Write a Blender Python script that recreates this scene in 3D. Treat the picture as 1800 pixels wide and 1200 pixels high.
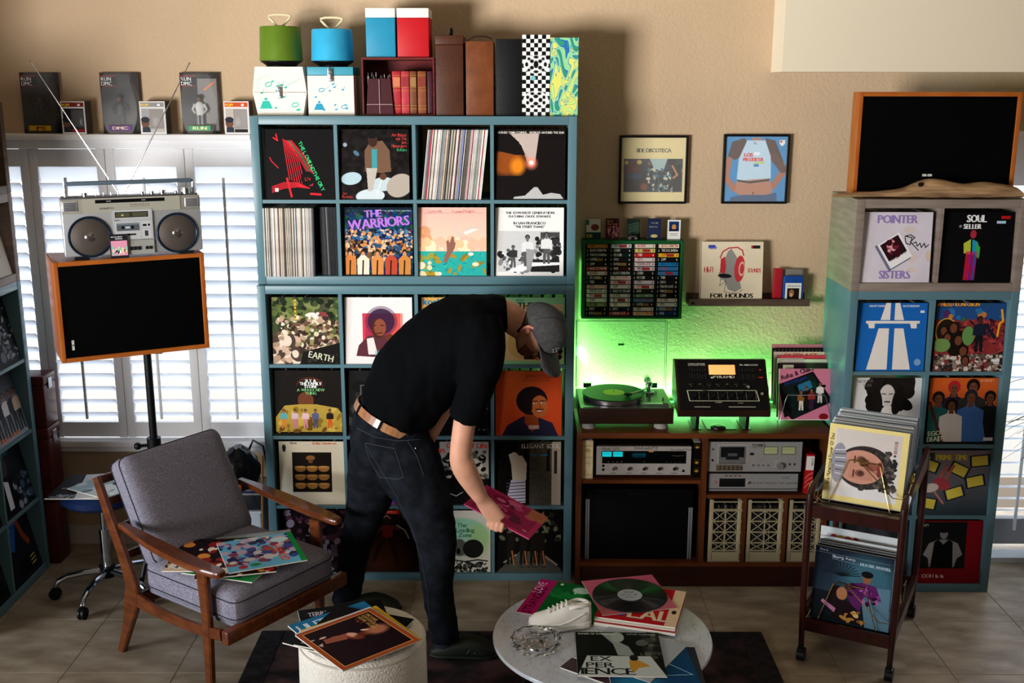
import bpy, bmesh, math, random
import numpy as np
from mathutils import Matrix, Vector
for o in list(bpy.data.objects): bpy.data.objects.remove(o, do_unlink=True)
SC = bpy.context.scene; COL = SC.collection
R = math.radians; PI = math.pi
RND = random.Random(7)
def s2l(c): return c/12.92 if c <= .04045 else ((c+.055)/1.055)**2.4
def hx(h):
    h = h.lstrip('#'); return tuple(int(h[i:i+2], 16)/255 for i in (0, 2, 4))
def lin(c):
    c = hx(c) if isinstance(c, str) else c
    return tuple(s2l(v) for v in c[:3])
# ------------------------------------------------------------------ camera, sky, lights, exposure
FPX, PITCH, YAW, ROLL, CAMH = 1908.66, .2312, -.00212, .00113, 2.37
_F = Vector((math.sin(YAW)*math.cos(PITCH), math.cos(YAW)*math.cos(PITCH), -math.sin(PITCH)))
_R0 = Vector((math.cos(YAW), -math.sin(YAW), 0)); _U0 = _R0.cross(_F)
_Rt = _R0*math.cos(ROLL)+_U0*math.sin(ROLL); _Up = -_R0*math.sin(ROLL)+_U0*math.cos(ROLL)
cam = bpy.data.objects.new('camera', bpy.data.cameras.new('camera')); COL.objects.link(cam)
cam.matrix_world = Matrix.Translation((0, 0, CAMH)) @ Matrix((_Rt, _Up, -_F)).transposed().to_4x4()
cam.data.sensor_width = 36; cam.data.lens = FPX/1800*36; cam.data.clip_start = .05
SC.camera = cam
SC.view_settings.view_transform = 'Standard'; SC.view_settings.look = 'None'
SC.view_settings.gamma = 1; SC.view_settings.exposure = -.12
SC.view_settings.use_curve_mapping = False
world = bpy.data.worlds.new('sky'); SC.world = world; world.use_nodes = True
_bg = world.node_tree.nodes['Background']; _bg.inputs[0].default_value = (.90, .95, 1, 1); _bg.inputs[1].default_value = 4.0
def area(name, loc, target, sx, sy, power, col, spread=180):
    l = bpy.data.lights.new(name, 'AREA'); l.shape = 'RECTANGLE'; l.size = sx; l.size_y = sy
    l.energy = power; l.color = col; l.spread = R(spread)
    o = bpy.data.objects.new(name, l); COL.objects.link(o); o.location = loc
    o.rotation_euler = (Vector(target)-Vector(loc)).to_track_quat('-Z', 'Y').to_euler()
    return o
# daylight through the big window on the left, in front of the bookcases
area('window_daylight', (-3.6, .2, 1.55), (.3, 5.0, 3.1), 1.5, 1.3, 103, (1, .975, .95), 72)
# added weak fill lamp behind and above the camera, no window there
area('room_fill', (1.5, -1.5, 3.6), (.3, 5.2, 1.5), 3.0, 1.5, 13, (1, .96, .90))
# added cool lamp, stands in for low daylight from the left on chair and floor
area('side_daylight', (-4.6, 2.2, 1.1), (-1.3, 4.1, .25), 1.2, 1.0, 26, (.74, .85, 1), 85)
# daylight through the window behind the right shelf
area('side_window_daylight', (3.3, 5.0, 1.2), (1.6, 3.6, .2), .9, 1.6, 26, (.78, .86, 1))
def at(x, y, **k):
    d = _F+_Rt*((x-900)/FPX)-_Up*((y-600)/FPX)
    (a, v), = k.items(); i = 'XYZ'.index(a); o = Vector((0, 0, CAMH))
    return o+d*((v-o[i])/d[i])
# ------------------------------------------------------------------ materials
_M = {}
def M(name, col, rough=.5, metal=0, var=0, scale=8, bump=0, bscale=60, stretch=(1, 1, 1), col2=None, coat=0,
      spec=.25, emit=0, trans=0, ior=1.45, alpha=1, detail=4, contrast=(.3, .7), kind='noise', sss=0):
    if name in _M: return _M[name]
    m = bpy.data.materials.new(name); m.use_nodes = True; nt = m.node_tree; b = nt.nodes['Principled BSDF']
    c = lin(col); b.inputs['Base Color'].default_value = (*c, 1)
    b.inputs['Roughness'].default_value = rough; b.inputs['Metallic'].default_value = metal
    b.inputs['Coat Weight'].default_value = coat; b.inputs['Specular IOR Level'].default_value = spec
    b.inputs['Transmission Weight'].default_value = trans; b.inputs['IOR'].default_value = ior; b.inputs['Alpha'].default_value = alpha
    if sss: b.inputs['Subsurface Weight'].default_value = sss; b.inputs['Subsurface Radius'].default_value = (.01, .004, .002)
    if emit: b.inputs['Emission Color'].default_value = (*c, 1); b.inputs['Emission Strength'].default_value = emit
    if col2 or var or bump:
        tc = nt.nodes.new('ShaderNodeTexCoord'); mp = nt.nodes.new('ShaderNodeMapping')
        mp.inputs['Scale'].default_value = stretch; nt.links.new(tc.outputs['Object'], mp.inputs[0])
    if col2 or var:
        if kind == 'wave':
            n = nt.nodes.new('ShaderNodeTexWave'); n.inputs['Scale'].default_value = scale; n.inputs['Distortion'].default_value = 6
            n.inputs['Detail'].default_value = 3; n.inputs['Detail Scale'].default_value = 1.5
        else:
            n = nt.nodes.new('ShaderNodeTexNoise'); n.inputs['Scale'].default_value = scale; n.inputs['Detail'].default_value = detail
        nt.links.new(mp.outputs[0], n.inputs['Vector'])
        r = nt.nodes.new('ShaderNodeValToRGB'); r.color_ramp.elements[0].position = contrast[0]; r.color_ramp.elements[1].position = contrast[1]
        if col2: a, d = c, lin(col2)
        else: a, d = tuple(v*(1-var) for v in c), tuple(min(1, v*(1+var)) for v in c)
        r.color_ramp.elements[0].color = (*a, 1); r.color_ramp.elements[1].color = (*d, 1)
        nt.links.new(n.outputs['Fac' if kind != 'wave' else 'Fac'], r.inputs[0]); nt.links.new(r.outputs[0], b.inputs['Base Color'])
    if bump:
        n2 = nt.nodes.new('ShaderNodeTexNoise'); n2.inputs['Scale'].default_value = bscale; n2.inputs['Detail'].default_value = 2
        nt.links.new(mp.outputs[0], n2.inputs['Vector'])
        bp = nt.nodes.new('ShaderNodeBump'); bp.inputs['Distance'].default_value = bump; bp.inputs['Strength'].default_value = .8
        nt.links.new(n2.outputs['Fac'], bp.inputs['Height']); nt.links.new(bp.outputs[0], b.inputs['Normal'])
    _M[name] = m; return m
# ------------------------------------------------------------------ mesh builder
class MB:
    def __init__(s): s.v = []; s.f = []; s.mi = []; s.uv = {}; s.T = None; s.sm = []
    def add(s, vs, fs, m=0, uv=None, smooth=False):
        o = len(s.v)
        for p in vs:
            p = Vector(p); s.v.append(s.T @ p if s.T else p)
        for i, f in enumerate(fs):
            if uv and uv.get(i): s.uv[len(s.f)] = uv[i]
            s.f.append([o+k for k in f]); s.mi.append(m); s.sm.append(smooth)
        return s
    def box(s, x0, x1, y0, y1, z0, z1, m=0):
        return s.add([(x0,y0,z0),(x1,y0,z0),(x1,y1,z0),(x0,y1,z0),(x0,y0,z1),(x1,y0,z1),(x1,y1,z1),(x0,y1,z1)],
            [(0,3,2,1),(4,5,6,7),(0,1,5,4),(1,2,6,5),(2,3,7,6),(3,0,4,7)], m)
    def rbox(s, x0, x1, y0, y1, z0, z1, r=.01, m=0, seg=3, smooth=True):
        bm = bmesh.new(); bmesh.ops.create_cube(bm, size=1)
        for v in bm.verts: v.co = Vector((x0+(v.co.x+.5)*(x1-x0), y0+(v.co.y+.5)*(y1-y0), z0+(v.co.z+.5)*(z1-z0)))
        bmesh.ops.bevel(bm, geom=bm.edges[:], offset=min(r, .49*min(x1-x0, y1-y0, z1-z0)), segments=seg, profile=.5, affect='EDGES')
        s.bm(bm, m, smooth); return s
    def bm(s, bm, m=0, smooth=False):
        bm.verts.index_update()
        s.add([v.co for v in bm.verts], [[v.index for v in f.verts] for f in bm.faces], m, None, smooth); bm.free()
    def cyl(s, a, b, r0, r1=None, n=16, m=0, cap=True, smooth=True):
        a = Vector(a); b = Vector(b); r1 = r0 if r1 is None else r1
        d = (b-a).normalized(); u = d.orthogonal().normalized(); w = d.cross(u)
        vs = [];
        for (c, r) in ((a, r0), (b, r1)):
            for i in range(n):
                t = 2*PI*i/n; vs.append(c+(u*math.cos(t)+w*math.sin(t))*r)
        s.add(vs, [(i, (i+1) % n, n+(i+1) % n, n+i) for i in range(n)], m, None, smooth)
        if cap: s.add(vs, [list(range(n-1, -1, -1)), list(range(n, 2*n))], m)
        return s
    def tube(s, pts, r, n=8, closed=False, m=0, smooth=True):
        pts = [Vector(p) for p in pts]; k = len(pts); vs = []; rr = r if hasattr(r, '__len__') else [r]*k
        u = None
        for i, p in enumerate(pts):
            if closed: d = pts[(i+1) % k]-pts[i-1]
            else: d = pts[min(i+1, k-1)]-pts[max(i-1, 0)]
            d.normalize()
            u = d.orthogonal().normalized() if u is None else (u-d*u.dot(d)).normalized()
            w = d.cross(u)
            for j in range(n):
                t = 2*PI*j/n; vs.append(p+(u*math.cos(t)+w*math.sin(t))*rr[i])
        fs = []
        for i in range(k if closed else k-1):
            a, b = i*n, ((i+1) % k)*n
            for j in range(n): fs.append((a+j, a+(j+1) % n, b+(j+1) % n, b+j))
        s.add(vs, fs, m, None, smooth)
        if not closed: s.add(vs, [list(range(n-1, -1, -1)), list(range((k-1)*n, k*n))], m)
        return s
    def lathe(s, prof, c=(0, 0, 0), n=32, m=0, smooth=True, sx=1, sy=1, cap=True):
        c = Vector(c); vs = []
        for (r, z) in prof:
            for i in range(n):
                t = 2*PI*i/n; vs.append(c+Vector((r*sx*math.cos(t), r*sy*math.sin(t), z)))
        fs = []
        for k in range(len(prof)-1):
            for i in range(n): fs.append((k*n+i, k*n+(i+1) % n, (k+1)*n+(i+1) % n, (k+1)*n+i))
        s.add(vs, fs, m, None, smooth)
        if cap:
            e = []
            if prof[0][0] > 1e-6: e.append(list(range(n-1, -1, -1)))
            if prof[-1][0] > 1e-6: e.append(list(range((len(prof)-1)*n, len(prof)*n)))
            if e: s.add(vs, e, m)
        return s
    def prism(s, poly, y0, y1, m=0, ax='xz'):
        def P(a, b, y):
            return {'xz': (a, y, b), 'xy': (a, b, y), 'yz': (y, a, b)}[ax]
        n = len(poly); vs = [P(a, b, y0) for a, b in poly]+[P(a, b, y1) for a, b in poly]
        s.add(vs, [list(range(n)), list(range(2*n-1, n-1, -1))]+[(i, n+i, n+(i+1) % n, (i+1) % n) for i in range(n)], m)
        return s
    def loft(s, rings, m=0, smooth=True, cap=True, closed=True):
        n = len(rings[0]); vs = [p for r in rings for p in r]; fs = []
        for k in range(len(rings)-1):
            for i in range(n if closed else n-1): fs.append((k*n+i, k*n+(i+1) % n, (k+1)*n+(i+1) % n, (k+1)*n+i))
        s.add(vs, fs, m, None, smooth)
        if cap: s.add(vs, [list(range(n-1, -1, -1)), list(range((len(rings)-1)*n, len(rings)*n))], m, None, smooth)
        return s
    def sph(s, c, r, n=16, m=0):
        rx, ry, rz = r if hasattr(r, '__len__') else (r, r, r); c = Vector(c); k = n//2
        vs = [c+Vector((0, 0, -rz))]
        for i in range(1, k):
            a = PI*i/k
            for j in range(n): t = 2*PI*j/n; vs.append(c+Vector((rx*math.sin(a)*math.cos(t), ry*math.sin(a)*math.sin(t), -rz*math.cos(a))))
        vs.append(c+Vector((0, 0, rz))); L = len(vs)-1; fs = []
        for j in range(n):
            fs.append((0, 1+(j+1) % n, 1+j)); fs.append((L, L-n+j, L-n+(j+1) % n))
        for i in range(k-2):
            for j in range(n): a = 1+i*n; fs.append((a+j, a+(j+1) % n, a+n+(j+1) % n, a+n+j))
        s.add(vs, fs, m, None, True); return s
    def mesh(s, name, mats, fix=True):
        me = bpy.data.meshes.new(name); me.from_pydata([tuple(v) for v in s.v], [], s.f)
        for mt in (mats if isinstance(mats, (list, tuple)) else [mats]): me.materials.append(mt)
        me.polygons.foreach_set('material_index', s.mi)
        me.polygons.foreach_set('use_smooth', s.sm)
        if s.uv:
            ul = me.uv_layers.new(name='UVMap')
            for fi, u in s.uv.items():
                for k, li in enumerate(me.polygons[fi].loop_indices): ul.data[li].uv = u[k]
        me.update()
        if fix and not s.uv:
            bm = bmesh.new(); bm.from_mesh(me); bmesh.ops.remove_doubles(bm, verts=bm.verts, dist=1e-6); bmesh.ops.recalc_face_normals(bm, faces=bm.faces); bm.to_mesh(me); bm.free()
        return me
    def build(s, name, mats, parent=None, label=None, cat=None, group=None, kind=None, loc=None, rot=None, mw=None, sharp=35):
        me = s.mesh(name, mats)
        if any(s.sm):
            try: me.set_sharp_from_angle(angle=R(sharp))
            except Exception: pass
        return link(name, me, parent, label, cat, group, kind, loc, rot, mw)
def link(name, me, parent=None, label=None, cat=None, group=None, kind=None, loc=None, rot=None, mw=None):
    o = bpy.data.objects.new(name, me); COL.objects.link(o)
    if parent: o.parent = parent
    if loc is not None: o.location = loc
    if rot is not None: o.rotation_euler = rot
    if mw is not None: o.matrix_local = mw
    if label: o['label'] = label
    if cat: o['category'] = cat
    if group: o['group'] = group
    if kind: o['kind'] = kind
    return o
def thing(name, label, cat, loc=(0, 0, 0), rot=None, group=None, mw=None):
    return link(name, None, None, label, cat, group, None, loc, rot, mw)
def box(name, mat, x0, x1, y0, y1, z0, z1, parent=None, r=0, **k):
    b = MB()
    if r: b.rbox(x0, x1, y0, y1, z0, z1, r)
    else: b.box(x0, x1, y0, y1, z0, z1)
    return b.build(name, mat, parent, **k)
def dup(o, loc=None, rot=None, label=None, mw=None, parent=None):
    c = o.copy(); COL.objects.link(c)
    if parent: c.parent = parent; c.matrix_parent_inverse = Matrix()
    if loc is not None: c.location = loc
    if rot is not None: c.rotation_euler = rot
    if mw is not None: c.matrix_local = mw
    if label: c['label'] = label
    for ch in o.children: dup(ch, parent=c)
    return c
# ------------------------------------------------------------------ painter for flat print (covers, labels)
_G = {}
def _glyphs():
    objs = []
    chars = "ABCDEFGHIJKLMNOPQRSTUVWXYZabcdefghijklmnopqrstuvwxyz0123456789&.,'\"!-*/()|"
    for ch in chars:
        cu = bpy.data.curves.new('g', 'FONT'); cu.body = ch; cu.resolution_u = 2; cu.size = 1
        o = bpy.data.objects.new('g', cu); COL.objects.link(o); objs.append((ch, o))
    dg = bpy.context.evaluated_depsgraph_get()
    for ch, o in objs:
        me = o.evaluated_get(dg).to_mesh(); me.calc_loop_triangles()
        v = np.array([p.co[:2] for p in me.vertices]); t = np.array([tuple(q.vertices) for q in me.loop_triangles])
        if len(v): _G[ch] = (v, t, v[:, 0].min(), v[:, 0].max())
        o.evaluated_get(dg).to_mesh_clear()
    for ch, o in objs:
        c = o.data; bpy.data.objects.remove(o); bpy.data.curves.remove(c)
_glyphs()
class Art:
    def __init__(s, bg='#000000', w=256, h=None):
        s.w = w; s.h = h or w; s.a = np.ones((s.h, s.w, 3), np.float32)*np.array(hx(bg), np.float32)
        s.Y, s.X = np.mgrid[0:s.h, 0:s.w].astype(np.float32); s.X = (s.X+.5)/s.w; s.Y = (s.Y+.5)/s.h
        s.rs = np.random.RandomState(len(bg)*13+w)
    def mix(s, m, c, al=1):
        c = np.array(hx(c) if isinstance(c, str) else c, np.float32); m = (m*al)[..., None]; s.a = s.a*(1-m)+c*m; return s
    def rect(s, x0, y0, x1, y1, c, al=1):
        return s.mix(((s.X >= x0)&(s.X <= x1)&(s.Y >= y0)&(s.Y <= y1)).astype(np.float32), c, al)
    def ell(s, cx, cy, rx, ry, c, rot=0, al=1, soft=None):
        a = R(rot); dx = s.X-cx; dy = s.Y-cy
        u = (dx*math.cos(a)+dy*math.sin(a))/rx; v = (-dx*math.sin(a)+dy*math.cos(a))/ry
        d = np.sqrt(u*u+v*v); k = soft or 1.5/(s.w*min(rx, ry))
        return s.mix(np.clip((1-d)/k+.5, 0, 1), c, al)
    def poly(s, pts, c, al=1):
        m = np.zeros_like(s.X, bool); n = len(pts)
        for i in range(n):
            x0, y0 = pts[i]; x1, y1 = pts[(i+1) % n]
            if y0 == y1: continue
            t = ((s.Y >= min(y0, y1))&(s.Y < max(y0, y1)))&(s.X < (x1-x0)*(s.Y-y0)/(y1-y0)+x0); m ^= t
        return s.mix(m.astype(np.float32), c, al)
    def line(s, pts, w, c, al=1):
        for (x0, y0), (x1, y1) in zip(pts[:-1], pts[1:]):
            dx, dy = x1-x0, y1-y0; L = dx*dx+dy*dy+1e-9
            t = np.clip(((s.X-x0)*dx+(s.Y-y0)*dy)/L, 0, 1)
            d = np.hypot(s.X-x0-t*dx, s.Y-y0-t*dy); s.mix(np.clip((w/2-d)*s.w+.5, 0, 1), c, al)
        return s
    def grad(s, c0, c1, x0=0, y0=0, x1=1, y1=1, vert=True, al=1):
        c0 = np.array(hx(c0)); c1 = np.array(hx(c1)); t = (s.Y-y0)/(y1-y0) if vert else (s.X-x0)/(x1-x0)
        t = np.clip(t, 0, 1)[..., None]; m = ((s.X >= x0)&(s.X <= x1)&(s.Y >= y0)&(s.Y <= y1))[..., None]*al
        s.a = s.a*(1-m)+(c0*(1-t)+c1*t)*m; return s
    def blobs(s, x0, y0, x1, y1, n, rad, cols, asp=1, seed=1, al=1):
        r = random.Random(seed)
        for _ in range(n):
            cx = r.uniform(x0, x1); cy = r.uniform(y0, y1); a = rad*r.uniform(.5, 1.4)
            s._patch(cx, cy, a, a*asp*r.uniform(.7, 1.4), r.choice(cols), r.uniform(0, 180), al)
        return s
    def _patch(s, cx, cy, rx, ry, c, rot, al=1):
        b = max(rx, ry); i0 = max(0, int((cx-b)*s.w)); i1 = min(s.w, int((cx+b)*s.w)+2); j0 = max(0, int((cy-b)*s.h)); j1 = min(s.h, int((cy+b)*s.h)+2)
        if i1 <= i0 or j1 <= j0: return
        X = s.X[j0:j1, i0:i1]-cx; Y = s.Y[j0:j1, i0:i1]-cy; a = R(rot)
        u = (X*math.cos(a)+Y*math.sin(a))/rx; v = (-X*math.sin(a)+Y*math.cos(a))/ry
        m = (np.clip((1-np.sqrt(u*u+v*v))*b*s.w+.5, 0, 1)*al)[..., None]
        s.a[j0:j1, i0:i1] = s.a[j0:j1, i0:i1]*(1-m)+np.array(hx(c))*m
    def noise(s, amt=.06, cells=40, x0=0, y0=0, x1=1, y1=1, mono=True, seed=3):
        r = np.random.RandomState(seed); g = r.rand(cells+2, cells+2, 1 if mono else 3)
        gx = s.X*cells; gy = s.Y*cells; ix = gx.astype(int); iy = gy.astype(int); fx = (gx-ix)[..., None]; fy = (gy-iy)[..., None]
        v = (g[iy, ix]*(1-fx)*(1-fy)+g[iy, ix+1]*fx*(1-fy)+g[iy+1, ix]*(1-fx)*fy+g[iy+1, ix+1]*fx*fy)-.5
        m = ((s.X >= x0)&(s.X <= x1)&(s.Y >= y0)&(s.Y <= y1))[..., None]
        s.a = np.clip(s.a+v*2*amt*m, 0, 1); return s
    def text(s, t, x, y, size, c, rot=0, sx=1, align='l', bold=0, tr=.05):
        # x,y: baseline start (or centre / end); size: em in canvas widths
        c = np.array(hx(c), np.float32); pen = 0; out = []
        for ch in t:
            if ch == ' ': pen += .33; continue
            if ch not in _G: continue
            v, tt, x0, x1 = _G[ch]; out.append((v+np.array([pen-x0, 0]), tt)); pen += x1-x0+tr
        W = pen*size*sx; ca, sa = math.cos(R(rot)), math.sin(R(rot)); off = {'l': 0, 'c': -W/2, 'r': -W}[align]
        mask = np.zeros((s.h, s.w), bool); asp = s.w/s.h
        for v, tt in out:
            px = v[:, 0]*size*sx+off; py = v[:, 1]*size
            X = (x+px*ca+py*sa)*s.w; Y = (y*s.h)+(px*sa-py*ca)*s.w
            for tri in tt:
                ax, bx, cx = X[tri]; ay, by, cy = Y[tri]
                i0 = max(0, int(min(ax, bx, cx))); i1 = min(s.w, int(max(ax, bx, cx))+2); j0 = max(0, int(min(ay, by, cy))); j1 = min(s.h, int(max(ay, by, cy))+2)
                if i1 <= i0 or j1 <= j0: continue
                gx, gy = np.meshgrid(np.arange(i0, i1)+.5, np.arange(j0, j1)+.5)
                e0 = (bx-ax)*(gy-ay)-(by-ay)*(gx-ax); e1 = (cx-bx)*(gy-by)-(cy-by)*(gx-bx); e2 = (ax-cx)*(gy-cy)-(ay-cy)*(gx-cx)
                mask[j0:j1, i0:i1] |= ((e0 >= 0)&(e1 >= 0)&(e2 >= 0))|((e0 <= 0)&(e1 <= 0)&(e2 <= 0))
        m = mask.astype(np.float32)
        for _ in range(bold):
            m = np.maximum(m, np.roll(m, 1, 1))
        return s.mix(m, c)
    def person(s, x, y, h, skin, hair, top, leg=None, afro=1.0, face=True):
        # generic bust or standing figure: head centre x,y; h head height
        r = h/2
        if leg: s.poly([(x-r*1.3, y+h*2.6), (x+r*1.3, y+h*2.6), (x+r*1.5, y+h*6), (x+r*.4, y+h*6), (x, y+h*3.6), (x-r*.4, y+h*6), (x-r*1.5, y+h*6)], leg)
        b = y+h*(2.9 if leg else 9)
        s.poly([(x-r*.5, y+r*.6), (x+r*.5, y+r*.6), (x+r*.8, y+r*1.5), (x+r*2.3, y+r*2.2), (x+r*2.5, b), (x-r*2.5, b), (x-r*2.3, y+r*2.2), (x-r*.8, y+r*1.5)], top)
        s.poly([(x-r*.4, y), (x+r*.4, y), (x+r*.5, y+r*1.6), (x-r*.5, y+r*1.6)], skin)
        s.ell(x, y-r*.25*afro, r*afro, r*1.05*afro, hair); s.ell(x, y+r*.1, r*.72, r*.95, skin)
        if face and h > .12:
            for k in (-1, 1): s.ell(x+k*r*.3, y-r*.05, r*.13, r*.06, '#1a0f0c'); s.line([(x+k*r*.16, y-r*.22), (x+k*r*.45, y-r*.24)], r*.07, '#1a0f0c')
            s.line([(x, y), (x+r*.08, y+r*.3)], r*.06, '#3a2018'); s.line([(x-r*.25, y+r*.55), (x+r*.25, y+r*.53)], r*.12, '#5a2320')
        return s
    def bw(s, k=1):
        g = s.a.mean(-1, keepdims=True); s.a = s.a*(1-k)+g*k; return s
    def image(s, name):
        if s.w >= 256 and s.h >= 200: s.noise(.016, 120, seed=9)
        im = bpy.data.images.new(name, s.w, s.h, alpha=False)
        px = np.ones((s.h, s.w, 4), np.float32); px[..., :3] = np.clip(s.a[::-1], 0, 1)
        im.pixels.foreach_set(px.ravel()); im.update(); im.pack(); return im
    def mat(s, name, rough=.38, emit=0, coat=0, metal=0):
        m = bpy.data.materials.new(name); m.use_nodes = True; nt = m.node_tree; b = nt.nodes['Principled BSDF']
        t = nt.nodes.new('ShaderNodeTexImage'); t.image = s.image(name); t.extension = 'EXTEND'
        nt.links.new(t.outputs[0], b.inputs['Base Color']); b.inputs['Roughness'].default_value = rough; b.inputs['Coat Weight'].default_value = coat
        b.inputs['Metallic'].default_value = metal; b.inputs['Specular IOR Level'].default_value = .05
        if emit: nt.links.new(t.outputs[0], b.inputs['Emission Color']); b.inputs['Emission Strength'].default_value = emit
        return m
def slab(b, w, h, t, m_face=0, m_side=1, uv=(0, 0, 1, 1), x=0, y=0, z=0):
    """box with print on its front (-Y) face: width w centred on x, base at z, front face at y, thickness t back to +Y"""
    u0, v0, u1, v1 = uv; X0, X1 = x-w/2, x+w/2
    vs = [(X0, y, z), (X1, y, z), (X1, y+t, z), (X0, y+t, z), (X0, y, z+h), (X1, y, z+h), (X1, y+t, z+h), (X0, y+t, z+h)]
    b.add(vs, [(0, 1, 5, 4)], m_face, {0: [(u0, v0), (u1, v0), (u1, v1), (u0, v1)]})
    b.add(vs, [(0, 3, 2, 1), (4, 5, 6, 7), (1, 2, 6, 5), (2, 3, 7, 6), (3, 0, 4, 7)], m_side)
    return b
def tilt(loc, yaw=0, lean=0, roll=0):
    """lean > 0: top leans back (+Y local)"""
    return Matrix.Translation(loc) @ Matrix.Rotation(yaw, 4, 'Z') @ Matrix.Rotation(-lean, 4, 'X') @ Matrix.Rotation(roll, 4, 'Y')
# ================================================================== the room
wall_m = M('beige_wall_paint', '#bda486', .85, bump=.0035, bscale=70, var=.03, scale=3)
white_m = M('white_shutter_paint', '#e4e4e6', .7, spec=.1)
soffit_m = M('cream_soffit_paint', '#dcd0b8', .8)
tile_m = M('travertine_tile', '#7a6a55', .36, col2='#a6967f', scale=4.5, detail=9, contrast=(.35, .66), stretch=(1, 2.2, 1), bump=.0008, bscale=30)
grout_m = M('tile_grout', '#6a5e50', .9)
WY = 5.38                      # plane of the back wall
LX = -2.75                     # plane of the left wall
fl = box('floor', grout_m, -6, 5, -3, 6.4, -.06, -.0015, kind='structure')
tb = MB().rbox(0, .4578, 0, .4578, -.012, 0, .0015, seg=1, smooth=False); tme = tb.mesh('tile', tile_m)
G = .4597
for i in range(-12, 5):
    for j in range(-3, 4):
        x, y = 2.277+i*G+.001, 4.524+j*G+.001
        if x < -3.2 or y < 3.0 or y > 5.5 or x > 3.9: continue
        o = link('tile', tme, fl, loc=(x, y, RND.uniform(0, .0006)))
# back wall in pieces round the two windows
def wall(name, *a): return box(name, wall_m, *a, kind='structure')
wall('wall_back', -2.22, 2.42, WY, WY+.12, 0, 4.6)          # replaced in front by window set below
bpy.data.objects.remove(bpy.data.objects['wall_back'])
W1 = (-2.70, -1.13, .60, 2.11)                              # shutter window opening x0 x1 z0 z1
b = MB(); 
b.box(-2.87, W1[0], WY, WY+.14, 0, 4.6).box(W1[0], W1[1], WY, WY+.14, 0, W1[2]).box(W1[0], W1[1], WY, WY+.14, W1[3], 4.6)
b.box(W1[1], 2.36, WY, WY+.14, 0, 4.6).box(2.36, 3.6, WY, WY+.14, 2.16, 4.6).box(3.6, 5.2, WY, WY+.14, 0, 4.6)
b.build('wall_back', wall_m, kind='structure')
box('wall_left', wall_m, LX-.12, LX, 4.15, WY, 0, 4.6, kind='structure')
box('wall_front', wall_m, -5.9, 5.2, -2.9, -2.78, 0, 4.6, kind='structure')
box('wall_right', wall_m, 5.08, 5.2, -2.8, WY, 0, 4.6, kind='structure')
b = MB(); b.box(-5.9, LX-.12, 4.15, 4.27, 0, 4.6); b.build('wall_return', wall_m, kind='structure')
b = MB(); b.box(-5.9, -5.78, -2.8, -.4, 0, 4.6).box(-5.9, -5.78, 2.4, 4.15, 0, 4.6).box(-5.9, -5.78, -.4, 2.4, 0, .5).box(-5.9, -5.78, -.4, 2.4, 2.8, 4.6)
b.build('wall_side', wall_m, kind='structure')
box('ceiling', M('ceiling_paint', '#cfc4b2', .9), -5.9, 5.2, -2.9, WY+.14, 4.6, 4.7, kind='structure')
# soffit, its left end standing just off the wall
box('trim_1', soffit_m, 1.232, 5.08, 5.16, WY+.001, 2.434, 4.59, kind='structure')
box('baseboard_back', M('baseboard_paint', '#cfc6ba', .6), LX, -1.2, WY-.014, WY-.0005, 0, .1, kind='structure')
# ---- shutters of the left window
fr = MB(); x0, x1, z0, z1 = W1
fr.rbox(-2.44, -1.262, WY-.115, WY+.0, 2.115, 2.142, .004)       # ledge across the top
fr.rbox(-2.735, -2.44, WY-.115, WY+.0, 2.115, 2.142, .004)
fr.box(x0-.03, x1+.02, WY-.085, WY-.003, 2.072, 2.115)
fr.rbox(x0-.03, -1.245, WY-.10, WY-.001, .565, .60, .006).rbox(x0-.03, -1.25, WY-.075, WY-.001, .535, .565, .004)
fr.box(x0-.03, x0+.02, WY-.06, WY, .6, 2.11)
win = fr.build('window_1', white_m, kind='structure')
sh_m = M('shutter_louver_paint', '#f1f2f4', .7, spec=.1)
nt = sh_m.node_tree; pb = nt.nodes['Principled BSDF']; out = nt.nodes['Material Output']
tl = nt.nodes.new('ShaderNodeBsdfTranslucent'); tl.inputs[0].default_value = (.92, .95, 1, 1); mx = nt.nodes.new('ShaderNodeMixShader'); mx.inputs[0].default_value = .6
nt.links.new(pb.outputs[0], mx.inputs[1]); nt.links.new(tl.outputs[0], mx.inputs[2]); nt.links.new(mx.outputs[0], out.inputs[0])
joints = [at(px, 250, Y=WY-.04).x for px in (48, 183, 323)]; PW = joints[2]-joints[1]
edges = [joints[0]-PW]+joints+[joints[2]+PW]
NL = 19; zt, zb = 1.985, .685
def louver_mesh(w):
    lb = MB(); n = 8; pr = []
    for i in range(n+1):
        t = -1+2*i/n; pr.append((t*.040, .0045*math.sqrt(max(0, 1-t*t))+.0008))
    poly = pr+[(a, -c) for a, c in pr[::-1]]
    lb.prism(poly, -w/2, w/2, 0, 'yz'); return lb.mesh('louver', sh_m)
ptop = None
for k in range(4):
    a, c = edges[k], edges[k+1]
    p = link('shutter_panel', None, win, loc=(0, 0, 0))
    f = MB(); st = .043; g = .0015
    f.rbox(a+g, a+st, WY-.05, WY-.02, .605, 2.07, .003).rbox(c-st, c-g, WY-.05, WY-.02, .605, 2.07, .003)
    f.box(a+st, c-st, WY-.048, WY-.022, zt, 2.068).box(a+st, c-st, WY-.048, WY-.022, .608, zb)
    f.build('shutter_frame', white_m, p)
    lm = louver_mesh(c-a-2*st-.004)
    for i in range(NL):
        z = zt-(i+.5)*(zt-zb)/NL
        link('louver', lm, p, loc=((a+c)/2, WY-.035, z), rot=(R(-40 if i else -80), 0, 0))
    t = MB().rbox((a+c)/2-.006, (a+c)/2+.006, WY-.092, WY-.078, zb+.03, zt-.05, .003).build('tilt_rod', white_m, p)
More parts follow.
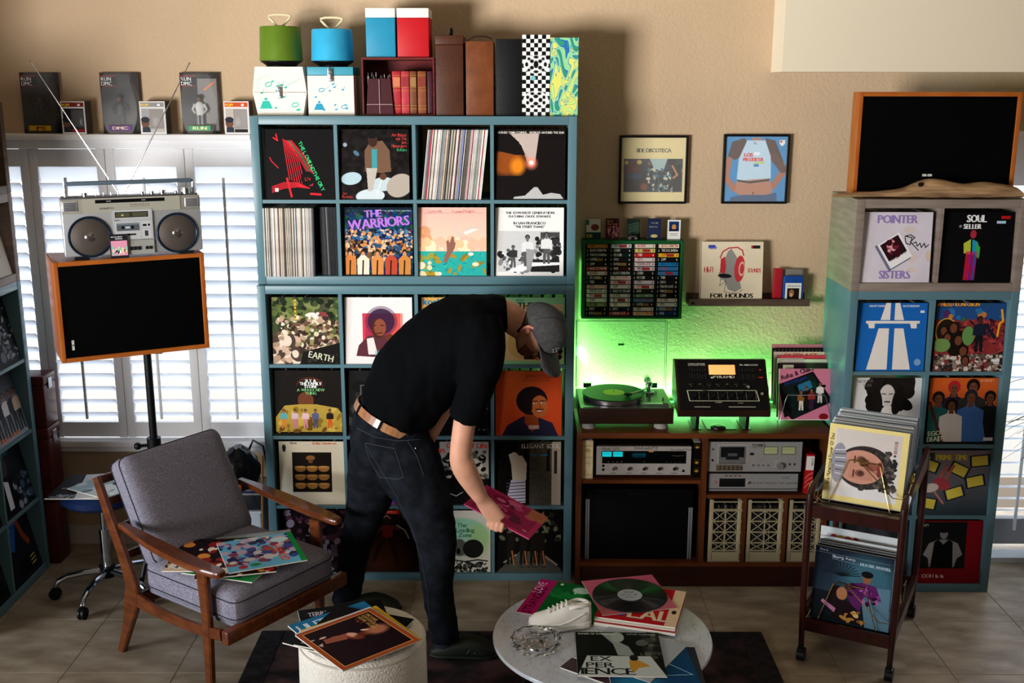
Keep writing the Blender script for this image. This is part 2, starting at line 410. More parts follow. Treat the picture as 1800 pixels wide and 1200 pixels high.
# ---- window behind the right shelf: low glazed door with horizontal blinds
d = MB()
d.box(2.36, 3.6, WY-.001, WY+.14, 2.11, 2.16).box(2.36, 2.40, WY-.001, WY+.14, 0, 2.11).box(3.56, 3.6, WY-.001, WY+.14, 0, 2.11)
win2 = d.build('window_2', white_m, kind='structure')
box('window_track', M('track_metal', '#d8dade', .3), 2.30, 3.62, 5.15, 5.25, .0, .028, win2)
box('window_base', M('grey_sash', '#8b8b8f', .5), 2.34, 3.6, WY-.06, WY-.01, .03, .17, win2)
box('window_head', white_m, 2.30, 3.6, WY-.06, WY-.005, 1.90, 2.16, win2)
lm = louver_mesh(1.2)
for i in range(26):
    link('louver', lm, win2, loc=(2.97, WY-.035, .21+i*.0652), rot=(R(-22), 0, 0))
box('tilt_rod', white_m, 2.60, 2.612, WY-.095, WY-.083, .12, 1.7, win2)
box('ground_slab', M('outside_ground', '#9a9690', .9), -7, 7, WY+.3, 12, -.3, -.2, kind='structure')  # ground outside, beyond the back wall
bpy.data.objects['ground_slab'].name = 'ground_outside'
# rug
rug_m = M('faded_rug', '#171316', .95, col2='#4a3230', scale=7, detail=8, contrast=(.42, .62), bump=.002, bscale=300)
rg = MB(); rg.rbox(-1.12, 1.10, 2.2, 4.41, 0, .009, .004)
rug = thing('rug', 'dark worn rug with faded red patches under the marble table and the ottoman', 'rug')
rg.build('rug_pile', rug_m, rug)
box('rug_border', M('rug_border_weave', '#2a2325', .95, col2='#0e0c0e', scale=30, bump=.002, bscale=300), 1.0, 1.10, 2.2, 4.40, .0091, .0102, rug)
box('rug_border', _M['rug_border_weave'], -1.12, -1.02, 2.2, 4.40, .0091, .0102, rug)
# ================================================================== cube shelves
teal_m = M('teal_lacquer', '#54757e', .32, var=.04, scale=2)
grey_m = M('grey_wood_veneer', '#74665c', .5, col2='#8f8177', scale=5, stretch=(1, 1, 8), detail=6, contrast=(.3, .75), bump=.0004, bscale=90)
ED, DV, CU = .038, .016, .3365
def cube_unit(name, label, mat, cols, rows, loc, rotz=0, D=.39):
    """origin: front-left bottom corner; x right, y back"""
    t = thing(name, label, 'shelf', loc, (0, 0, rotz))
    W = 2*ED+cols*CU+(cols-1)*DV; H = 2*ED+rows*CU+(rows-1)*DV
    box('side_panel', mat, 0, ED, 0, D, 0, H, t, r=.0015); box('side_panel', mat, W-ED, W, 0, D, 0, H, t, r=.0015)
    box('top_panel', mat, ED+.0005, W-ED-.0005, .0005, D, H-ED, H, t, r=.0015); box('bottom_panel', mat, ED+.0005, W-ED-.0005, .0005, D, 0, ED, t, r=.0015)
    for i in range(1, rows):
        z = ED+i*CU+(i-1)*DV; box('shelf_board', mat, ED+.0005, W-ED-.0005, .003, D-.002, z, z+DV, t)
    for c in range(1, cols):
        x = ED+c*CU+(c-1)*DV
        for i in range(rows):
            z = ED+i*(CU+DV); box('divider', mat, x, x+DV, .003, D-.002, z+.0004, z+CU-.0004, t)
    return t, W, H
def cell(c, r, rows):   # row counted from the top -> local x0, z0 of the opening
    return ED+c*(CU+DV), ED+(rows-1-r)*(CU+DV)
UL = Vector((-1.1894, 4.966, 1.472)); LL = Vector((-1.190, 4.932, 0)); RU = Vector((1.5145, 4.817, 0))
cube_unit('cube_shelf', 'teal cube shelf, eight openings, stacked on top behind the bending man', teal_m, 4, 2, UL)
cube_unit('cube_shelf', 'teal cube shelf, sixteen openings, on the floor directly behind the bending man', teal_m, 4, 4, LL)
cube_unit('cube_shelf', 'teal cube shelf standing right of the wooden console, behind the trolley', teal_m, 2, 4, RU)
cube_unit('cube_shelf', 'grey wood cube shelf with two openings, stacked at right under the large speaker', grey_m, 2, 1, RU+Vector((0, 0, 1.470)))
# left bookcases, their fronts facing into the room (+X)
LB = Vector((-2.345, 4.315, 0))
cube_unit('cube_shelf', 'teal cube shelf along the left edge, seen edge-on, beside the shutters', teal_m, 2, 4, LB, PI/2)
cube_unit('cube_shelf', 'upper grey wood cube shelf along the left edge, above the teal one', grey_m, 2, 1, LB+Vector((0, 0, 1.47)), PI/2)
cube_unit('cube_shelf', 'topmost grey brown wood cube shelf at the left edge, beside the toy figures', M('brown_grey_wood', '#4d3c33', .5, col2='#60503f', scale=5, stretch=(1, 1, 8)), 2, 1, LB+Vector((0, 0, 1.882)), PI/2)
# ------------------------------------------------------------------ record sleeves
SW = .315; ST = .0045
paper_m = M('sleeve_paper_edge', '#cfc8bb', .7); dark_edge = M('sleeve_dark_edge', '#15110f', .6)
plastic_m = M('outer_sleeve_plastic', '#9aa2a8', .25, spec=.6)
bpy_spine = {}
def sleeve_obj(art, name, label, mw, group=None, dark=True, size=SW, cat='record', t=ST, rough=.34, extra=None):
    b = slab(MB(), size, size, t); m = art.mat('cover_print', rough+.15) if isinstance(art, Art) else art
    return b.build('record_sleeve' if not name else name, [m, dark_edge if dark else paper_m], None, label, cat, group, mw=mw)
def face_out(unit, c, r, rows, art, label, dx=.008, dark=True, lean=3.5, inset=.016, roll=0):
    """cover standing in a cell leaning back; dx: gap from the left side of the cell"""
    x0, z0 = cell(c, r, rows); mw = Matrix.Translation(unit) @ tilt((x0+dx+SW/2, inset, z0+.0008), 0, R(lean), R(roll))
    return sleeve_obj(art, None, label, mw, dark=dark)
# records standing behind a front-facing cover: thin plastic-sleeved edges, seen only along their tops
_dk = [M('spine_'+n, c, .4) for n, c in (('black', '#0b0b0c'), ('char', '#1b1a1b'), ('brown', '#2a1d17'), ('grey', '#3a3a3c'), ('silver', '#8b8f93'), ('navy', '#10182a'))]
_sp = {}
def spine_mesh(m, t=.0038, h=SW, d=SW):
    k = (m.name, t)
    if k not in _sp: _sp[k] = MB().box(0, t, 0, d, 0, h).mesh('record_sleeve', m)
    return _sp[k]
STUFF = MB(); STUFF_M = [M('packed_'+str(i), c, .6) for i, c in enumerate(('#16181c', '#0b0b0c', '#2a1d17', '#3a3a3c', '#5a5c60', '#8d877d'))]
CN = {}
def packed_behind(unit, c, r, rows, n, where, group, rnd):
    x0, z0 = cell(c, r, rows); x = x0+.004; step = (CU-.012)/n
    for i in range(n):
        me = spine_mesh(rnd.choice(_dk), .0038+.004*(i % 3 == 0))
        link('record_sleeve', me, None, 'plastic sleeved record packed edge-on behind '+where, 'record', group+', '+where, loc=unit+Vector((x+i*step, .052+rnd.uniform(0, .008), z0+.0008)), rot=(0, R(rnd.uniform(-.5, .5)), 0))
_r = random.Random(5)
for (c, r), w in {(0, 0): 'the striped red figure cover', (1, 0): 'the drummer cover', (3, 0): 'the orange planet cover', (1, 1): 'the crowd cover with lilac letters', (2, 1): 'the water lily cover', (3, 1): 'the street photo cover'}.items():
    packed_behind(UL, c, r, 2, 9, w, 'records packed behind', _r)
for r in range(4):
    for c in range(4):
        x0, z0 = cell(c, r, 4)
        for i in range(6): xx = LL.x+x0+.01+i*.054; STUFF.box(xx, xx+.006, LL.y+.052+.004*(i % 3), LL.y+.365, LL.z+z0+.0008, LL.z+z0+.3155, _r.randrange(len(STUFF_M)))
for (c, r), w in {(0, 0): 'the motorway cover', (1, 0): 'the collage cover', (1, 1): 'the orange group cover', (1, 2): 'the cover with yellow labels', (1, 3): 'the dark red cover'}.items():
    packed_behind(RU, c, r, 4, 6, w, 'records packed behind', _r)
for c, w in ((0, 'the lilac lettered cover'), (1, 'the rainbow figure cover')):
    packed_behind(RU+Vector((0, 0, 1.47)), c, 0, 1, 6, w, 'records packed behind', _r)
def _col(m): return {'l0': 'off-white', 'l1': 'cream', 'l2': 'pale grey', 'l3': 'white', 'l4': 'stone grey', 'l5': 'dull grey', 'l6': 'black', 'l7': 'brown grey', 'l8': 'tan', 'l9': 'blush white', 'l10': 'blue grey', 'c0': 'red', 'c1': 'yellow', 'c2': 'blue', 'c3': 'pink', 'c4': 'crimson'}.get(m.name.split('_')[-1], m.name.split('_')[-1])
def nth(i): return str(i)+('th' if 10 <= i % 100 <= 20 else {1: 'st', 2: 'nd', 3: 'rd'}.get(i % 10, 'th'))
# rows of spines
_lt = [M('spine_l'+str(i), c, .5, var=.25, scale=40, stretch=(1, 1, .3)) for i, c in enumerate(
   ['#d9d5cb', '#c9c2b4', '#b9b4aa', '#e2dfd8', '#a59d8f', '#8d877d', '#2a2829', '#5a564f', '#cbb7a0', '#d8c9c4', '#7d8790'])]
_cl = [M('spine_c'+str(i), c, .5, var=.2, scale=40) for i, c in enumerate(['#c33a48', '#d9b13b', '#7a86b8', '#cf8fa0', '#b03040'])]
x0, z0 = cell(2, 0, 2); x = x0+.022; LEAN = R(6.2); i = 0
while x < x0+CU-.044:   # leaning row
    t = _r.choice((.003, .0038, .0045, .006)); frac = (x-x0)/CU; i += 1
    m = _r.choice(_lt) if _r.random() < (.95 if frac < .6 else .72) else _r.choice(_cl)
    link('record_sleeve', spine_mesh(m, t), None, f'{_col(m)} record spine, {nth(i)} from the left in the leaning row on the top shelf', 'record', 'leaning row of record spines',
         loc=UL+Vector((x, .012+_r.uniform(0, .01), z0+.001)), rot=(0, LEAN, 0)); x += t/math.cos(LEAN)+.0009
x0, z0 = cell(0, 1, 2); x = x0-.0; i = 0
while x < x0+.232:    # upright row standing slightly proud of the shelf
    t = _r.choice((.003, .0038, .0045, .006))
    m = _r.choice(_lt); i += 1
    link('record_sleeve', spine_mesh(m, t), None, f'{_col(m)} record spine, {nth(i)} from the left in the row standing proud of the shelf', 'record', 'pale row of record spines',
         loc=UL+Vector((x+.001, -.022+_r.uniform(0, .006), z0+.001)), rot=(0, R(.6), 0)); x += t+.0012
x += .024; i = 0
while x < x0+CU-.006:
    t = _r.choice((.003, .0038, .0045)); m = _r.choice(_dk); i += 1
    link('record_sleeve', spine_mesh(m, t), None, f'{_col(m)} record spine, {nth(i)} in the dark row right of the pale spines', 'record', 'dark row of record spines',
         loc=UL+Vector((x, .03, z0+.001)), rot=(0, R(-.6), 0)); x += t+.0016
# ================================================================== front-facing covers
def fo(unit, c, r, rows, art, label, px, py, dark=True, lean=3.5, inset=.016):
    x0, z0 = cell(c, r, rows); dx = at(px, py, Y=unit.y+inset).x-unit.x-x0
    dx = min(max(dx, .002), CU-SW-.002)
    return face_out(unit, c, r, rows, art, label, dx, dark, lean, inset)
SK, SK2 = '#7a4a33', '#c9906c'
# --- upper unit
a = Art('#0c0a0a'); rd = '#d8202c'
for k in range(7): a.line([(.26+k*.018, .14+k*.01), (.30+k*.03, .45), (.34+k*.035, .72+.01*k)], .012, rd)
for k in range(5): a.line([(.30+k*.02, .16), (.48+k*.025, .40), (.60+k*.02, .62), (.62+k*.012, .80)], .012, rd if k != 2 else '#2f8f5a')
for k in range(5): a.line([(.08, .82+k*.02), (.25, .76+k*.02), (.45, .76+k*.015), (.62, .84)], .012, rd)
a.line([(.30, .70), (.36, .96)], .03, rd); a.line([(.16, .07), (.18, .16), (.12, .12)], .02, rd); a.line([(.06, .40), (.08, .45), (.18, .55)], .014, rd)
a.ell(.60, .70, .10, .10, '#0c0a0a'); a.text('LN', .56, .73, .07, rd); a.line([(.64, .92), (.78, .93)], .03, rd); a.rect(.12, .84, .17, .89, '#f0e6e6')
p0 = [(.48, .20), (.52, .27), (.555, .34), (.585, .40), (.61, .455), (.64, .52), (.67, .58), (.70, .63), (.725, .69), (.75, .74), (.775, .79)]
for w, (x, y), rt in zip('THE LOW END THEORY'.replace(' ', ''), [(.47+.022*i, .19+.047*i) for i in range(15)], [62]*15): a.text(w, x, y, .075, '#2fd07a', rt, bold=1)
fo(UL, 0, 0, 2, a, 'black record cover with a striped red figure and green curved lettering', 471, 349)
a = Art('#14100f'); a.noise(.05, 20); a.ell(.45, .52, .03, .14, '#191512'); a.ell(.16, .70, .15, .09, '#a8c0c8', -8); a.ell(.62, .78, .18, .10, '#b4c4c8', -4); a.ell(.43, .95, .21, .10, '#c0ccd0', -4)
a.ell(.86, .80, .2, .16, '#a89c90', -30); a.poly([(.36, .30), (.44, .18), (.62, .16), (.72, .30), (.74, .60), (.60, .62), (.36, .60)], '#6b4f3c'); a.ell(.48, .15, .07, .10, '#3a241a'); a.ell(.47, .08, .085, .05, '#101010')
a.rect(.46, .28, .54, .56, '#3b8f95'); a.poly([(.38, .55), (.54, .55), (.52, .66), (.46, .88), (.40, .88)], '#b3aaa0'); a.line([(.62, .66), (.52, .94)], .012, '#e8dcc8'); a.ell(.62, .67, .05, .05, '#5a3626')
a.ell(.08, .22, .03, .03, '#8ea0b0'); a.ell(.24, .34, .05, .03, '#4a6a80', 40)
for i, t in enumerate(('Art Blakey', 'and The', 'Jazz', 'Messengers')): a.text(t, .97, .10+i*.052, .062, '#e0403a', align='r', sx=.8)
a.text('Buhaina', .97, .31, .062, '#2fae6a', align='r', sx=.8); a.text('Jon', .03, .93, .055, '#e0403a'); a.text('Hendricks', .02, .98, .055, '#e0403a', sx=.75)
fo(UL, 1, 0, 2, a, 'record cover with a man at pale blue drums and red lettering top right', 599, 349)
a = Art('#15100f'); a.poly([(.20, .06), (.62, .06), (.60, .20), (.56, .50), (.48, .52), (.40, .34), (.33, .18)], '#b9a79f'); a.ell(.16, .46, .26, .20, '#8a4518', soft=.5); a.ell(.31, .52, .10, .12, '#d9801c', soft=.8); a.rect(0, .66, .5, 1, '#15100f'); a.poly([(0, .1), (.22, .12), (.36, .22), (.42, .36), (.28, .36), (.0, .30)], '#15100f')
a.ell(.51, .48, .07, .07, '#ff8a70', soft=1.2); a.ell(.51, .47, .03, .03, '#ffffff', soft=.8); a.poly([(.26, .96), (.42, .94), (.55, .82), (.60, .82), (.68, .93), (.80, .90), (.93, .92), (.98, .99), (.25, .99)], '#b4b4b2')
a.text('HUSHED TWIN COSMOS - WORLDS AROUND THE SUN', .5, .06, .046, '#cfc8c0', align='c', sx=.86, bold=1)
a = a if True else a
fo(UL, 3, 0, 2, a, 'dark brown record cover with an orange planet and a bright star flare', 872, 349)
a = Art('#15304a'); a.noise(.2, 30, mono=False); a.blobs(0, .32, 1, .6, 260, .016, ['#2a5a86', '#4a7aa0', '#101c2c', '#c88a58', '#d9b090'], 1.4, 2)
a.blobs(0, .5, 1, .76, 200, .022, ['#c9824a', '#20140f', '#d9b48a', '#2c4a6a', '#7a4a2a'], 1.5, 3)
for i, (x, c) in enumerate([(.08, '#c87a3a'), (.27, '#e6d5c0'), (.48, '#d0884a'), (.68, '#b8452e'), (.88, '#c8813c')]):
    a.ell(x, .66, .035, .05, '#2a1710'); a.ell(x, .68, .028, .036, '#c98d62'); a.poly([(x-.03, .70), (x+.03, .70), (x+.09, .76), (x+.085, 1), (x-.085, 1), (x-.09, .76)], c); a.line([(x, .78), (x-.01, .98)], .02, '#20140f')
a.rect(0, 0, 1, .035, '#0e1c2b'); a.text('THE', .30, .15, .15, '#b070d0', -4, bold=3); a.text('WARRIORS', .06, .33, .20, '#b070d0', -5, sx=.92, bold=4); a.text('THE ORIGINAL MOTION PICTURE SOUNDTRACK', .48, .06, .025, '#dddddd')
a.rect(0, 0, .012, 1, '#0a0a0a'); a.rect(0, .985, 1, 1, '#0a0a0a')
fo(UL, 1, 1, 2, a, 'record cover with a crowd of people under lilac brush lettering', 607, 484)
a = Art('#f0bfae'); a.grad('#efb3a6', '#f4cdb0', 0, 0, 1, .62); a.blobs(0, .36, .12, .5, 14, .07, ['#e8a878', '#dd9a70'], 1, 4); a.blobs(.0, .46, 1, .62, 50, .06, ['#f3c090', '#f7dcb8', '#f2b898', '#efb9a4'], .8, 5)
a.rect(0, .64, 1, 1, '#2aa79d'); a.blobs(0, .66, 1, 1, 60, .03, ['#1f8f8f', '#3bbcb0', '#147a80'], .2, 6); a.blobs(0, .7, .35, .98, 16, .06, ['#7a7a2a', '#a88a2a', '#8f9a48'], .5, 7); a.blobs(.4, .68, 1, .98, 10, .06, ['#a8862a', '#8a7a28'], .35, 8)
a.blobs(0, .7, .35, 1, 7, .045, ['#f3d0a8', '#f7e0c8'], .8, 9); a.ell(.84, .83, .05, .03, '#f6dcc0'); a.ell(.77, .68, .04, .025, '#f4e2d0')
a.poly([(.36, .80), (.42, .62), (.41, .50), (.44, .47), (.46, .52), (.49, .43), (.52, .42), (.53, .50), (.55, .52), (.53, .60), (.48, .68), (.42, .80)], '#8d5f50'); a.line([(.50, .22), (.56, .34), (.64, .43), (.66, .36), (.78, .30), (.92, .30)], .008, '#a8bcc0'); a.poly([(.66, .36), (.78, .31), (.9, .31), (.7, .40)], '#f6ded6')
a.text('Cymande', .14, .08, .06, '#a05a58', -3); a.text('Promised Heights', .50, .08, .055, '#a05a58', -2, sx=.9); a.line([(.1, .085), (.95, .075)], .004, '#b06a60')
fo(UL, 2, 1, 2, a, 'pink and teal record cover with a hand raised among water lilies', 736, 485, dark=False)
a = Art('#e9e7e2'); 
for t, y, z in (('THE EDWARDS GENERATION', .095, .056), ('FEATURING CHUCK EDWARDS', .145, .046), ('IN SAN FRANCISCO', .245, .056), ('"THE STREET THANG"', .295, .046)): a.text(t, .5, y, z, '#2a2a2e', align='c', bold=1)
a.rect(.04, .34, .94, .94, '#c9c9c8'); a.blobs(.05, .62, .94, .94, 90, .03, ['#222222', '#555555', '#eeeeee', '#888888'], 1, 11); a.rect(.52, .76, .94, .94, '#222222'); a.poly([(.15, .94), (.45, .80), (.94, .80), (.94, .84), (.55, .86), (.40, .94)], '#f2f2f0'); a.rect(.66, .36, .94, .58, '#444444'); a.blobs(.6, .42, .94, .7, 30, .04, ['#333333', '#777777', '#222222'], 1, 13)
for x, y, h in ((.26, .58, .05), (.47, .44, .07), (.75, .40, .07)): a.person(x, y, h, '#666666', '#1c1c1c', '#dddddd' if x > .4 else '#333333', '#555555', face=False)
a.poly([(.45, .60), (.58, .62), (.52, .92), (.46, .92)], '#9a9a9a')
fo(UL, 3, 1, 2, a, 'white record cover with a black and white street photo under serif lettering', 871, 485, dark=False)
# --- lower unit
a = Art('#4a4634'); a.blobs(0, 0, 1, .5, 220, .045, ['#2c3a1c', '#5a6a34', '#1a2414', '#7a7f4a', '#3a4a28'], 1, 21); a.blobs(.1, .3, 1, .85, 240, .035, ['#b59a80', '#d9c6aa', '#6a4a3a', '#3a2a22', '#8f8a50', '#e2d2bc'], 1, 22); a.blobs(0, .6, .35, 1, 60, .05, ['#c9a890', '#a88a70', '#4a3a30', '#e0cdb8'], 1.4, 23)
a.poly([(.45, .82), (1, .68), (1, 1), (.4, 1)], '#15140f'); a.blobs(.5, .85, 1, 1, 16, .02, ['#2a2a20', '#3b3226'], 1, 24)
for i in range(6): a.rect(.335, .03+i*.055, .365, .065+i*.055, '#e2a81c')
a.text('EARTH', .52, .90, .14, '#d9d9bc', 12, bold=1, sx=.9); a.blobs(.55, .2, .8, .3, 8, .025, ['#c04a4a', '#e6d8d0', '#8a3a3a'], 2, 25)
fo(LL, 0, 0, 4, a, 'record cover with people in a rock garden among dark green trees', 481, 638)
a = Art('#e9e2de'); a.rect(.26, .24, .82, .68, '#cf3a4c'); a.rect(.68, .24, .86, .68, '#e06050', .7); a.grad('#cf3a4c', '#7a1a3a', .3, .3, .6, .66, al=.6); a.ell(.54, .36, .20, .19, '#2c1c30', al=.85); a.ell(.54, .36, .24, .23, '#3a1c40', al=.4)
a.poly([(.20, .72), (.34, .58), (.46, .56), (.62, .58), (.80, .68), (.84, .82), (.5, .9), (.16, .88)], '#5a2c34'); a.poly([(.32, .62), (.42, .60), (.48, .86), (.34, .86)], '#e8dcd6'); a.ell(.50, .46, .105, .15, '#4a2418'); a.ell(.52, .45, .09, .13, '#8a4a34'); a.ell(.66, .60, .07, .05, '#6a3424'); a.line([(.42, .42), (.46, .42)], .01, '#1a0c0a'); a.line([(.53, .42), (.58, .42)], .01, '#1a0c0a'); a.line([(.47, .54), (.55, .53)], .014, '#3a120c'); a.rect(.44, .80, .74, .88, '#6ab0bc', .6)
fo(LL, 1, 0, 4, a, 'white record cover with a red framed portrait of a man with round dark hair', 608, 639, dark=False)
a = Art('#c99a4a'); a.grad('#d0a050', '#a8722c'); a.text('kool and the gang', .03, .11, .14, '#1f6fa0', bold=3); a.ell(.5, .6, .3, .3, '#a06a2a')
fo(LL, 2, 0, 4, a, 'tan record cover with blue lettering, half hidden behind the man', 741, 638)
a = Art('#8fc48a'); a.rect(.03, .10, .97, .95, '#d9b27a'); a.text('THE', .30, .17, .14, '#1c1c18', bold=1); a.text('MUSIC', .28, .06, .05, '#2c5c38'); a.ell(.35, .7, .2, .22, '#caa05c'); a.rect(.4, .5, .95, .93, '#2a1c18'); a.blobs(.5, .7, .95, .93, 24, .03, ['#c0603a', '#d98a5a', '#7a2a1a', '#1a1010'], 1, 31)
fo(LL, 3, 0, 4, a, 'green bordered record cover behind the head of the bending man', 874, 636, dark=False)
a = Art('#17130f'); a.ell(.52, .30, .22, .20, '#20140e'); a.ell(.53, .22, .20, .12, '#4a2418'); a.ell(.52, .30, .20, .16, '#16100c'); a.ell(.46, .46, .12, .13, '#6a3a20'); a.poly([(.0, .72), (.14, .54), (.36, .52), (.62, .52), (.94, .58), (1, .66), (1, .95), (0, .95)], '#b0923a'); a.blobs(0, .6, 1, .95, 40, .05, ['#8a6a22', '#c9aa4a', '#6a4a1a'], .6, 33)
for t, y in (('SLY &', .18), ('THE FAMILY', .225), ('STONE', .27)): a.text(t, .54, y, .065, '#e6e6e0', align='c', bold=2)
for t, y in (('A WHOLE NEW', .32), ('THING', .37)): a.text(t, .54, y, .06, '#7ac07a', align='c', bold=1)
for x, c, l in ((.12, '#5aa0a0', '#d07a2a'), (.29, '#d0b0b8', '#c07a88'), (.45, '#e0b8b8', '#d08890'), (.60, '#5a5a7a', '#484860'), (.82, '#201818', '#d8521c')): a.person(x, .62, .045, '#8a5a3a', '#1c120e', c, l, face=False)
fo(LL, 0, 1, 4, a, 'record cover with five small dancers before a man in yellow', 486, 763)
a = Art('#191919'); a.blobs(0, .2, 1, 1, 60, .08, ['#262626', '#101010', '#3a3a3a'], 1, 35); a.rect(.18, .22, .20, .8, '#555555'); a.rect(.2, .22, .8, .235, '#555555'); a.text('TWILIGHT', .38, .07, .085, '#c9c9c9')
fo(LL, 1, 1, 4, a, 'dark grey record cover with small white lettering, mostly behind the back of the man', 614, 762)
a = Art('#0b0b0b'); a.blobs(.5, 0, 1, 1, 120, .014, ['#2a2a2a', '#4a4a4a', '#8a8a8a', '#111111'], 1, 36)
fo(LL, 2, 1, 4, a, 'black speckled record cover seen between shirt and sleeve of the man', 741, 762)
a = Art('#c8401e'); a.grad('#bf4420', '#d0481e'); a.ell(.4, .15, .3, .4, '#d96a2a', al=.5, soft=1); a.text('GEORGE DUKE', .44, .11, .07, '#5a2418', align='l', tr=.14, sx=.85); a.text('BEFORE FANTASIES', .42, .16, .045, '#7a3018', tr=.1); a.rect(.84, .04, .98, .07, '#5aa0c0')
a.ell(.55, .46, .235, .22, '#1c1014'); a.poly([(.10, 1), (.18, .84), (.42, .70), (.66, .72), (.86, .80), (.95, 1)], '#252138'); a.poly([(.44, .66), (.64, .70), (.66, .86), (.55, .94), (.44, .80)], '#8f3c18'); a.ell(.665, .548, .130, .172, '#b5602e'); a.rect(.535, .44, .555, .60, '#1f1210'); a.ell(.60, .50, .026, .013, '#f0e6dc'); a.ell(.71, .495, .026, .013, '#f0e6dc'); a.ell(.605, .50, .011, .011, '#20100a'); a.ell(.715, .495, .011, .011, '#20100a'); a.line([(.56, .47), (.63, .465)], .012, '#20100a'); a.line([(.68, .46), (.75, .462)], .012, '#20100a')
a.line([(.66, .50), (.685, .56), (.65, .57)], .010, '#8a4018'); a.line([(.61, .592), (.72, .592)], .014, '#20100a'); a.ell(.665, .622, .048, .018, '#7a2a1c'); a.ell(.665, .618, .040, .009, '#f4ece2'); a.rect(.5, .84, .66, .90, '#d8d0d8', .6)
fo(LL, 3, 1, 4, a, 'orange record cover with a smiling man with rounded black hair', 871, 765)
a = Art('#d8cdb4'); a.rect(.20, .17, .80, .80, '#171009'); 
for r in range(3):
    for c in range(3): a.ell(.32+c*.18, .42+r*.135, .085, .062, '#9a6a34'); a.rect(.23+c*.18, .345+r*.135, .41+c*.18, .40+r*.135-.0, '#171009'); a.ell(.32+c*.18, .40+r*.135, .085, .015, '#c08a48')
a.ell(.48, .26, .07, .04, '#8a5f30'); a.rect(.45, .28, .51, .34, '#6a4724'); a.text('Bobby', .52, .045, .05, '#c8563a', bold=1); a.text('Hutcherson', .66, .045, .05, '#c8563a', bold=1); a.text('Cirrus', .17, .04, .045, '#2a2a28', bold=1); a.rect(.06, .05, .10, .16, '#2a2a28'); a.ell(.08, .1, .03, .04, '#2a2a28')
fo(LL, 0, 2, 4, a, 'cream record cover with nine small bowls on a dark square', 494, 885, dark=False)
fo(LL, 1, 2, 4, Art('#3a0f2c').rect(.0, .9, 1, 1, '#b02a80').rect(.2, .93, 1, .97, '#4a5ac0'), 'plum coloured record cover, mostly behind the hip of the man', 620, 885)
a = Art('#0d0b0b'); a.rect(.25, 0, 1, .58, '#a8a096'); a.text('Game Of Life', .98, .10, .115, '#d8321c', align='r', bold=2); a.blobs(.3, .14, .95, .56, 90, .035, ['#20201e', '#55504a', '#c8c0b4', '#101010'], 1, 41); a.text('Son', .12, .18, .15, '#d8321c', bold=2); a.line([(.35, .8), (.5, .86), (.6, .8)], .012, '#bbbbbb')
fo(LL, 2, 2, 4, a, 'record cover with red lettering and grey drawing, behind the forearm', 745, 885)
a = Art('#0e0c0b'); a.rect(.52, .0, .86, 1, '#4a4238'); a.noise(.04, 60); a.rect(.86, 0, 1, 1, '#b5a290'); a.rect(.90, .14, .94, .5, '#2a2420'); a.rect(.78, .12, .83, .46, '#16120f'); a.poly([(.20, .20), (.28, .16), (.40, .20), (.48, .34), (.47, .60), (.26, .60), (.24, .36)], '#cdbfae'); a.ell(.38, .14, .06, .08, '#2a1a12'); a.poly([(.24, .60), (.46, .60), (.46, .97), (.16, .97)], '#c4bccc')
for k in range(7): a.line([(.17, .66+k*.05), (.46, .64+k*.05)], .014, '#55506a')
a.text('ELEGANT SOUL', .40, .10, .095, '#e0dcd4', sx=.92); a.text('gene harris & the', .53, .16, .04, '#8a4a4a'); a.text('three sounds', .53, .22, .055, '#2a80b0', bold=1)
fo(LL, 3, 2, 4, a, 'dark record cover with a white blouse and striped skirt, thin white title', 871, 885)
a = Art('#1b1014'); a.blobs(0, 0, 1, 1, 120, .05, ['#4a2a38', '#7a4458', '#120a0c', '#8a7a8a', '#2c1a20'], 1, 43)
for i in range(5): a.rect(.1+i*.16, .55, .2+i*.16, .75, '#8f8292' if i % 2 else '#55424e')
fo(LL, 0, 3, 4, a, 'mauve and black record cover seen under the far chair arm', 502, 1006)
a = Art('#1a0f0e'); a.ell(.45, .75, .35, .3, '#4a2414', soft=1); a.ell(.5, .16, .045, .055, '#2c1812'); a.line([(.44, .13), (.50, .08), (.56, .13)], .012, '#cfa07a'); a.poly([(.42, .24), (.60, .24), (.58, .46), (.44, .46)], '#7a2020'); a.line([(.56, .26), (.70, .30)], .05, '#5a3020'); a.line([(.45, .26), (.34, .36), (.28, .30)], .04, '#5a3020'); a.line([(.66, .24), (.78, .32), (.84, .45)], .02, '#b8b0a8'); a.line([(.46, .46), (.36, .62), (.30, .8)], .06, '#2a1a18'); a.line([(.55, .46), (.62, .66), (.66, .86)], .06, '#2a1a18'); a.poly([(.42, 0), (.70, 0), (.70, .06), (.42, .06)], '#a8201c'); a.text('CAMEO', .45, .05, .07, '#ff7a5a', sx=.9)
fo(LL, 1, 3, 4, a, 'dark brown record cover with a fighter holding a curved sword', 641, 1007)
a = Art('#cbc8bd'); a.ell(.55, .42, .42, .30, '#8cc0a4', soft=.15); a.ell(.80, .48, .20, .26, '#a2c070', al=.6, soft=.5); a.ell(.40, .5, .3, .3, '#9ac8b8', soft=.5, al=.7)
a.rect(.42, .5, .62, .74, '#8a8a84'); a.ell(.52, .60, .10, .14, '#55554f'); a.ell(.73, .62, .16, .15, '#191917'); a.ell(.50, .66, .03, .05, '#0f0f0f'); a.blobs(.2, .84, .95, 1, 100, .03, ['#1b1d1b', '#3a3c38', '#0e0f0e'], .6, 45); a.line([(.2, .84), (.4, .80), (.6, .83), (.8, .80), (.95, .82)], .02, '#1b1d1b')
for t, x, y in (('The', .48, .27), ('Loading', .46, .35), ('Zone', .50, .43)): a.text(t, x, y, .10, '#23654a', bold=1)
fo(LL, 2, 3, 4, a, 'pale record cover with a mint green cloud and dark green script', 750, 1003, dark=False)
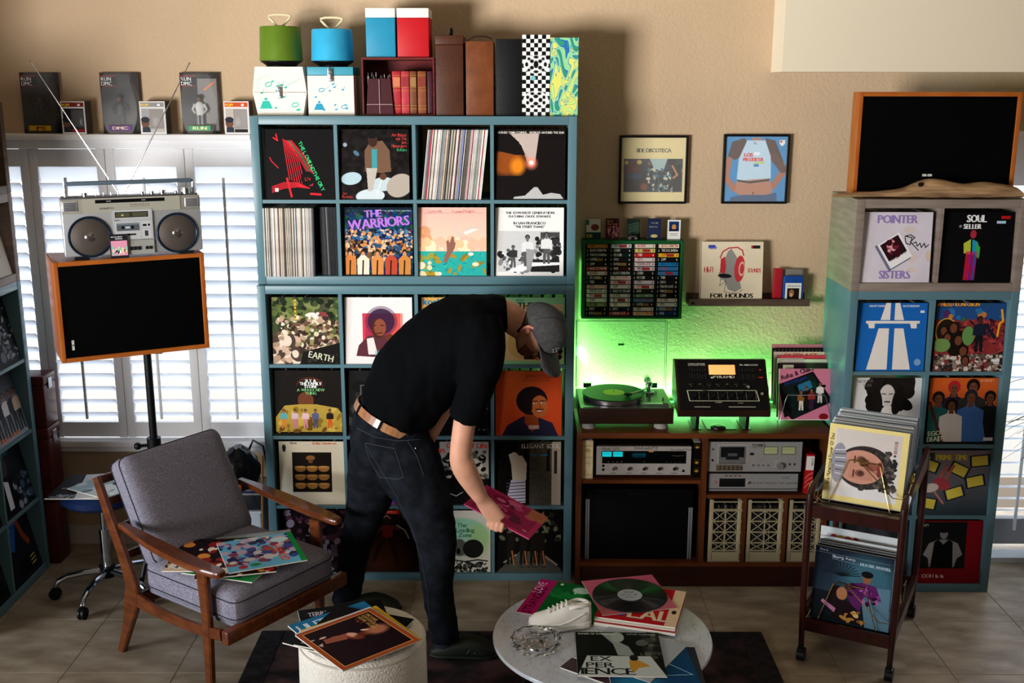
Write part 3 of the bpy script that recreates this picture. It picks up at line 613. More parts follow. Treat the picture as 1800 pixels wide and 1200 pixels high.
a = Art('#100e0d'); a.poly([(0, 1), (.36, .66), (.62, .66), (1, .94), (1, 1)], '#4a4842'); a.blobs(.02, 0, 1, .5, 80, .04, ['#2c2c22', '#5a5a48', '#14140f', '#7a745a'], .7, 47); a.line([(.12, .84), (.3, .72)], .03, '#8a8478'); a.line([(.94, .88), (.7, .70)], .03, '#8a8478')
for x in (.22, .42, .58, .70): a.poly([(x-.05, .36), (x+.06, .36), (x+.05, .62), (x+.06, .86), (x, .86), (x, .64), (x-.03, .9), (x-.06, .86)], '#1c1712'); a.line([(x+.02, .66), (x+.05, .88)], .02, '#b06a3a')
a.text('Take This Down Low', .55, .93, .05, '#151310', align='c')
fo(LL, 3, 3, 4, a, 'dark record cover with figures striding over a pale crossing', 873, 1007)
# --- right teal unit
a = Art('#1c62b0'); wv = '#e6ddd4'
a.poly([(.40, 0), (.47, 0), (.47, .25), (.33, .25)], wv); a.poly([(.53, 0), (.60, 0), (.67, .25), (.53, .25)], wv); a.rect(.12, .26, .90, .30, wv); a.poly([(.15, .3), (.25, .3), (.25, .37), (.17, .37)], wv); a.poly([(.76, .3), (.86, .3), (.86, .37), (.78, .37)], wv)
a.poly([(.31, .37), (.46, .37), (.46, .98), (.16, .98)], wv); a.poly([(.54, .37), (.67, .37), (.80, .98), (.54, .98)], wv); a.text('KRAFTWERK', .16, .06, .045, wv, bold=1); a.text('AUTOBAHN', .64, .06, .045, wv, bold=1); a.ell(.90, .87, .05, .05, '#7aa0c8'); a.rect(.90, .11, .96, .145, '#d8dce0')
fo(RU, 0, 0, 4, a, 'bright blue record cover with a white motorway sign', 1503, 648)
a = Art('#7a2c2c'); a.rect(0, 0, 1, .25, '#234a80'); a.blobs(0, .25, 1, .75, 160, .05, ['#8a2f30', '#5a1c24', '#a8403a', '#3a1820'], .4, 51); a.blobs(0, .76, 1, 1, 200, .03, ['#c8beb0', '#5a4c44', '#2c2522', '#8a7a6c'], .7, 52); a.blobs(.1, .1, .95, .25, 12, .05, ['#3a5a3a', '#b8763a', '#4a2c5a', '#2a6aa0'], 1, 53)
a.ell(.16, .42, .16, .20, '#d8a82a'); a.ell(.16, .42, .145, .185, '#241812'); a.ell(.30, .58, .14, .2, '#1a120f')
for x, y, r in ((.12, .40, .06), (.18, .50, .06), (.26, .36, .07), (.34, .54, .07), (.42, .70, .07), (.46, .84, .06)): a.ell(x, y, r*1.1, r*1.25, '#17100d'); a.ell(x, y+.01, r*.75, r, '#6a3c28')
a.ell(.48, .48, .09, .14, '#5f8a4a'); a.ell(.10, .62, .13, .10, '#6a8a4a'); a.person(.64, .24, .08, '#4a2a1c', '#14100e', '#1a2030', '#14181f', face=False); a.line([(.72, .32), (.86, .50)], .05, '#18202c'); a.line([(.90, .48), (.92, .30), (.97, .26), (.94, .10)], .03, '#f0a828')
a.text('ORGANIZED KONFUSION', -.13, .045, .085, '#f09a1c', bold=2, sx=.8); a.line([(0, .055), (.6, .055)], .004, '#101010'); a.text('STRESS', .62, .045, .06, '#2c5a3a'); a.rect(.84, .82, .96, .86, '#e0e0e0')
fo(RU, 1, 0, 4, a, 'crowded collage record cover in red, blue and green with orange title', 1640, 650)
a = Art('#d8d6d2'); a.ell(.52, .26, .28, .30, '#15120f'); a.blobs(.26, .05, .8, .5, 40, .08, ['#15120f', '#1f1a17'], 1.4, 55); a.ell(.50, .27, .115, .17, '#cfc6c0'); a.poly([(.3, .6), (.48, .42), (.56, .42), (.80, .56), (.9, 1), (.2, 1)], '#dcd4cf'); a.line([(.42, .24), (.48, .245)], .012, '#2a2220'); a.line([(.53, .245), (.58, .24)], .012, '#2a2220'); a.line([(.47, .36), (.54, .36)], .02, '#4a3a38'); a.ell(.36, .34, .07, .2, '#191512', -10); a.ell(.66, .34, .08, .22, '#191512', 10)
a.text('NORMA', .05, .08, .07, '#6a665e', -3); a.text('SUN', .14, .14, .07, '#6a665e', -3)
fo(RU, 0, 1, 4, a, 'white record cover with a black and white portrait of a curly haired woman', 1498, 775, dark=False)
a = Art('#c8561f'); a.grad('#c85a22', '#b0481c'); 
for x, y, h, t, hat in ((.36, .16, .16, '#2a2030', '#b01c28'), (.64, .14, .17, '#30302c', '#1a1210'), (.14, .32, .16, '#28605a', '#1a1412'), (.90, .30, .15, '#1c1c1e', '#151515'), (.62, .30, .17, '#3f6aa8', '#20242a'), (.34, .42, .15, '#d8ccc4', '#16100d')): a.person(x, y, h, '#6a3f2a', hat, t, None, afro=1.15)
a.poly([(.18, .62), (.50, .62), (.52, .95), (.2, .95)], '#d8ccc4'); a.poly([(.50, .5), (.78, .5), (.88, .98), (.52, .98)], '#3f6aa8'); a.line([(.02, .38), (.22, .95)], .05, '#4a3024'); a.rect(0, .965, 1, 1, '#1c1614'); a.text('INTERNET', .94, .06, .06, '#e8b890', align='r', sx=.8); a.text('EGO', .02, .88, .1, '#e8e4c0', -6, bold=1); a.text('DEATH', .01, .97, .1, '#e8e4c0', -6, bold=1, sx=.85); a.rect(.84, .90, .98, .95, '#d0d0d0')
fo(RU, 1, 1, 4, a, 'orange record cover with six people, one in a blue sweatshirt', 1630, 773)
fo(RU, 0, 2, 4, Art('#3a3f44').noise(.1, 10), 'dull grey record cover hidden behind the loaded trolley', 1494, 905)
a = Art('#7a6c70'); a.grad('#8a7a80', '#2e3c42'); a.rect(.0, .04, .17, .17, '#3a4030'); a.text('PRIME TIME', .19, .15, .125, '#d8c23a', bold=3, sx=.82)
for x, y, r in ((.85, .16, -6), (.10, .23, 20), (.55, .30, 25), (.80, .48, -12), (.50, .66, -18), (.1, .82, 10)):
    for k, (s, c) in enumerate(((.15, '#1a2430'), (.12, '#d6c04a'))):
        w, h = s, s*.62; cr, sr = math.cos(R(r)), math.sin(R(r)); a.poly([(x+u*cr-v*sr, y+u*sr+v*cr) for u, v in ((-w, -h), (w, -h), (w, h), (-w, h))], c)
a.line([(.24, .46), (.36, .26)], .05, '#a85a48'); a.line([(.36, .44), (.46, .24)], .05, '#a85a48'); a.ell(.30, .52, .14, .09, '#a03c44', 20); a.ell(.14, .58, .12, .07, '#c8b8b0', -10); a.ell(.03, .54, .06, .07, '#2c1814'); a.line([(.2, .64), (.34, .82)], .03, '#b5705a')
fo(RU, 1, 2, 4, a, 'mauve record cover with yellow labels around a figure lying down', 1628, 903)
fo(RU, 0, 3, 4, Art('#30343a').noise(.1, 8), 'dark slate record cover in the bottom corner behind the trolley', 1490, 1030)
a = Art('#8f1420'); a.grad('#96141f', '#7d101a'); a.rect(.0, .02, .76, .76, '#1a1a1c'); a.ell(.42, .22, .075, .10, '#1c1a1a'); a.ell(.42, .21, .06, .085, '#8a8684'); a.ell(.42, .15, .075, .045, '#161414'); a.poly([(.12, .54), (.20, .36), (.34, .30), (.50, .30), (.64, .36), (.72, .54), (.64, .60), (.60, .74), (.22, .74), (.2, .6)], '#8f8b8a'); a.poly([(.28, .34), (.34, .30), (.42, .38), (.50, .30), (.56, .34), (.58, .74), (.24, .74)], '#0d0d0f'); a.text('Juan', .04, .1, .09, '#d8d8d8', -4); a.text('OOH la la', .12, .91, .085, '#e8d0d0', bold=1)
fo(RU, 1, 3, 4, a, 'dark red record cover with a black and white photo of a man in a vest', 1622, 1024)
# --- grey unit
GU = RU+Vector((0, 0, 1.47))
a = Art('#cdc6cf'); a.noise(.02, 10); lv = '#8f78ae'; a.text('POINTER', .5, .155, .165, lv, align='c', bold=4, sx=.92); a.text('SISTERS', .5, .945, .165, lv, align='c', bold=4, sx=.88); a.ell(.68, .25, .09, .05, '#d0bcb0', al=.6); a.ell(.74, .66, .07, .06, '#d4bfb2', al=.7); a.ell(.98, .62, .05, .08, '#d0b8a8'); a.ell(.74, .82, .08, .04, '#d4bfb2', al=.7)
def q(cx, cy, w, h, r, c):
    cr, sr = math.cos(R(r)), math.sin(R(r)); a.poly([(cx+u*cr-v*sr, cy+u*sr+v*cr) for u, v in ((-w, -h), (w, -h), (w, h), (-w, h))], c)
q(.46, .57, .18, .21, -32, '#6a6a80'); q(.485, .545, .175, .20, -32, '#e6e2e4'); q(.465, .51, .145, .135, -32, '#2a1218'); a.blobs(.38, .4, .56, .6, 16, .035, ['#a8404a', '#6a2030', '#d89aa0', '#3a1018'], 1, 61); a.text('Energy-Party', .44, .70, .05, '#2a2a2a', -32)
a.line([(.62, .36), (.64, .44), (.70, .46), (.72, .36), (.62, .34), (.70, .32), (.76, .36), (.70, .42), (.82, .54)], .012, '#101010'); a.line([(.74, .44), (.78, .42), (.80, .48), (.84, .44), (.86, .50), (.90, .44), (.92, .50), (.96, .46)], .012, '#101010')
fo(GU, 0, 0, 1, a, 'white record cover with lilac slab lettering and a black signature', 1507, 493, dark=False)
a = Art('#0b0b0d'); a.text('SOUL', .34, .14, .15, '#e4e4e4', bold=4, sx=.8); a.text('SELLER', .30, .235, .10, '#e4e4e4', bold=3, sx=.9); a.text('*', .24, .25, .1, '#e4e4e4'); a.text('*', .52, .14, .1, '#e4e4e4'); a.rect(.83, .05, .96, .095, '#b0181c'); a.rect(.77, .12, .90, .16, '#a8c8dc')
a.ell(.45, .31, .045, .06, '#a02a3a'); a.poly([(.32, .44), (.42, .38), (.43, .6), (.33, .58)], '#b0b83a'); a.poly([(.44, .38), (.52, .42), (.56, .58), (.45, .6)], '#1f8fb0'); a.poly([(.50, .42), (.56, .50), (.55, .66), (.50, .62)], '#3aa04a')
for k in range(9): a.line([(.37+k*.018, .56), (.35+k*.018, .96)], .014, ['#c01a2c', '#d8203a', '#b01870', '#e02030', '#7a20a0', '#c01a2c', '#9020a0', '#2a60b0', '#b02060'][k])
fo(GU, 1, 0, 1, a, 'black record cover with a rainbow coloured figure under white stacked title', 1650, 493)
# --- left bookcase covers, facing the room
LBM = Matrix.Translation(LB) @ Matrix.Rotation(PI/2, 4, 'Z')
def fl_(c, r, rows, z, art, label, dx=.010):
    x0, z0 = cell(c, r, rows); mw = LBM @ Matrix.Translation((0, 0, z)) @ tilt((x0+dx+SW/2, .012, z0+.0008), 0, R(12))
    return sleeve_obj(art, None, label, mw)
a = Art('#0d0e10'); a.blobs(.1, .1, .9, .9, 50, .07, ['#25282c', '#15171a', '#5a6068', '#0a0a0a'], 1, 71); a.ell(.5, .35, .12, .16, '#4a4038'); a.blobs(.6, .1, 1, 1, 60, .02, ['#8a8f96', '#202226'], 2, 72)
fl_(1, 0, 4, 0, a, 'nearly black record cover at the left edge, top row of the teal shelf'); 
a = Art('#4a4e55'); a.grad('#30343a', '#8a8f98'); 
for x, c in ((.2, '#c8c8cc'), (.38, '#1a1a1e'), (.56, '#d0c8c8'), (.74, '#2a2a30'), (.9, '#c0a890')): a.person(x, .34, .10, '#7a5040', '#15100e', c, '#26262c', face=False)
a.text('STREET TUNES', .1, .97, .1, '#c86a28', bold=2)
fl_(1, 1, 4, 0, a, 'grey record cover with standing figures and orange lettering, left bookcase')
a = Art('#15191f'); a.ell(.35, .25, .13, .17, '#3a3230'); a.poly([(.05, .9), (.12, .45), (.35, .40), (.6, .5), (.7, .9)], '#0d0f14'); a.poly([(.25, .45), (.38, .5), (.34, .9), (.2, .9)], '#d8dade'); a.blobs(.5, .5, 1, .95, 30, .05, ['#3a5068', '#20262e', '#8a94a0'], 1, 73); a.text('TIME FLY', .3, .12, .09, '#2a8a80')
fl_(1, 2, 4, 0, a, 'record cover with a man in a black suit, left bookcase')
a = Art('#1a1c26'); a.poly([(0, 0), (.6, .1), (.35, .5), (.1, .4)], '#2a5aa0'); a.poly([(.0, .2), (.4, .15), (.2, .35)], '#c8c8d4'); a.line([(.6, .0), (.7, .35), (.8, .5)], .1, '#8a3a24'); a.poly([(.3, .7), (.8, .66), (.9, .95), (.4, .92)], '#111114')
for k in range(3): a.line([(.72, .74+k*.06), (.86, .73+k*.06)], .02, '#d8c85a')
fl_(1, 3, 4, 0, a, 'blue and black record cover with a striped shoe, bottom of left bookcase')
fl_(0, 2, 4, 0, Art('#222428').noise(.1, 8), 'charcoal record cover cut by the left edge of the frame')
fl_(0, 3, 4, 0, Art('#1c2024').noise(.1, 8), 'dark blue grey record cover cut by the lower left edge')
a = Art('#ccc8c0'); a.ell(.5, .5, .25, .3, '#9a948a'); a.line([(.3, .8), (.6, .85), (.8, .7)], .02, '#2a2a2a'); a.line([(.2, .9), (.5, .93)], .02, '#2a2a2a')
fl_(1, 0, 1, 1.47, a, 'white record cover with black scribbles, upper grey shelf at the left edge')
# ================================================================== things on top of the shelf
TZ = UL.z+.7655
def xr(a, b, Y, y=150): return at(a, y, Y=Y).x, at(b, y, Y=Y).x
def zr(t, Y, x=800): return at(x, t, Y=Y).z
black_m = M('black_plastic', '#0b0b0c', .4); chrome = M('chrome', '#cfd2d6', .12, 1); steel = M('brushed_steel', '#a9abb0', .3, 1); brass = M('brass_wire', '#b89a5c', .25, 1)
cream_m = M('cream_handle', '#d9cba4', .35)
def tin(col, name, label, pxl, pxr, ytop, ybot):
    Y = 5.09; x0, x1 = xr(pxl, pxr, Y); cx = (x0+x1)/2; r = (x1-x0)/2
    z0 = TZ+.216
    t = thing('record_carrier', label, 'case', (cx, Y+.06, z0)); h = zr(ytop, Y)-z0
    m = M(name, col, .35, .15, var=.05, scale=20)
    b = MB(); b.lathe([(r*.70, .0), (r*.70, .006), (r*.95, .022), (r*.96, .026)], n=40); b.build('tin_base', black_m, t)
    b = MB(); b.lathe([(r*.97, .026), (r, .030), (r*.985, .038), (r*.93, h-.006), (r*.90, h), (0, h+.003)], n=48); b.build('tin_cover', m, t)
    b = MB(); w = .05; hz = h
    b.tube([(-.010, 0, hz), (-w*.93, 0, hz+.038), (-w, 0, hz+.047), (-w*.6, 0, hz+.052), (0, 0, hz+.053), (w*.6, 0, hz+.052), (w, 0, hz+.047), (w*.93, 0, hz+.038), (.010, 0, hz)], .0055, 8, closed=True)
    b.cyl((0, 0, hz-.002), (0, 0, hz+.006), .014, n=16); b.build('handle', cream_m, t); return t
tin('#5d7a22', 'green_enamel', 'olive green drum-shaped record carrier with cream handle, on the hexagonal white case', 454, 530, 46, 105)
tin('#35a6cf', 'sky_enamel', 'sky blue drum-shaped record carrier with cream handle, on the white case with teal band', 545, 621, 51, 113)
def notes(seed, band=None, col='#2fae98'):
    a = Art('#ddd8cc'); a.noise(.02, 30)
    r = random.Random(seed)
    for k in range(4):
        pts = [(x/12, .25+.05*k+.09*math.sin(x*.7+k*.8+seed)) for x in range(1, 12)]; a.line(pts, .005, '#8fb8ae')
    for _ in range(11):
        x, y = r.uniform(.15, .85), r.uniform(.2, .92); a.ell(x, y, .03, .018, col, -20)
        if r.random() < .5: a.line([(x+.025, y), (x+.04, y-.08)], .008, col)
    for x, y in ((.3, .36), (.78, .78)): a.ell(x, y, .07, .05, col, -20); a.ell(x, y, .055, .03, '#ddd8cc', -20)
    a.poly([(.18, .70), (.30, .70), (.36, .86), (.12, .86)], col); a.ell(.24, .66, .03, .03, col)
    if band: a.rect(0, 0, 1, .15, band)
    return a
def latch(t, x, y, z, h=.05, w=.022):
    b = MB().rbox(x-w/2, x+w/2, y-.008, y, z-h/2, z+h/2, .003); b.rbox(x-w*.35, x+w*.35, y-.014, y-.006, z-h*.32, z+h*.2, .003)
    b.tube([(x-w*.25, y-.012, z+h*.3), (x-w*.25, y-.014, z+h*.62), (x+w*.25, y-.014, z+h*.62), (x+w*.25, y-.012, z+h*.3)], .002, 6)
    return b.build('latch', steel, t)
# hexagonal case
Y = 5.03; x0, x1 = xr(444, 539, Y, 160); w = x1-x0; z1 = .2145
t = thing('record_case', 'white hexagonal record case with green musical drawings, far left on the shelf top', 'case', ((x0+x1)/2, Y, TZ))
hexo = [(-.42*w, 0), (.42*w, 0), (.5*w, z1*.48), (.44*w, z1), (-.44*w, z1), (-.5*w, z1*.48)]
art = notes(2); am = art.mat('case_print_one', .45)
def face_poly(poly, y, y1, m_f, m_s, W, H, nm, par, z0=0):
    b = MB(); n = len(poly); vs = [(a, y, c) for a, c in poly]+[(a, y1, c) for a, c in poly]
    b.add(vs, [list(range(n))], 0, {0: [((a+W/2)/W, (c-z0)/H) for a, c in poly]})
    b.add(vs, [list(range(2*n-1, n-1, -1))]+[(i, n+i, n+(i+1) % n, (i+1) % n) for i in range(n)], 1)
    return b.build(nm, [m_f, m_s], par)
white_case = M('white_vinyl_case', '#d9d4c9', .5, var=.04, scale=14)
face_poly([(-.42*w, 0), (.42*w, 0), (.5*w, z1*.475), (-.5*w, z1*.475)], 0, .2, am, white_case, w, z1, 'case_body', t)
face_poly([(-.5*w, z1*.485), (.5*w, z1*.485), (.44*w, z1), (-.44*w, z1)], 0, .2, am, white_case, w, z1, 'case_lid', t)
latch(t, 0, 0, z1*.47)
x0, x1 = xr(541, 622, Y, 160); w = x1-x0
t = thing('record_case', 'white square record case with teal band and blue drawings, second on the shelf top', 'case', ((x0+x1)/2, Y, TZ))
am = notes(5, None, '#2b8fae').mat('case_print_two', .45)
b = slab(MB(), w, .176, .22, z=0); b.build('case_body', [am, white_case], t)
box('case_lid', M('teal_vinyl_lid', '#3f93a6', .45), -w/2, w/2, -.001, .22, .1775, z1, t, r=.003); latch(t, 0, -.001, .178, .055, .026)
# open red wooden box
redwood = M('red_wood', '#4a1414', .4, col2='#6a1c18', scale=10, stretch=(1, 1, 6))
x0, x1 = xr(636, 764, 5.02, 150); w = x1-x0; H = zr(101, 5.02)-TZ
t = thing('wooden_box', 'open dark red wooden box holding red books, under the blue and red boxes', 'box', ((x0+x1)/2, 5.02, TZ)); bw = w/2
box('side_panel', redwood, -bw, -bw+.008, 0, .2, 0, H, t); box('side_panel', redwood, bw-.008, bw, 0, .2, 0, H, t)
box('top_panel', redwood, -bw+.0085, bw-.0085, 0, .2, H-.010, H, t); box('bottom_panel', redwood, -bw+.0085, bw-.0085, 0, .2, 0, .006, t); box('back_panel', redwood, -bw+.0085, bw-.0085, .192, .2, .0065, H-.0105, t)
xc = (x0+x1)/2
# stitched pencil holder and pens
hx0, hx1 = xr(638, 690, 5.0, 170); hw = hx1-hx0; hh = zr(138, 5.0)-TZ-.007
pm = M('oxblood_leather', '#3b0f16', .4, var=.15, scale=30)
t = thing('pencil_holder', 'tapered oxblood leather pencil holder with pale stitching, inside the red wooden box', 'holder', (hx0+hw/2+.006, 5.045, TZ+.0062))
b = MB(); b.loft([[(-hw*.46, -.03, 0), (hw*.46, -.03, 0), (hw*.46, .04, 0), (-hw*.46, .04, 0)], [(-hw*.38, -.024, hh), (hw*.38, -.024, hh), (hw*.38, .034, hh), (-hw*.38, .034, hh)]], smooth=False, cap=False)
b.add([(-hw*.46, -.03, 0), (hw*.46, -.03, 0), (hw*.46, .04, 0), (-hw*.46, .04, 0)], [(0, 3, 2, 1)]); b.add([(-hw*.40, -.026, hh*.8), (hw*.40, -.026, hh*.8), (hw*.40, .034, hh*.8), (-hw*.40, .034, hh*.8)], [(0, 1, 2, 3)])
b.build('holder_body', pm, t)
st = M('pale_stitching', '#b09090', .7); b = MB(); b.box(-.0012, .0012, -.0315, -.029, .003, hh-.003); b.box(-hw*.44, hw*.44, -.0315, -.0285, hh*.27, hh*.285); o = b.build('stitching', st, t)
for i in range(9):
    px = hx0+.016+i*(hw-.03)/8; col = ['#c9c9c4', '#1c1c20', '#d8d8d8', '#3a3a3a', '#b8a890', '#c4c8cc', '#8a2020', '#d9d9d9', '#5a5046'][i]
    t2 = thing('pen', ['white', 'black', 'silver tipped', 'dark grey', 'tan', 'pale blue', 'dark red', 'clear', 'brown capped'][i]+' pen standing in the oxblood holder on the shelf top', 'pen', (px+.003, 5.05+.006*(i % 3), TZ+hh*.8+.010), (0, R(RND.uniform(-8, 8)), 0), 'pens in the leather holder')
    L = RND.uniform(.018, .038)+.02; MB().cyl((0, 0, 0), (0, 0, L*.7), .0036, n=8).build('barrel', M('pen_'+str(i), col, .35), t2); MB().cyl((0, 0, L*.7), (0, 0, L), .003, .0015, n=8).build('tip', steel, t2)
# leather bound books in the box
bx = [(688, 704, '#a3222c', 0), (704, 719, '#a8303a', 1), (719, 732, '#6b3b1e', 2), (733, 749, '#7a3f22', 3), (750, 763, '#3a1220', 4)]
gold = M('gold_tooling', '#b08a3a', .35, .8)
for k, (a, c, col, s) in enumerate(bx):
    X0, X1 = xr(a, c, 5.0, 165); X1 = min(X1, xc+bw-.009)
    t = thing('leather_book', ['red leather book with gilt label nearest the pencil holder', 'mottled crimson leather book, second from the holder', 'brown leather book with gold bands, in the middle of the row', 'tan brown leather book with gold bands, fourth from the holder', 'plain dark maroon book at the right end in the wooden box'][k], 'book', ((X0+X1)/2, 5.03, TZ+.0062), None, 'leather books in the red wooden box')
    w_ = (X1-X0)/2-.0006; h_ = zr(124, 5.0)-TZ-.008
    b = MB().rbox(-w_, w_, 0, .12, 0, h_, .004); b.build('book_cover', M('book_leather_'+str(k), col, .45, var=.2, scale=35), t)
    b = MB()
    for z in (.12, .2, .55, .62, .9) if k < 4 else (): b.box(-w_*.9, w_*.9, -.0012, .001, h_*z, h_*z+.0015)
    if k < 4: b.build('gilt_band', gold, t); box('title_label', M('label_'+str(k), ['#c0704a', '#8a2028', '#8f6a3a', '#7a2a20'][k], .5), -w_*.8, w_*.8, -.001, .002, h_*.64, h_*.86, t)
# blue and red boxes with white lids
for a, c, col, nm, lb in ((643, 695, '#1f84a6', 'blue_vinyl', 'blue record box with white lid on the wooden box'), (698, 754, '#b3101a', 'red_vinyl', 'bright red record box with white lid on the wooden box')):
    X0, X1 = xr(a, c, 5.04, 60); z0 = TZ+H+.0003; zt = zr(14, 5.04); zl = zr(31, 5.04)
    t = thing('record_box', lb, 'box', ((X0+X1)/2, 5.04, z0)); w_ = (X1-X0)/2
    box('box_body', M(nm, col, .45, var=.05, scale=20), -w_, w_, 0, .19, 0, zl-z0-.0005, t, r=.003); box('box_lid', M('white_lid', '#e2ded6', .5), -w_-.0005, w_+.0005, -.001, .191, zl-z0, zt-z0, t, r=.003)
    box('lid_strap', black_m, -w_*.6, w_*.3, .05, .08, zt-z0, zt-z0+.003, t)
# tall cases
lea1 = M('brown_leather', '#4c2816', .45, col2='#3a1d10', scale=9, bump=.0006, bscale=80); lea2 = M('tan_leather', '#5e3017', .4, col2='#74401f', scale=14, bump=.0006, bscale=80)
blk_lea = M('black_grained_vinyl', '#08090c', .5, spec=.25, bump=.001, bscale=160)
def tall(name, label, a, c, top, mats, split=None, handle=None):
    X0, X1 = xr(a, c, 5.0, 150); w_ = (X1-X0)/2; hh = zr(top, 5.0)-TZ
    t = thing(name, label, 'case', ((X0+X1)/2, 5.0, TZ)); m = mats if isinstance(mats, list) else [mats]
    zs = hh*split if split else hh
    if len(m) == 1: box('case_body', m[0], -w_, w_, 0, .27, 0, zs-.0006, t, r=.003)
    else: slab(MB(), 2*w_, zs-.0006, .27, uv=(0, 0, 1, split or 1)).build('case_body', m, t)
    if split:
        if len(m) == 1: box('case_lid', m[0], -w_-.0006, w_+.0006, -.0008, .2708, zs, hh, t, r=.003)
        else: slab(MB(), 2*w_+.001, hh-zs, .271, uv=(0, split, 1, 1), y=-.0008, z=zs).build('case_lid', m, t)
    if handle: MB().tube([(0, .06, hh), (-.002, .06, hh+.03), (.006, .10, hh+.035), (.004, .14, hh)], .005, 6).build('handle', black_m, t)
    return t
tall('leather_case', 'tall dark brown leather record case with upright strap, next to the wooden box', 766, 815, 62, lea1, .885, True)
t = tall('leather_case', 'reddish brown leather record case with zip frame, between brown and black cases', 819, 868, 72, lea2)
MB().tube([(-.07, .004, .26+.06), (-.02, .0, .345), (.03, .0, .345), (.055, .004, .335)], .004, 6).build('zip_pull', M('dark_leather_strap', '#2a1409', .5), t)
tall('vinyl_case', 'black grained record case standing between brown leather and checkered cases', 872, 917, 68, blk_lea)
a = Art('#e0dedb', 128, 384)
for i in range(7):
    for j in range(20):
        if (i+j) % 2: a.rect(i/7, j/20, (i+1)/7, (j+1)/20, '#111111')
for cy, f in ((.36, 0), (.80, 1)):
    # bulged squares
    a.ell(.5, cy, .46, .115, '#e0dedb'); 
    for i in range(-2, 3):
        for j in range(-2, 3):
            if (i+j+f) % 2 == 0: a.ell(.5+i*.17*(1-abs(j)*.12), cy+j*.045*(1-abs(i)*.12), .085*(1-.18*abs(i)), .024*(1-.18*abs(j))*1.1 if (i or j) else .045, '#111111')
a.ell(.40, .53, .09, .03, '#6fb4b8')
tall('vinyl_case', 'black and white checkered record case with bulging pattern', 918, 966, 61, [a.mat('checker_print', .4), M('checker_side', '#c8c5c0', .5)], .91)
a = Art('#a9c48c', 128, 384)
X, Yy = a.X, a.Y; r_ = np.random.RandomState(4)
wx = X*2.2+.6*np.sin(Yy*9+X*3)+.35*np.sin(X*7+Yy*13); wy = Yy*5+.7*np.sin(X*5+Yy*4)+.4*np.cos(X*11-Yy*7); v = np.sin(wx*3.1+wy*2.3)+.6*np.sin(wx*5.3-wy*4.1)
for lo, hi, c in ((-2, -1.05, '#2f8f6a'), (-1.05, -.75, '#2a6aa8'), (-.75, -.1, '#8cc890'), (-.1, .1, '#3f88b0'), (.1, .9, '#d2d068'), (.9, 1.05, '#2f7f90'), (1.05, 2, '#bcd878')): a.mix(((v >= lo)&(v < hi)).astype(np.float32), c)
tall('vinyl_case', 'yellow and green marbled record case at the right end of the shelf top', 967, 1016, 66, [a.mat('marbled_print', .4), M('marble_side', '#9ab07c', .5)], .86)
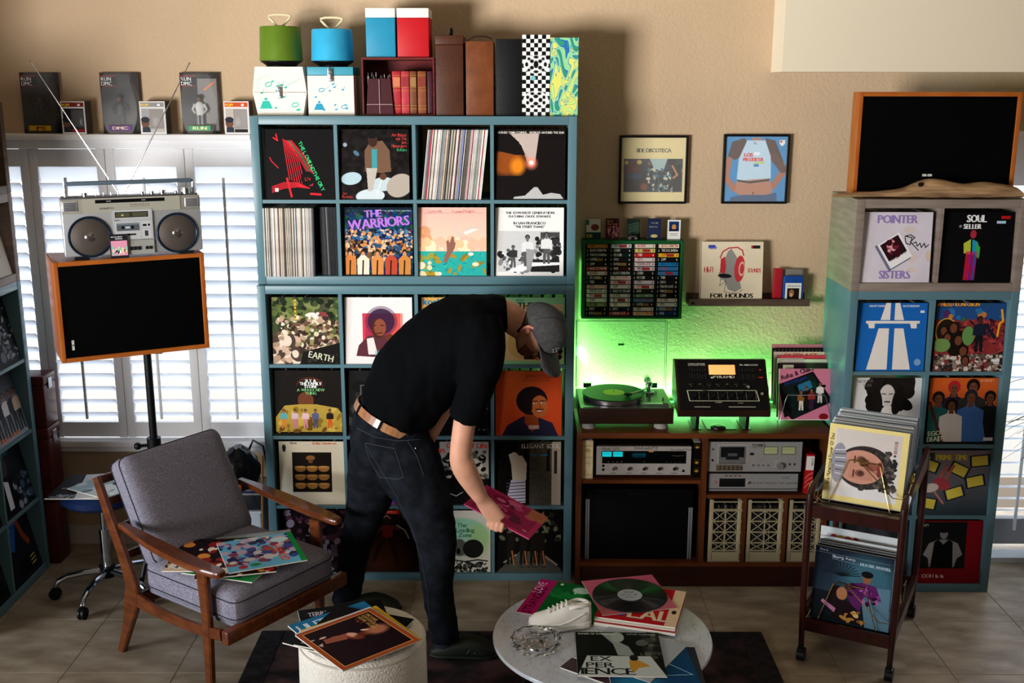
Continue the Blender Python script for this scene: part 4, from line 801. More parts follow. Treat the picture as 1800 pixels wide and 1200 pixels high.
# ================================================================== toys on the ledge over the shutters
LZ = 2.1422
clear = M('blister_plastic', '#e8eef2', .08, alpha=.07, spec=.35); card_m = M('blister_card', '#221c1a', .5)
def figure_pack(px, lab, label, logo, bright):
    Y = WY-.075; x0, x1 = at(px-37, 200, Y=Y).x, at(px+37, 200, Y=Y).x; cx = (x0+x1)/2; w_ = (x1-x0)/2; h_ = at(px, 127, Y=Y).z-LZ
    t = thing('blister_pack', label, 'toy', (cx, Y+.03, LZ))
    a = Art('#2a2422', 192, 288); a.noise(.05, 10); a.poly([(0, .05), (.42, .05), (.42, .22), (0, .24)], '#0b0a0a'); a.rect(0, .05, .42, .065, '#8a1a20'); a.rect(0, .215, .42, .23, '#8a1a20')
    a.text('RUN', .03, .135, .13, '#e8e8e8', bold=1, tr=.12); a.text('DMC', .03, .21, .13, '#e8e8e8', bold=1, tr=.12)
    if bright: a.rect(.45, .1, .95, .95, '#7a7672'); a.line([(.62, .28), (.88, .16)], .03, '#d87848')
    cm = a.mat('blister_print', .35)
    b = slab(MB(), 2*w_*.92, h_, .004, y=.022); b.build('backing_card', [cm, card_m], t)
    # generic toy figure inside
    g = MB(); dk = M('toy_black', '#121113', .4); zz = .03
    g.rbox(-.016, -.003, .0, .014, zz, zz+.06, .004).rbox(.003, .016, .0, .014, zz, zz+.06, .004)
    g.build('toy_legs', dk if not bright else M('toy_grey', '#77757a', .5), t)
    g = MB(); g.loft([[Vector((rx*math.cos(i*PI/6), .007+ry*math.sin(i*PI/6), z)) for i in range(12)] for z, rx, ry in ((.088, .017, .009), (.11, .020, .010), (.135, .024, .011), (.148, .014, .009), (.152, .006, .006))])
    for s in (-1, 1): g.tube([(s*.022, .007, .14), (s*.034, .006, .115), (s*.02, -.004, .098)], [.0075, .006, .005], 8)
    g.build('toy_torso', dk if not bright else M('toy_white', '#b5b3b0', .5), t)
    g = MB(); g.sph((0, .006, .164), (.011, .011, .013), 12); g.build('toy_head', M('toy_skin', '#6a4430', .5), t)
    g = MB(); g.lathe([(.018, .170), (.018, .172), (.0115, .1725), (.0105, .184), (0, .185)], (0, .006, 0), 16); g.build('toy_hat', dk, t)
    # clear shell
    g = MB(); prof = [(.0, .62), (.1, .80), (.3, .98), (.5, .99), (.7, .86), (.85, .70), (.95, .74), (1, .6)]
    def shell(k, y): return [(-w_*s_*k, y, h_*z_) for z_, s_ in prof]+[(w_*s_*k, y, h_*z_) for z_, s_ in prof[::-1]]
    rings = [[Vector(p) for p in shell(1, .021)], [Vector(p) for p in shell(.97, .004)], [Vector((p[0], p[1], .01+(p[2]-.01)*.97)) for p in shell(.88, -.012)]]
    g.loft(rings, smooth=False, cap=False); nn = len(rings[0]); g.add(rings[2], [list(range(nn))]); g.build('blister_shell', clear, t)
    a = Art('#c9a828' if lab == 'y' else ('#6a4a90' if lab == 'p' else '#4a9a70'), 128, 64)
    a.rect(0, 0, 1, .1, '#5a2018'); a.rect(0, .9, 1, 1, '#5a2018'); a.text(logo, .5, .72, .34, '#7a1418' if lab == 'y' else '#e6d8a8', align='c', bold=3)
    slab(MB(), w_*1.05, .030, .003, y=-.0155, x=0, z=.012).build('name_label', [a.mat('name_print', .4), card_m], t)
figure_pack(66, 'y', 'shadowed blister pack with black toy figure and yellow label, leftmost on the ledge', 'JMJ', False)
figure_pack(207, 'p', 'blister pack with black hatted toy figure and violet label, middle of the ledge', 'DMC', False)
figure_pack(348, 'g', 'blister pack with grey toy figure and green label, nearest the teal shelf', 'RUN', True)
def toy_box(pa, pb, label, band, bodyc, seed):
    Y = WY-.10; x0, x1 = at(pa, 205, Y=Y).x, at(pb, 205, Y=Y).x; w_ = x1-x0; h_ = at(pa, 178, Y=Y).z-LZ
    a = Art('#d9d5d4', 160, 220); a.rect(.04, .03, .96, .17, band); a.text('POP!', .06, .15, .16, '#f0c830', bold=2); a.text('811', .70, .14, .13, '#ffffff', bold=1); a.rect(.06, .22, .94, .94, bodyc)
    a.rect(.38, .24, .92, .82, '#2a2522' if seed == 1 else '#8c8480'); a.ell(.20, .66, .16, .15, '#6a4634'); a.ell(.2, .56, .17, .09, '#20242c'); a.poly([(.06, .94), (.08, .78), (.36, .78), (.38, .94)], '#262c3a'); a.rect(.4, .84, .92, .94, ['#8a1c20', '#b8b4b0', '#1a1a1a'][seed-1])
    t = thing('toy_box', label, 'toy', ((x0+x1)/2, Y, LZ))
    sd = M('toy_box_side', '#4a4240', .5); slab(MB(), w_, h_, .078).build('carton', [a.mat('toy_print', .4), sd], t)
    g = MB().rbox(w_*-.08, w_*.42, -.0015, .0005, h_*.22, h_*.74, .003); g.build('window_film', clear, t)
toy_box(108, 150, 'small red and yellow topped toy box, second from left on the ledge', '#7a2018', '#1a1618', 1)
toy_box(246, 291, 'small grey and white toy box between the middle and right blister packs', '#8a8a8c', '#9c9c9e', 2)
toy_box(394, 438, 'small toy box with orange band touching the teal shelf', '#c04a20', '#b5aba2', 3)
# ================================================================== on the back wall
def wall_rect(xa, ya, xb, yb, Y): p = at(xa, yb, Y=Y); q = at(xb, ya, Y=Y); return p.x, q.x, p.z, q.z
# framed covers
def framed(xa, ya, xb, yb, art, label):
    Y = WY-.025; x0, x1, z0, z1 = wall_rect(xa, ya, xb, yb, Y); w_, h_ = x1-x0, z1-z0; f = .011
    t = thing('framed_record_cover', label, 'picture', ((x0+x1)/2, Y, z0))
    b = MB(); b.rbox(-w_/2, -w_/2+f, 0, .024, 0, h_, .002).rbox(w_/2-f, w_/2, 0, .024, 0, h_, .002).box(-w_/2+f, w_/2-f, .0005, .024, 0, f).box(-w_/2+f, w_/2-f, .0005, .024, h_-f, h_)
    b.build('frame', black_m, t); slab(MB(), w_-2*f-.0005, h_-2*f-.0005, .01, y=.008, z=f).build('framed_print', [art.mat('framed_cover', .3), paper_m], t)
    MB().box(-w_/2+f, w_/2-f, .004, .0055, f, h_-f).build('glazing', M('picture_glass', '#ffffff', .03, alpha=.06, spec=.5), t)
a = Art('#dccb94'); a.text('SIDE DISCOTECA', .5, .225, .082, '#26221c', align='c', bold=1, tr=.01); a.rect(.04, .33, .96, .85, '#241c1c'); a.grad('#3a3a4a', '#20100e', .04, .33, .5, .85); a.ell(.18, .5, .12, .12, '#5a2a20', soft=.9); a.ell(.28, .38, .04, .035, '#c8a84a'); a.ell(.08, .39, .03, .03, '#b8983a'); a.ell(.44, .40, .03, .03, '#7a5a2a'); a.ell(.36, .77, .06, .06, '#7a4418', soft=.5); a.ell(.2, .6, .12, .05, '#24405a', soft=.8)
a.poly([(.42, .33), (.96, .33), (.96, .85), (.38, .85), (.52, .55)], '#2a3436'); a.poly([(.44, .33), (.72, .33), (.66, .52), (.52, .5)], '#9cb4b0'); a.blobs(.42, .48, .95, .84, 90, .03, ['#c9c4a8', '#1a1c1c', '#3a6a80', '#8a9a90', '#0e0f10'], .6, 81); a.ell(.80, .38, .06, .05, '#1a1512'); a.poly([(.78, .45), (.94, .4), (.96, .84), (.82, .84)], '#120f10'); a.line([(.8, .44), (.88, .58), (.82, .63)], .03, '#b87a52')
framed(1087, 238, 1211, 358, a, 'black framed cream record cover with a dark club photo, left one on the wall')
a = Art('#2a86c0'); hr = '#4a2c22'; sk = '#a8684a'
a.poly([(.10, .08), (.30, .02), (.36, .10), (.26, .30), (.16, .36), (.04, .30)], hr); a.poly([(.64, .02), (.80, .06), (.96, .40), (.88, .48), (.78, .40), (.66, .22)], hr)
a.line([(.06, .36), (.02, .62), (.16, .80)], .10, sk); a.line([(.93, .44), (.94, .56), (.80, .76)], .10, sk); a.line([(.78, .30), (.95, .50)], .12, '#5a3526')
a.poly([(.34, .06), (.64, .06), (.74, .30), (.76, .64), (.60, .66), (.40, .68), (.20, .66), (.22, .34)], '#b9d4e6'); a.rect(.42, .02, .58, .06, '#b0745a'); a.poly([(.20, .68), (.74, .64), (.80, .86), (.66, .92), (.3, .92), (.18, .86)], '#b27a5e'); a.ell(.48, .87, .012, .022, '#5a3020'); a.poly([(.12, .93), (.3, .9), (.68, .9), (.86, .86), (.88, 1), (.1, 1)], '#2c4f78'); a.poly([(.2, .66), (.4, .69), (.74, .65), (.74, .68), (.42, .72), (.22, .69)], '#1a1c22')
a.text('LOS', .30, .31, .085, '#d83a2c', bold=3); a.text('MELODICOS', .29, .375, .075, '#d83a2c', bold=3, sx=.85); a.text('HEAVY!', .46, .42, .055, '#b8c83a', bold=2); a.rect(.46, .24, .56, .28, '#e8f0f4'); a.rect(.47, .42, .55, .46, '#2a7ac0'); a.poly([(.87, .05), (.96, .05), (.96, .11), (.915, .15), (.87, .11)], '#e8e8e0'); a.rect(.88, .06, .915, .09, '#c03a2a'); a.text('Tip', .44, .115, .05, '#2a2a2a')
framed(1268, 236, 1390, 358, a, 'black framed blue cover with a white cropped shirt, on the wall at right')
# cassette rack
green_m = M('green_painted_wood', '#0b4a22', .4, var=.06, scale=6)
YR = 5.27; x0, x1, z0, z1 = wall_rect(1022, 423, 1203, 560, YR); w_, h_ = x1-x0, z1-z0
rk = thing('cassette_rack', 'green wooden wall rack filled with four columns of cassettes', 'rack', (x0, YR, z0)); D = WY-YR-.0005; e = .015
box('side_panel', green_m, 0, e, 0, D, 0, h_, rk, r=.0015); box('side_panel', green_m, w_-e, w_, 0, D, 0, h_, rk, r=.0015)
box('top_panel', green_m, e, w_-e, 0, D, h_-e, h_, rk); box('bottom_panel', green_m, e, w_-e, 0, D, 0, e*.7, rk)
box('back_panel', M('rack_black_liner', '#050505', .8), e, w_-e, .09, D, e*.7, h_-e, rk)
cw = (w_-2*e)/4; RH = (h_-e-e*.7-.004)/16
for c in range(1, 4): box('column_divider', M('rack_divider_black', '#060606', .6), e+c*cw-.004, e+c*cw+.004, .012, .0895, e*.7+.0005, h_-e-.0005, rk)
cols = [
 ['#b87838','#17120e','#1f2f26','#1d1613','#2a1c1a','#b02a30','#d8d0cc','#141414','#20201c','#d8a8a4','#d8cfc4','#d9d2cc','#d8cfc4','#8a8a5a','#1a1012','#111214'],
 ['#d0cfc8','#1a1b1e','#14261c','#1a1c1e','#171410','#3a1a16','#123024','#e0d8d2','#dcb4b8','#d8cdc4','#20262e','#c8ccc4','#d8d4cc','#d9d5cc','#1c2030','#a02830'],
 ['#cfc8b8','#c8c070','#c01c1c','#dcd4d0','#d8cccc','#d8c4c4','#151515','#1c1c1a','#d0c0c8','#d8d4cc','#2a2a24','#1c5a38','#1f80a8','#1a1a16','#d8ccc8','#dcc898'],
 ['#ded0b0','#121214','#e0b820','#141416','#1c80b8','#1c78b0','#1c80b8','#161618','#1a1a1c','#1c1c1e','#161618','#17140f','#d4d4cc','#d8d8d4','#2a4a80','#1a3c6c']]
words = ['SADE', 'ICE CUBE', 'MARVIN GAYE', 'DE LA SOUL', 'ZAPP', 'BLACK SABBATH', 'UTFO', 'PRINCE', 'TRIBE', 'BACK TO THE FUTURE', 'THE S.O.S. BAND', 'RUFUS', 'QUEEN', 'DEVO', 'BLONDIE', 'CURTIS']
at_ = Art('#101010', 1024, 512)
for c in range(4):
    for r in range(16):
        x, y = c/4, r/16; k = cols[c][r]; at_.rect(x, y, x+.25, y+1/16, k); lum = sum(hx(k)); fg = '#d8d2c8' if lum < 1.1 else ['#8a2028', '#20222a', '#c02028'][(r+c) % 3]
        if (r*3+c) % 4 == 1: at_.rect(x+.10, y+.012, x+.19, y+.05, '#a03038' if lum > 1.3 else '#8a6a3a')
        wd = words[(r*5+c*7) % 16]; at_.text(wd, x+.04, y+.044, .026, fg, bold=1, sx=.95); at_.ell(x+.225, y+.031, .006, .014, fg); at_.rect(x+.006, y+.015, x+.012, y+.047, fg)
am = at_.mat('cassette_spine_print', .3); cs = M('cassette_case_black', '#0b0b0b', .3)
pl = ['pale', 'dark', 'coloured', 'black']
def cname(h):
    r, g, b_ = hx(h); s = r+g+b_
    if s < .5: return 'black'
    if r > .5 and g < .35: return 'red'
    if b_ > .4 and r < .3: return 'blue'
    if g > r and g > b_ and s < 1.3: return 'green'
    if r > .7 and b_ < .55 and g > .55: return 'yellow'
    if s > 2.2: return 'off-white'
    return 'dark' if s < 1 else 'tan'
for c in range(4):
    for r in range(16):
        b = slab(MB(), .1005, RH-.0045, .066, uv=(c/4+.004, 1-(r+1)/16+.006, (c+1)/4-.004, 1-r/16-.006)); col_ = ['left', 'second', 'third', 'right'][c]
        b.build('cassette', [am, cs], None, f'{cname(cols[c][r])} cassette spine, {["top","second","third","fourth","fifth","sixth","seventh","eighth","ninth","tenth","eleventh","twelfth","thirteenth","fourteenth","fifteenth","bottom"][r]} in the {col_} column of the green rack', 'cassette', 'cassettes in the green rack',
            loc=(x0+e+(c+.5)*cw, YR+.010+RND.uniform(0, .004), z1-e-.002-(r+1)*RH+.0022))
    bb = MB()
    for r in range(1, 16): bb.box(e+c*cw+.0045, e+(c+1)*cw-.0045, .012, .089, h_-e-.002-r*RH-.0008, h_-e-.002-r*RH+.0008)
    bb.build('shelf_slats', _M['rack_divider_black'], rk)
# cassettes standing on the rack
def small(xa, xb, ya, art, label, Y=5.31, cat='cassette', name='cassette', z=None, d=.016, yb=422, lean=0):
    p0, p1 = at(xa, yb, Y=Y), at(xb, yb, Y=Y); zz = z1+.0003 if z is None else z; h = at(xa, ya, Y=Y).z-zz
    t = thing(name, label, cat, ((p0.x+p1.x)/2, Y, zz), (-lean, 0, 0)); w = p1.x-p0.x
    slab(MB(), w-.002, h-.002, .010, y=.001, z=.001).build('inlay_card', [art.mat('cassette_inlay', .4), black_m], t)
    b = MB().rbox(-w/2, w/2, .0112, d, 0, h, .0015).box(-w/2, -w/2+.0012, 0, d, 0, h).box(w/2-.0012, w/2, 0, d, 0, h)
    b.build('clear_case', M('cassette_case_smoke', '#4a4a48', .15), t); return t
a = Art('#c8c0b0', 96, 144); a.rect(0, .66, 1, 1, '#1c3838'); a.ell(.6, .42, .28, .16, '#6a3a30'); a.text('DE', .06, .92, .34, '#d8c020', bold=2); a.rect(0, .05, .2, .3, '#2a6a4a')
small(1030, 1056, 384, a, 'cassette with white and dark teal inlay and big yellow letters, leftmost on the rack')
a = Art('#4a2428', 96, 144); a.blobs(.1, .4, .9, .9, 30, .08, ['#a85a70', '#2a1014', '#c88a98'], 1.4, 83); a.text('Sly &', .1, .16, .22, '#d89a5a', bold=1); a.text('The Family', .1, .3, .19, '#d89a5a', bold=1); a.text('Stone', .3, .44, .2, '#d89a5a', bold=1)
small(1064, 1088, 384, a, 'cassette with a maroon inlay and orange script, second on the rack')
a = Art('#1f2a24', 96, 144)
for k in range(6): a.line([(.1, .3+k*.09), (.9, .2+k*.09)], .03, '#4a6a50')
small(1101, 1125, 384, a, 'dark green striped cassette standing behind the tiny radio, middle of the rack')
a = Art('#1b2038', 96, 144); a.rect(.08, .08, .92, .92, '#232a48'); a.text('MARVIN', .28, .24, .14, '#a8a890'); a.text('Superstar', .12, .42, .17, '#a8a890'); a.ell(.5, .84, .25, .08, '#b8a860')
small(1137, 1162, 384, a, 'navy cassette with a pale oval emblem, fourth on the rack')
a = Art('#dcdcd8', 96, 144); a.rect(.12, .08, .88, .58, '#14305a'); a.ell(.5, .38, .16, .16, '#c08040'); a.rect(.12, .48, .88, .58, '#0a1428'); a.rect(.2, .7, .8, .72, '#555555'); a.rect(.2, .78, .8, .80, '#555555')
small(1172, 1196, 386, a, 'white cassette with a blue picture, rightmost on the rack')
p = at(1112, 420, Y=5.285); t = thing('toy_radio', 'tiny black and silver toy radio in front of the middle cassette on the rack', 'toy', (p.x, 5.285, z1+.0003))
b = MB().rbox(-.026, .026, -.009, .009, 0, .026, .006); b.build('radio_body', black_m, t)
b = MB()
for s in (-1, 1): b.cyl((s*.015, -.0105, .011), (s*.015, -.009, .011), .0075, n=16)
b.build('radio_speaker', steel, t); MB().tube([(-.018, 0, .025), (-.016, 0, .034), (.016, 0, .034), (.018, 0, .025)], .0018, 6).build('handle', black_m, t); box('radio_dial', steel, -.012, .012, -.0105, -.009, .018, .022, t)
# picture ledge with record and cartridges
YL = 5.27; x0, x1, z0, z1_ = wall_rect(1211, 526, 1424, 538, YL); wood_dk = M('dark_weathered_wood', '#43352c', .6, col2='#5a473a', scale=6, stretch=(1, 4, 6))
t = thing('picture_ledge', 'dark wooden picture ledge holding the hound record and cartridges', 'shelf', (x0, YL, z0)); w_ = x1-x0
box('ledge_lip', wood_dk, 0, w_, 0, .010, 0, z1_-z0, t, r=.001); box('ledge_base', wood_dk, 0, w_, .0102, WY-YL-.0005, 0, .012, t); box('ledge_back', wood_dk, 0.0, w_*.995, WY-YL-.012, WY-YL-.0005, .0122, .048, t)
MB().rbox(.012, .026, -.001, .001, .009, .021, .001).build('maker_stamp', M('burnt_stamp', '#140f0c', .7), t)
zb_ = z0+.0125
a = Art('#dccdb2'); a.noise(.02, 8); a.text('HI-FI', .04, .50, .13, '#b83a3a', bold=1, sx=.7); a.text('SOUNDS', .97, .50, .10, '#b83a3a', align='r', bold=1, sx=.6); a.text('FOR HOUNDS', .5, .915, .105, '#23211e', align='c', bold=3, sx=1.12)
a.line([(.30, .26), (.34, .16), (.44, .10), (.58, .09), (.66, .14), (.68, .22)], .02, '#b8323a'); a.poly([(.38, .28), (.42, .16), (.48, .11), (.54, .20), (.60, .30), (.64, .46), (.62, .62), (.66, .76), (.56, .82), (.44, .78), (.38, .64), (.30, .60), (.28, .50), (.36, .46)], '#8d8a84'); a.ell(.62, .44, .085, .215, '#c0383e', 4); a.ell(.655, .44, .05, .12, '#d8b0a0', 4); a.ell(.66, .44, .035, .085, '#c0383e', 4); a.poly([(.31, .28), (.38, .24), (.40, .42), (.38, .52), (.30, .50)], '#b8323a'); a.ell(.38, .555, .11, .035, '#1c1a1e', 4); a.line([(.40, .62), (.38, .82), (.6, .84), (.68, .78)], .007, '#4a4a48'); a.line([(.32, .6), (.30, .72), (.40, .64)], .007, '#4a4a48'); a.rect(.10, .05, .22, .10, '#3a4aa0'); a.text('HMV', .12, .12, .06, '#3a4aa0', bold=2); a.rect(.80, .06, .83, .11, '#c83030'); a.rect(.83, .06, .95, .11, '#1c1c1c')
X = at(1286, 525, Y=5.29); sleeve_obj(a, None, 'cream record cover with a grey hound wearing red headphones, on the ledge', tilt((X.x, 5.292, zb_), 0, R(6)), dark=False, size=.302)
sleeve_obj(M('plain_cream_sleeve', '#b0a086', .6), None, 'second cream record sleeve just behind the hound cover on the ledge', tilt((X.x-.006, 5.305, zb_), 0, R(6.2)), dark=False, size=.304)
def cart(xa, xb, ya, col, art, label, Y, d=.022, cat='cartridge'):
    p0, p1 = at(xa, 524, Y=Y), at(xb, 524, Y=Y); h = at(xa, ya, Y=Y).z-zb_; w = p1.x-p0.x
    t = thing('tape_cartridge', label, cat, ((p0.x+p1.x)/2, Y, zb_)); MB().rbox(-w/2, w/2, .0012, d, 0, h, .004).build('cartridge_shell', M('cart_'+label[:6], col, .4), t)
    if art: slab(MB(), w*.80, h*.74, .001, y=0, z=.0).build('cartridge_label', [art.mat('cartridge_print', .4), paper_m], t)
    return t
a = Art('#a01c26', 96, 192); a.text('HISTORY', .35, .1, .24, '#d8b8b0', 90, bold=1); a.rect(.1, .72, .35, .9, '#b8a8a0')
cart(1358, 1374, 472, '#a01c26', None, 'red tape box with vertical pale lettering on the ledge', 5.315); cart(1374.5, 1409, 473, '#77746f', None, 'grey cartridge standing behind the blue one on the ledge', 5.335)
a = Art('#d8d6d2', 96, 112); a.text('Journey home', .12, .18, .15, '#20202a'); a.rect(.12, .26, .88, .92, '#1c1512'); a.ell(.4, .5, .16, .18, '#8a6040'); a.ell(.38, .6, .1, .1, '#c89a70')
cart(1376, 1411, 485, '#0f3f8c', a, 'blue tape cartridge with white label and dark portrait on the ledge', 5.295, .02)
# ================================================================== wooden console and hi-fi
cw_m = M('walnut_console', '#4c250f', .38, col2='#613116', scale=4, stretch=(1, 6, 6), detail=6, contrast=(.3, .7)); cwv_m = M('walnut_upright', '#46220e', .4, col2='#5a2d14', scale=4, stretch=(6, 6, 1), contrast=(.3, .7))
CX0, CX1 = .298, 1.4955; CY = 4.862; CD = .40; CT = .786
t = thing('console_cabinet', 'low walnut console cabinet with open compartments under the green-lit wall', 'cabinet', (CX0, CY, 0)); W = CX1-CX0; h0 = .11; tk = .022
xm = at(1240, 800, Y=CY).x-CX0
box('cabinet_top', cw_m, 0, W, -.006, CD, CT-.026, CT, t, r=.001)
box('side_panel', cwv_m, 0, tk, 0, CD, 0, CT-.0265, t); box('side_panel', cwv_m, W-tk, W, 0, CD, 0, CT-.0265, t); box('centre_divider', cwv_m, xm-tk/2, xm+tk/2, 0, CD, h0+.0205, CT-.0265, t)
box('bottom_shelf', cw_m, tk+.0005, W-tk-.0005, 0, CD, h0, h0+.02, t); box('plinth', M('dark_walnut_plinth', '#2c130a', .5, col2='#3a1b0e', scale=5, stretch=(1, 6, 6)), tk+.0005, W-tk-.0005, .012, .03, 0, h0-.0005, t)
zl = at(1100, 846, Y=CY).z; zr_ = at(1320, 870, Y=CY).z
box('shelf_left', cw_m, tk+.0005, xm-tk/2-.0005, .004, CD, zl-.012, zl+.006, t); box('shelf_right', cw_m, xm+tk/2+.0005, W-tk-.0005, .004, CD, zr_-.018, zr_, t)
for px in (1307, 1379):
    x = at(px, 940, Y=CY).x-CX0; box('small_divider', cwv_m, x-.008, x+.008, .003, CD, h0+.0205, zr_-.0185, t)
box('back_panel', M('dark_back_board', '#120a07', .8), tk, W-tk, CD+.001, CD+.006, .02, CT-.03, t)
TOP = CT+.0003
# LED strip behind the console top (gives the green light)
led = M('green_led', '#38ff5a', .5, emit=5)
t = thing('led_strip', 'green LED strip glowing along the wall behind the console top', 'light', (CX0+.05, WY-.05, CT+.01))
box('strip_tape', led, 0, 1.08, 0, .012, 0, .006, t)
def gl(loc, tgt, sx, sy, p): return area('led_light', loc, tgt, sx, sy, p, (.21, 1, .30))
gl((.85, WY-.062, CT+.03), (.85, WY+.02, CT+.50), 1.05, .03, 14)
gl((.36, WY-.10, CT+.16), (.52, WY+.1, CT+.28), .05, .35, 2.6)
gl((.33, WY-.03, 1.25), (.48, WY+.02, 1.25), .02, .55, .55)
gl((1.44, 5.05, .98), (1.53, 5.05, 1.02), .02, .3, .35)
gl((.85, WY-.07, CT+.05), (.85, 4.9, CT-.05), 1.05, .03, 2.2)
# ---- turntable
tb_m = M('dark_wood_plinth', '#21130d', .35, col2='#2c1810', scale=8, stretch=(1, 5, 5))
p = at(1100, 752, Z=TOP); x0_, x1_ = at(1019, 715, Y=4.885).x, at(1185, 715, Y=4.885).x; tw = x1_-x0_
t = thing('turntable', 'wooden turntable with open clear lid playing a green record', 'turntable', ((x0_+x1_)/2, 4.885, TOP)); hz = .035; ph = .075; td = .35
b = MB().rbox(-tw/2, tw/2, 0, td, hz, hz+ph, .004); b.build('plinth', tb_m, t)
for sx in (-1, 1):
    for y in (.06, td-.06):
        b = MB(); b.lathe([(.022, hz-.001), (.028, .022), (.034, .012), (.034, .002), (.030, 0)][::-1], (sx*(tw/2-.05), y, 0), 24); b.build('foot', M('grey_rubber_foot', '#8a8780', .5), t)
box('deck_plate', M('turntable_deck', '#3c4440', .3, .3), -tw/2+.006, tw/2-.006, .006, td-.006, hz+ph+.0002, hz+ph+.002, t)
box('silver_trim', steel, tw*.16, tw*.46, .050, .075, hz+ph+.002, hz+ph+.0095, t); box('silver_trim', steel, -tw*.46, -tw*.30, .022, .030, hz+ph+.002, hz+ph+.005, t)
zc = hz+ph; pc = (-.045, .185, 0)
b = MB(); b.lathe([(.150, zc+.004), (.150, zc+.022), (.153, zc+.024), (.150, zc+.026), (0, zc+.026)], pc, 64); pt = b.build('platter', M('platter_aluminium', '#b9b6b8', .22, 1), t)
b = MB().cyl((pc[0], pc[1], zc+.029), (pc[0], pc[1], zc+.038), .0035, n=12); b.build('spindle', chrome, pt)
rt = thing('vinyl_record', 'translucent green record with yellow label on the turntable', 'record', ((x0_+x1_)/2+pc[0], 4.885+pc[1], TOP+zc+.0264))
b = MB(); b.lathe([(.151, .0), (.1525, .001), (.151, .0022), (.052, .0018)], n=72, cap=False); b.build('vinyl_disc', M('green_vinyl', '#065020', .4, spec=.08), rt)
b = MB(); b.lathe([(.052, .0018), (.0517, .0024), (.003, .0024)], n=48, cap=False); b.build('paper_label', M('yellow_label', '#a8b418', .5), rt)
# tonearm
b = MB(); ax, ay = tw*.30, .265
b.lathe([(.030, zc+.002), (.030, zc+.010), (.024, zc+.014), (0, zc+.014)], (ax, ay, 0), 24); b.cyl((ax, ay, zc+.014), (ax, ay, zc+.052), .012).rbox(ax-.016, ax+.016, ay-.012, ay+.012, zc+.038, zc+.060, .003); b.build('arm_base', steel, t)
b = MB(); b.tube([(ax+.002, ay+.075, zc+.052), (ax, ay, zc+.052), (ax-.02, ay-.07, zc+.050), (ax-.045, ay-.115, zc+.046), (ax-.075, ay-.135, zc+.043), (ax-.10, ay-.145, zc+.040)], .0042, 10); b.cyl((ax+.0, ay+.055, zc+.052), (ax+.004, ay+.10, zc+.052), .017); b.build('tonearm', chrome, t)
b = MB(); b.rbox(ax-.135, ax-.098, ay-.158, ay-.138, zc+.034, zc+.044, .003); b.rbox(ax-.125, ax-.112, ay-.157, ay-.143, zc+.0295, zc+.036, .002); b.build('headshell', black_m, t)
b = MB().cyl((tw*.42, .13, zc+.002), (tw*.42, .13, zc+.018), .003, n=10); b.build('cue_lever', black_m, t); b = MB().rbox(tw*.40, tw*.455, .045, .07, zc+.0096, zc+.0115, .001); b.build('start_button', black_m, t)
# lid (open): thin-walled acrylic box with edges
lid_m = M('tinted_acrylic', '#cfe8da', .04, alpha=.10, spec=.6); edge_m = M('acrylic_edge', '#1f7a48', .2, alpha=.75)
lid = link('dust_cover', None, t, loc=(0, td-.005, zc+.012), rot=(R(-6), 0, 0)); lw, lh, ldp = tw/2, .335, .055
# lid stands up: its outer face to the back
b = MB(); b.box(-lw, lw, .0, .003, 0, lh).box(-lw, -lw+.003, -ldp, 0, 0, lh).box(lw-.003, lw, -ldp, 0, 0, lh).box(-lw+.003, lw-.003, -ldp, 0, lh-.003, lh); b.build('cover_panes', lid_m, lid)
b = MB(); e = .0013
for (p0, p1) in (((-lw, 0, 0), (-lw, 0, lh)), ((lw, 0, 0), (lw, 0, lh)), ((-lw, 0, lh), (lw, 0, lh)), ((-lw, -ldp, lh), (lw, -ldp, lh)), ((-lw, -ldp, 0), (-lw, -ldp, lh)), ((lw, -ldp, 0), (lw, -ldp, lh)), ((-lw, -ldp, lh), (-lw, 0, lh)), ((lw, -ldp, lh), (lw, 0, lh))): b.cyl(p0, p1, e, n=6)
b.build('cover_edge', edge_m, lid); box('maker_plate', M('green_plate', '#2c8a4c', .4), -.012, .018, -.0012, 0, lh*.62, lh*.65, lid)
for sx in (-1, 1): box('hinge', M('dark_green_hinge', '#0e4a2a', .4), sx*lw*.74-.02, sx*lw*.74+.02, td-.02, td-.004, zc+.010, zc+.032, t)
# ---- mixer on its stand
p = at(1272, 737, Y=4.90); zt_ = TOP
a = Art('#131211', 384, 288); w1 = '#cfcab8'
a.rect(.36, .10, .66, .30, '#ff9d50'); a.text('PYRAMID', .40, .372, .055, w1, bold=1, sx=1.15); a.ell(.385, .358, .015, .018, w1); a.text('PR-4800 ECHO', .72, .115, .034, w1, bold=1); a.text('STEREO PREAMP', .12, .09, .028, w1, bold=1); a.text('EQUALIZER MIXER', .12, .118, .026, w1)
for x0 in (.13, .71):
    for k in range(7): a.rect(x0+k*.03, .17, x0+k*.03+.004, .38, '#3c3a36'); a.rect(x0+k*.03-.008, .23+.01*(k % 3), x0+k*.03+.012, .26+.01*(k % 3), '#050505')
a.rect(.0, .43, 1, .435, '#050505'); a.ell(.95, .20, .009, .012, '#ff4050'); a.rect(.925, .345, .975, .365, '#d02a18')
for k in range(7): x = .14+k*.105; a.line([(x, .53), (x+.035, .485)] if k not in (1, 4) else [(x, .485), (x+.03, .53)], .008, '#d8d4c8'); a.text('mono', x-.03, .50, .015, '#8a8678')
a.line([(.09, .62), (.88, .62)], .011, '#c8c4a8'); a.line([(.11, .83), (.905, .83)], .011, '#c8c4a8'); a.line([(.09, .62), (.11, .83)], .011, '#c8c4a8'); a.line([(.88, .62), (.905, .83)], .011, '#c8c4a8')
for k in range(7): x = .17+k*.108; a.rect(x-.004, .64, x+.004, .81, '#000000'); a.line([(x+.05, .65), (x+.055, .80)], .004, '#8a8678')
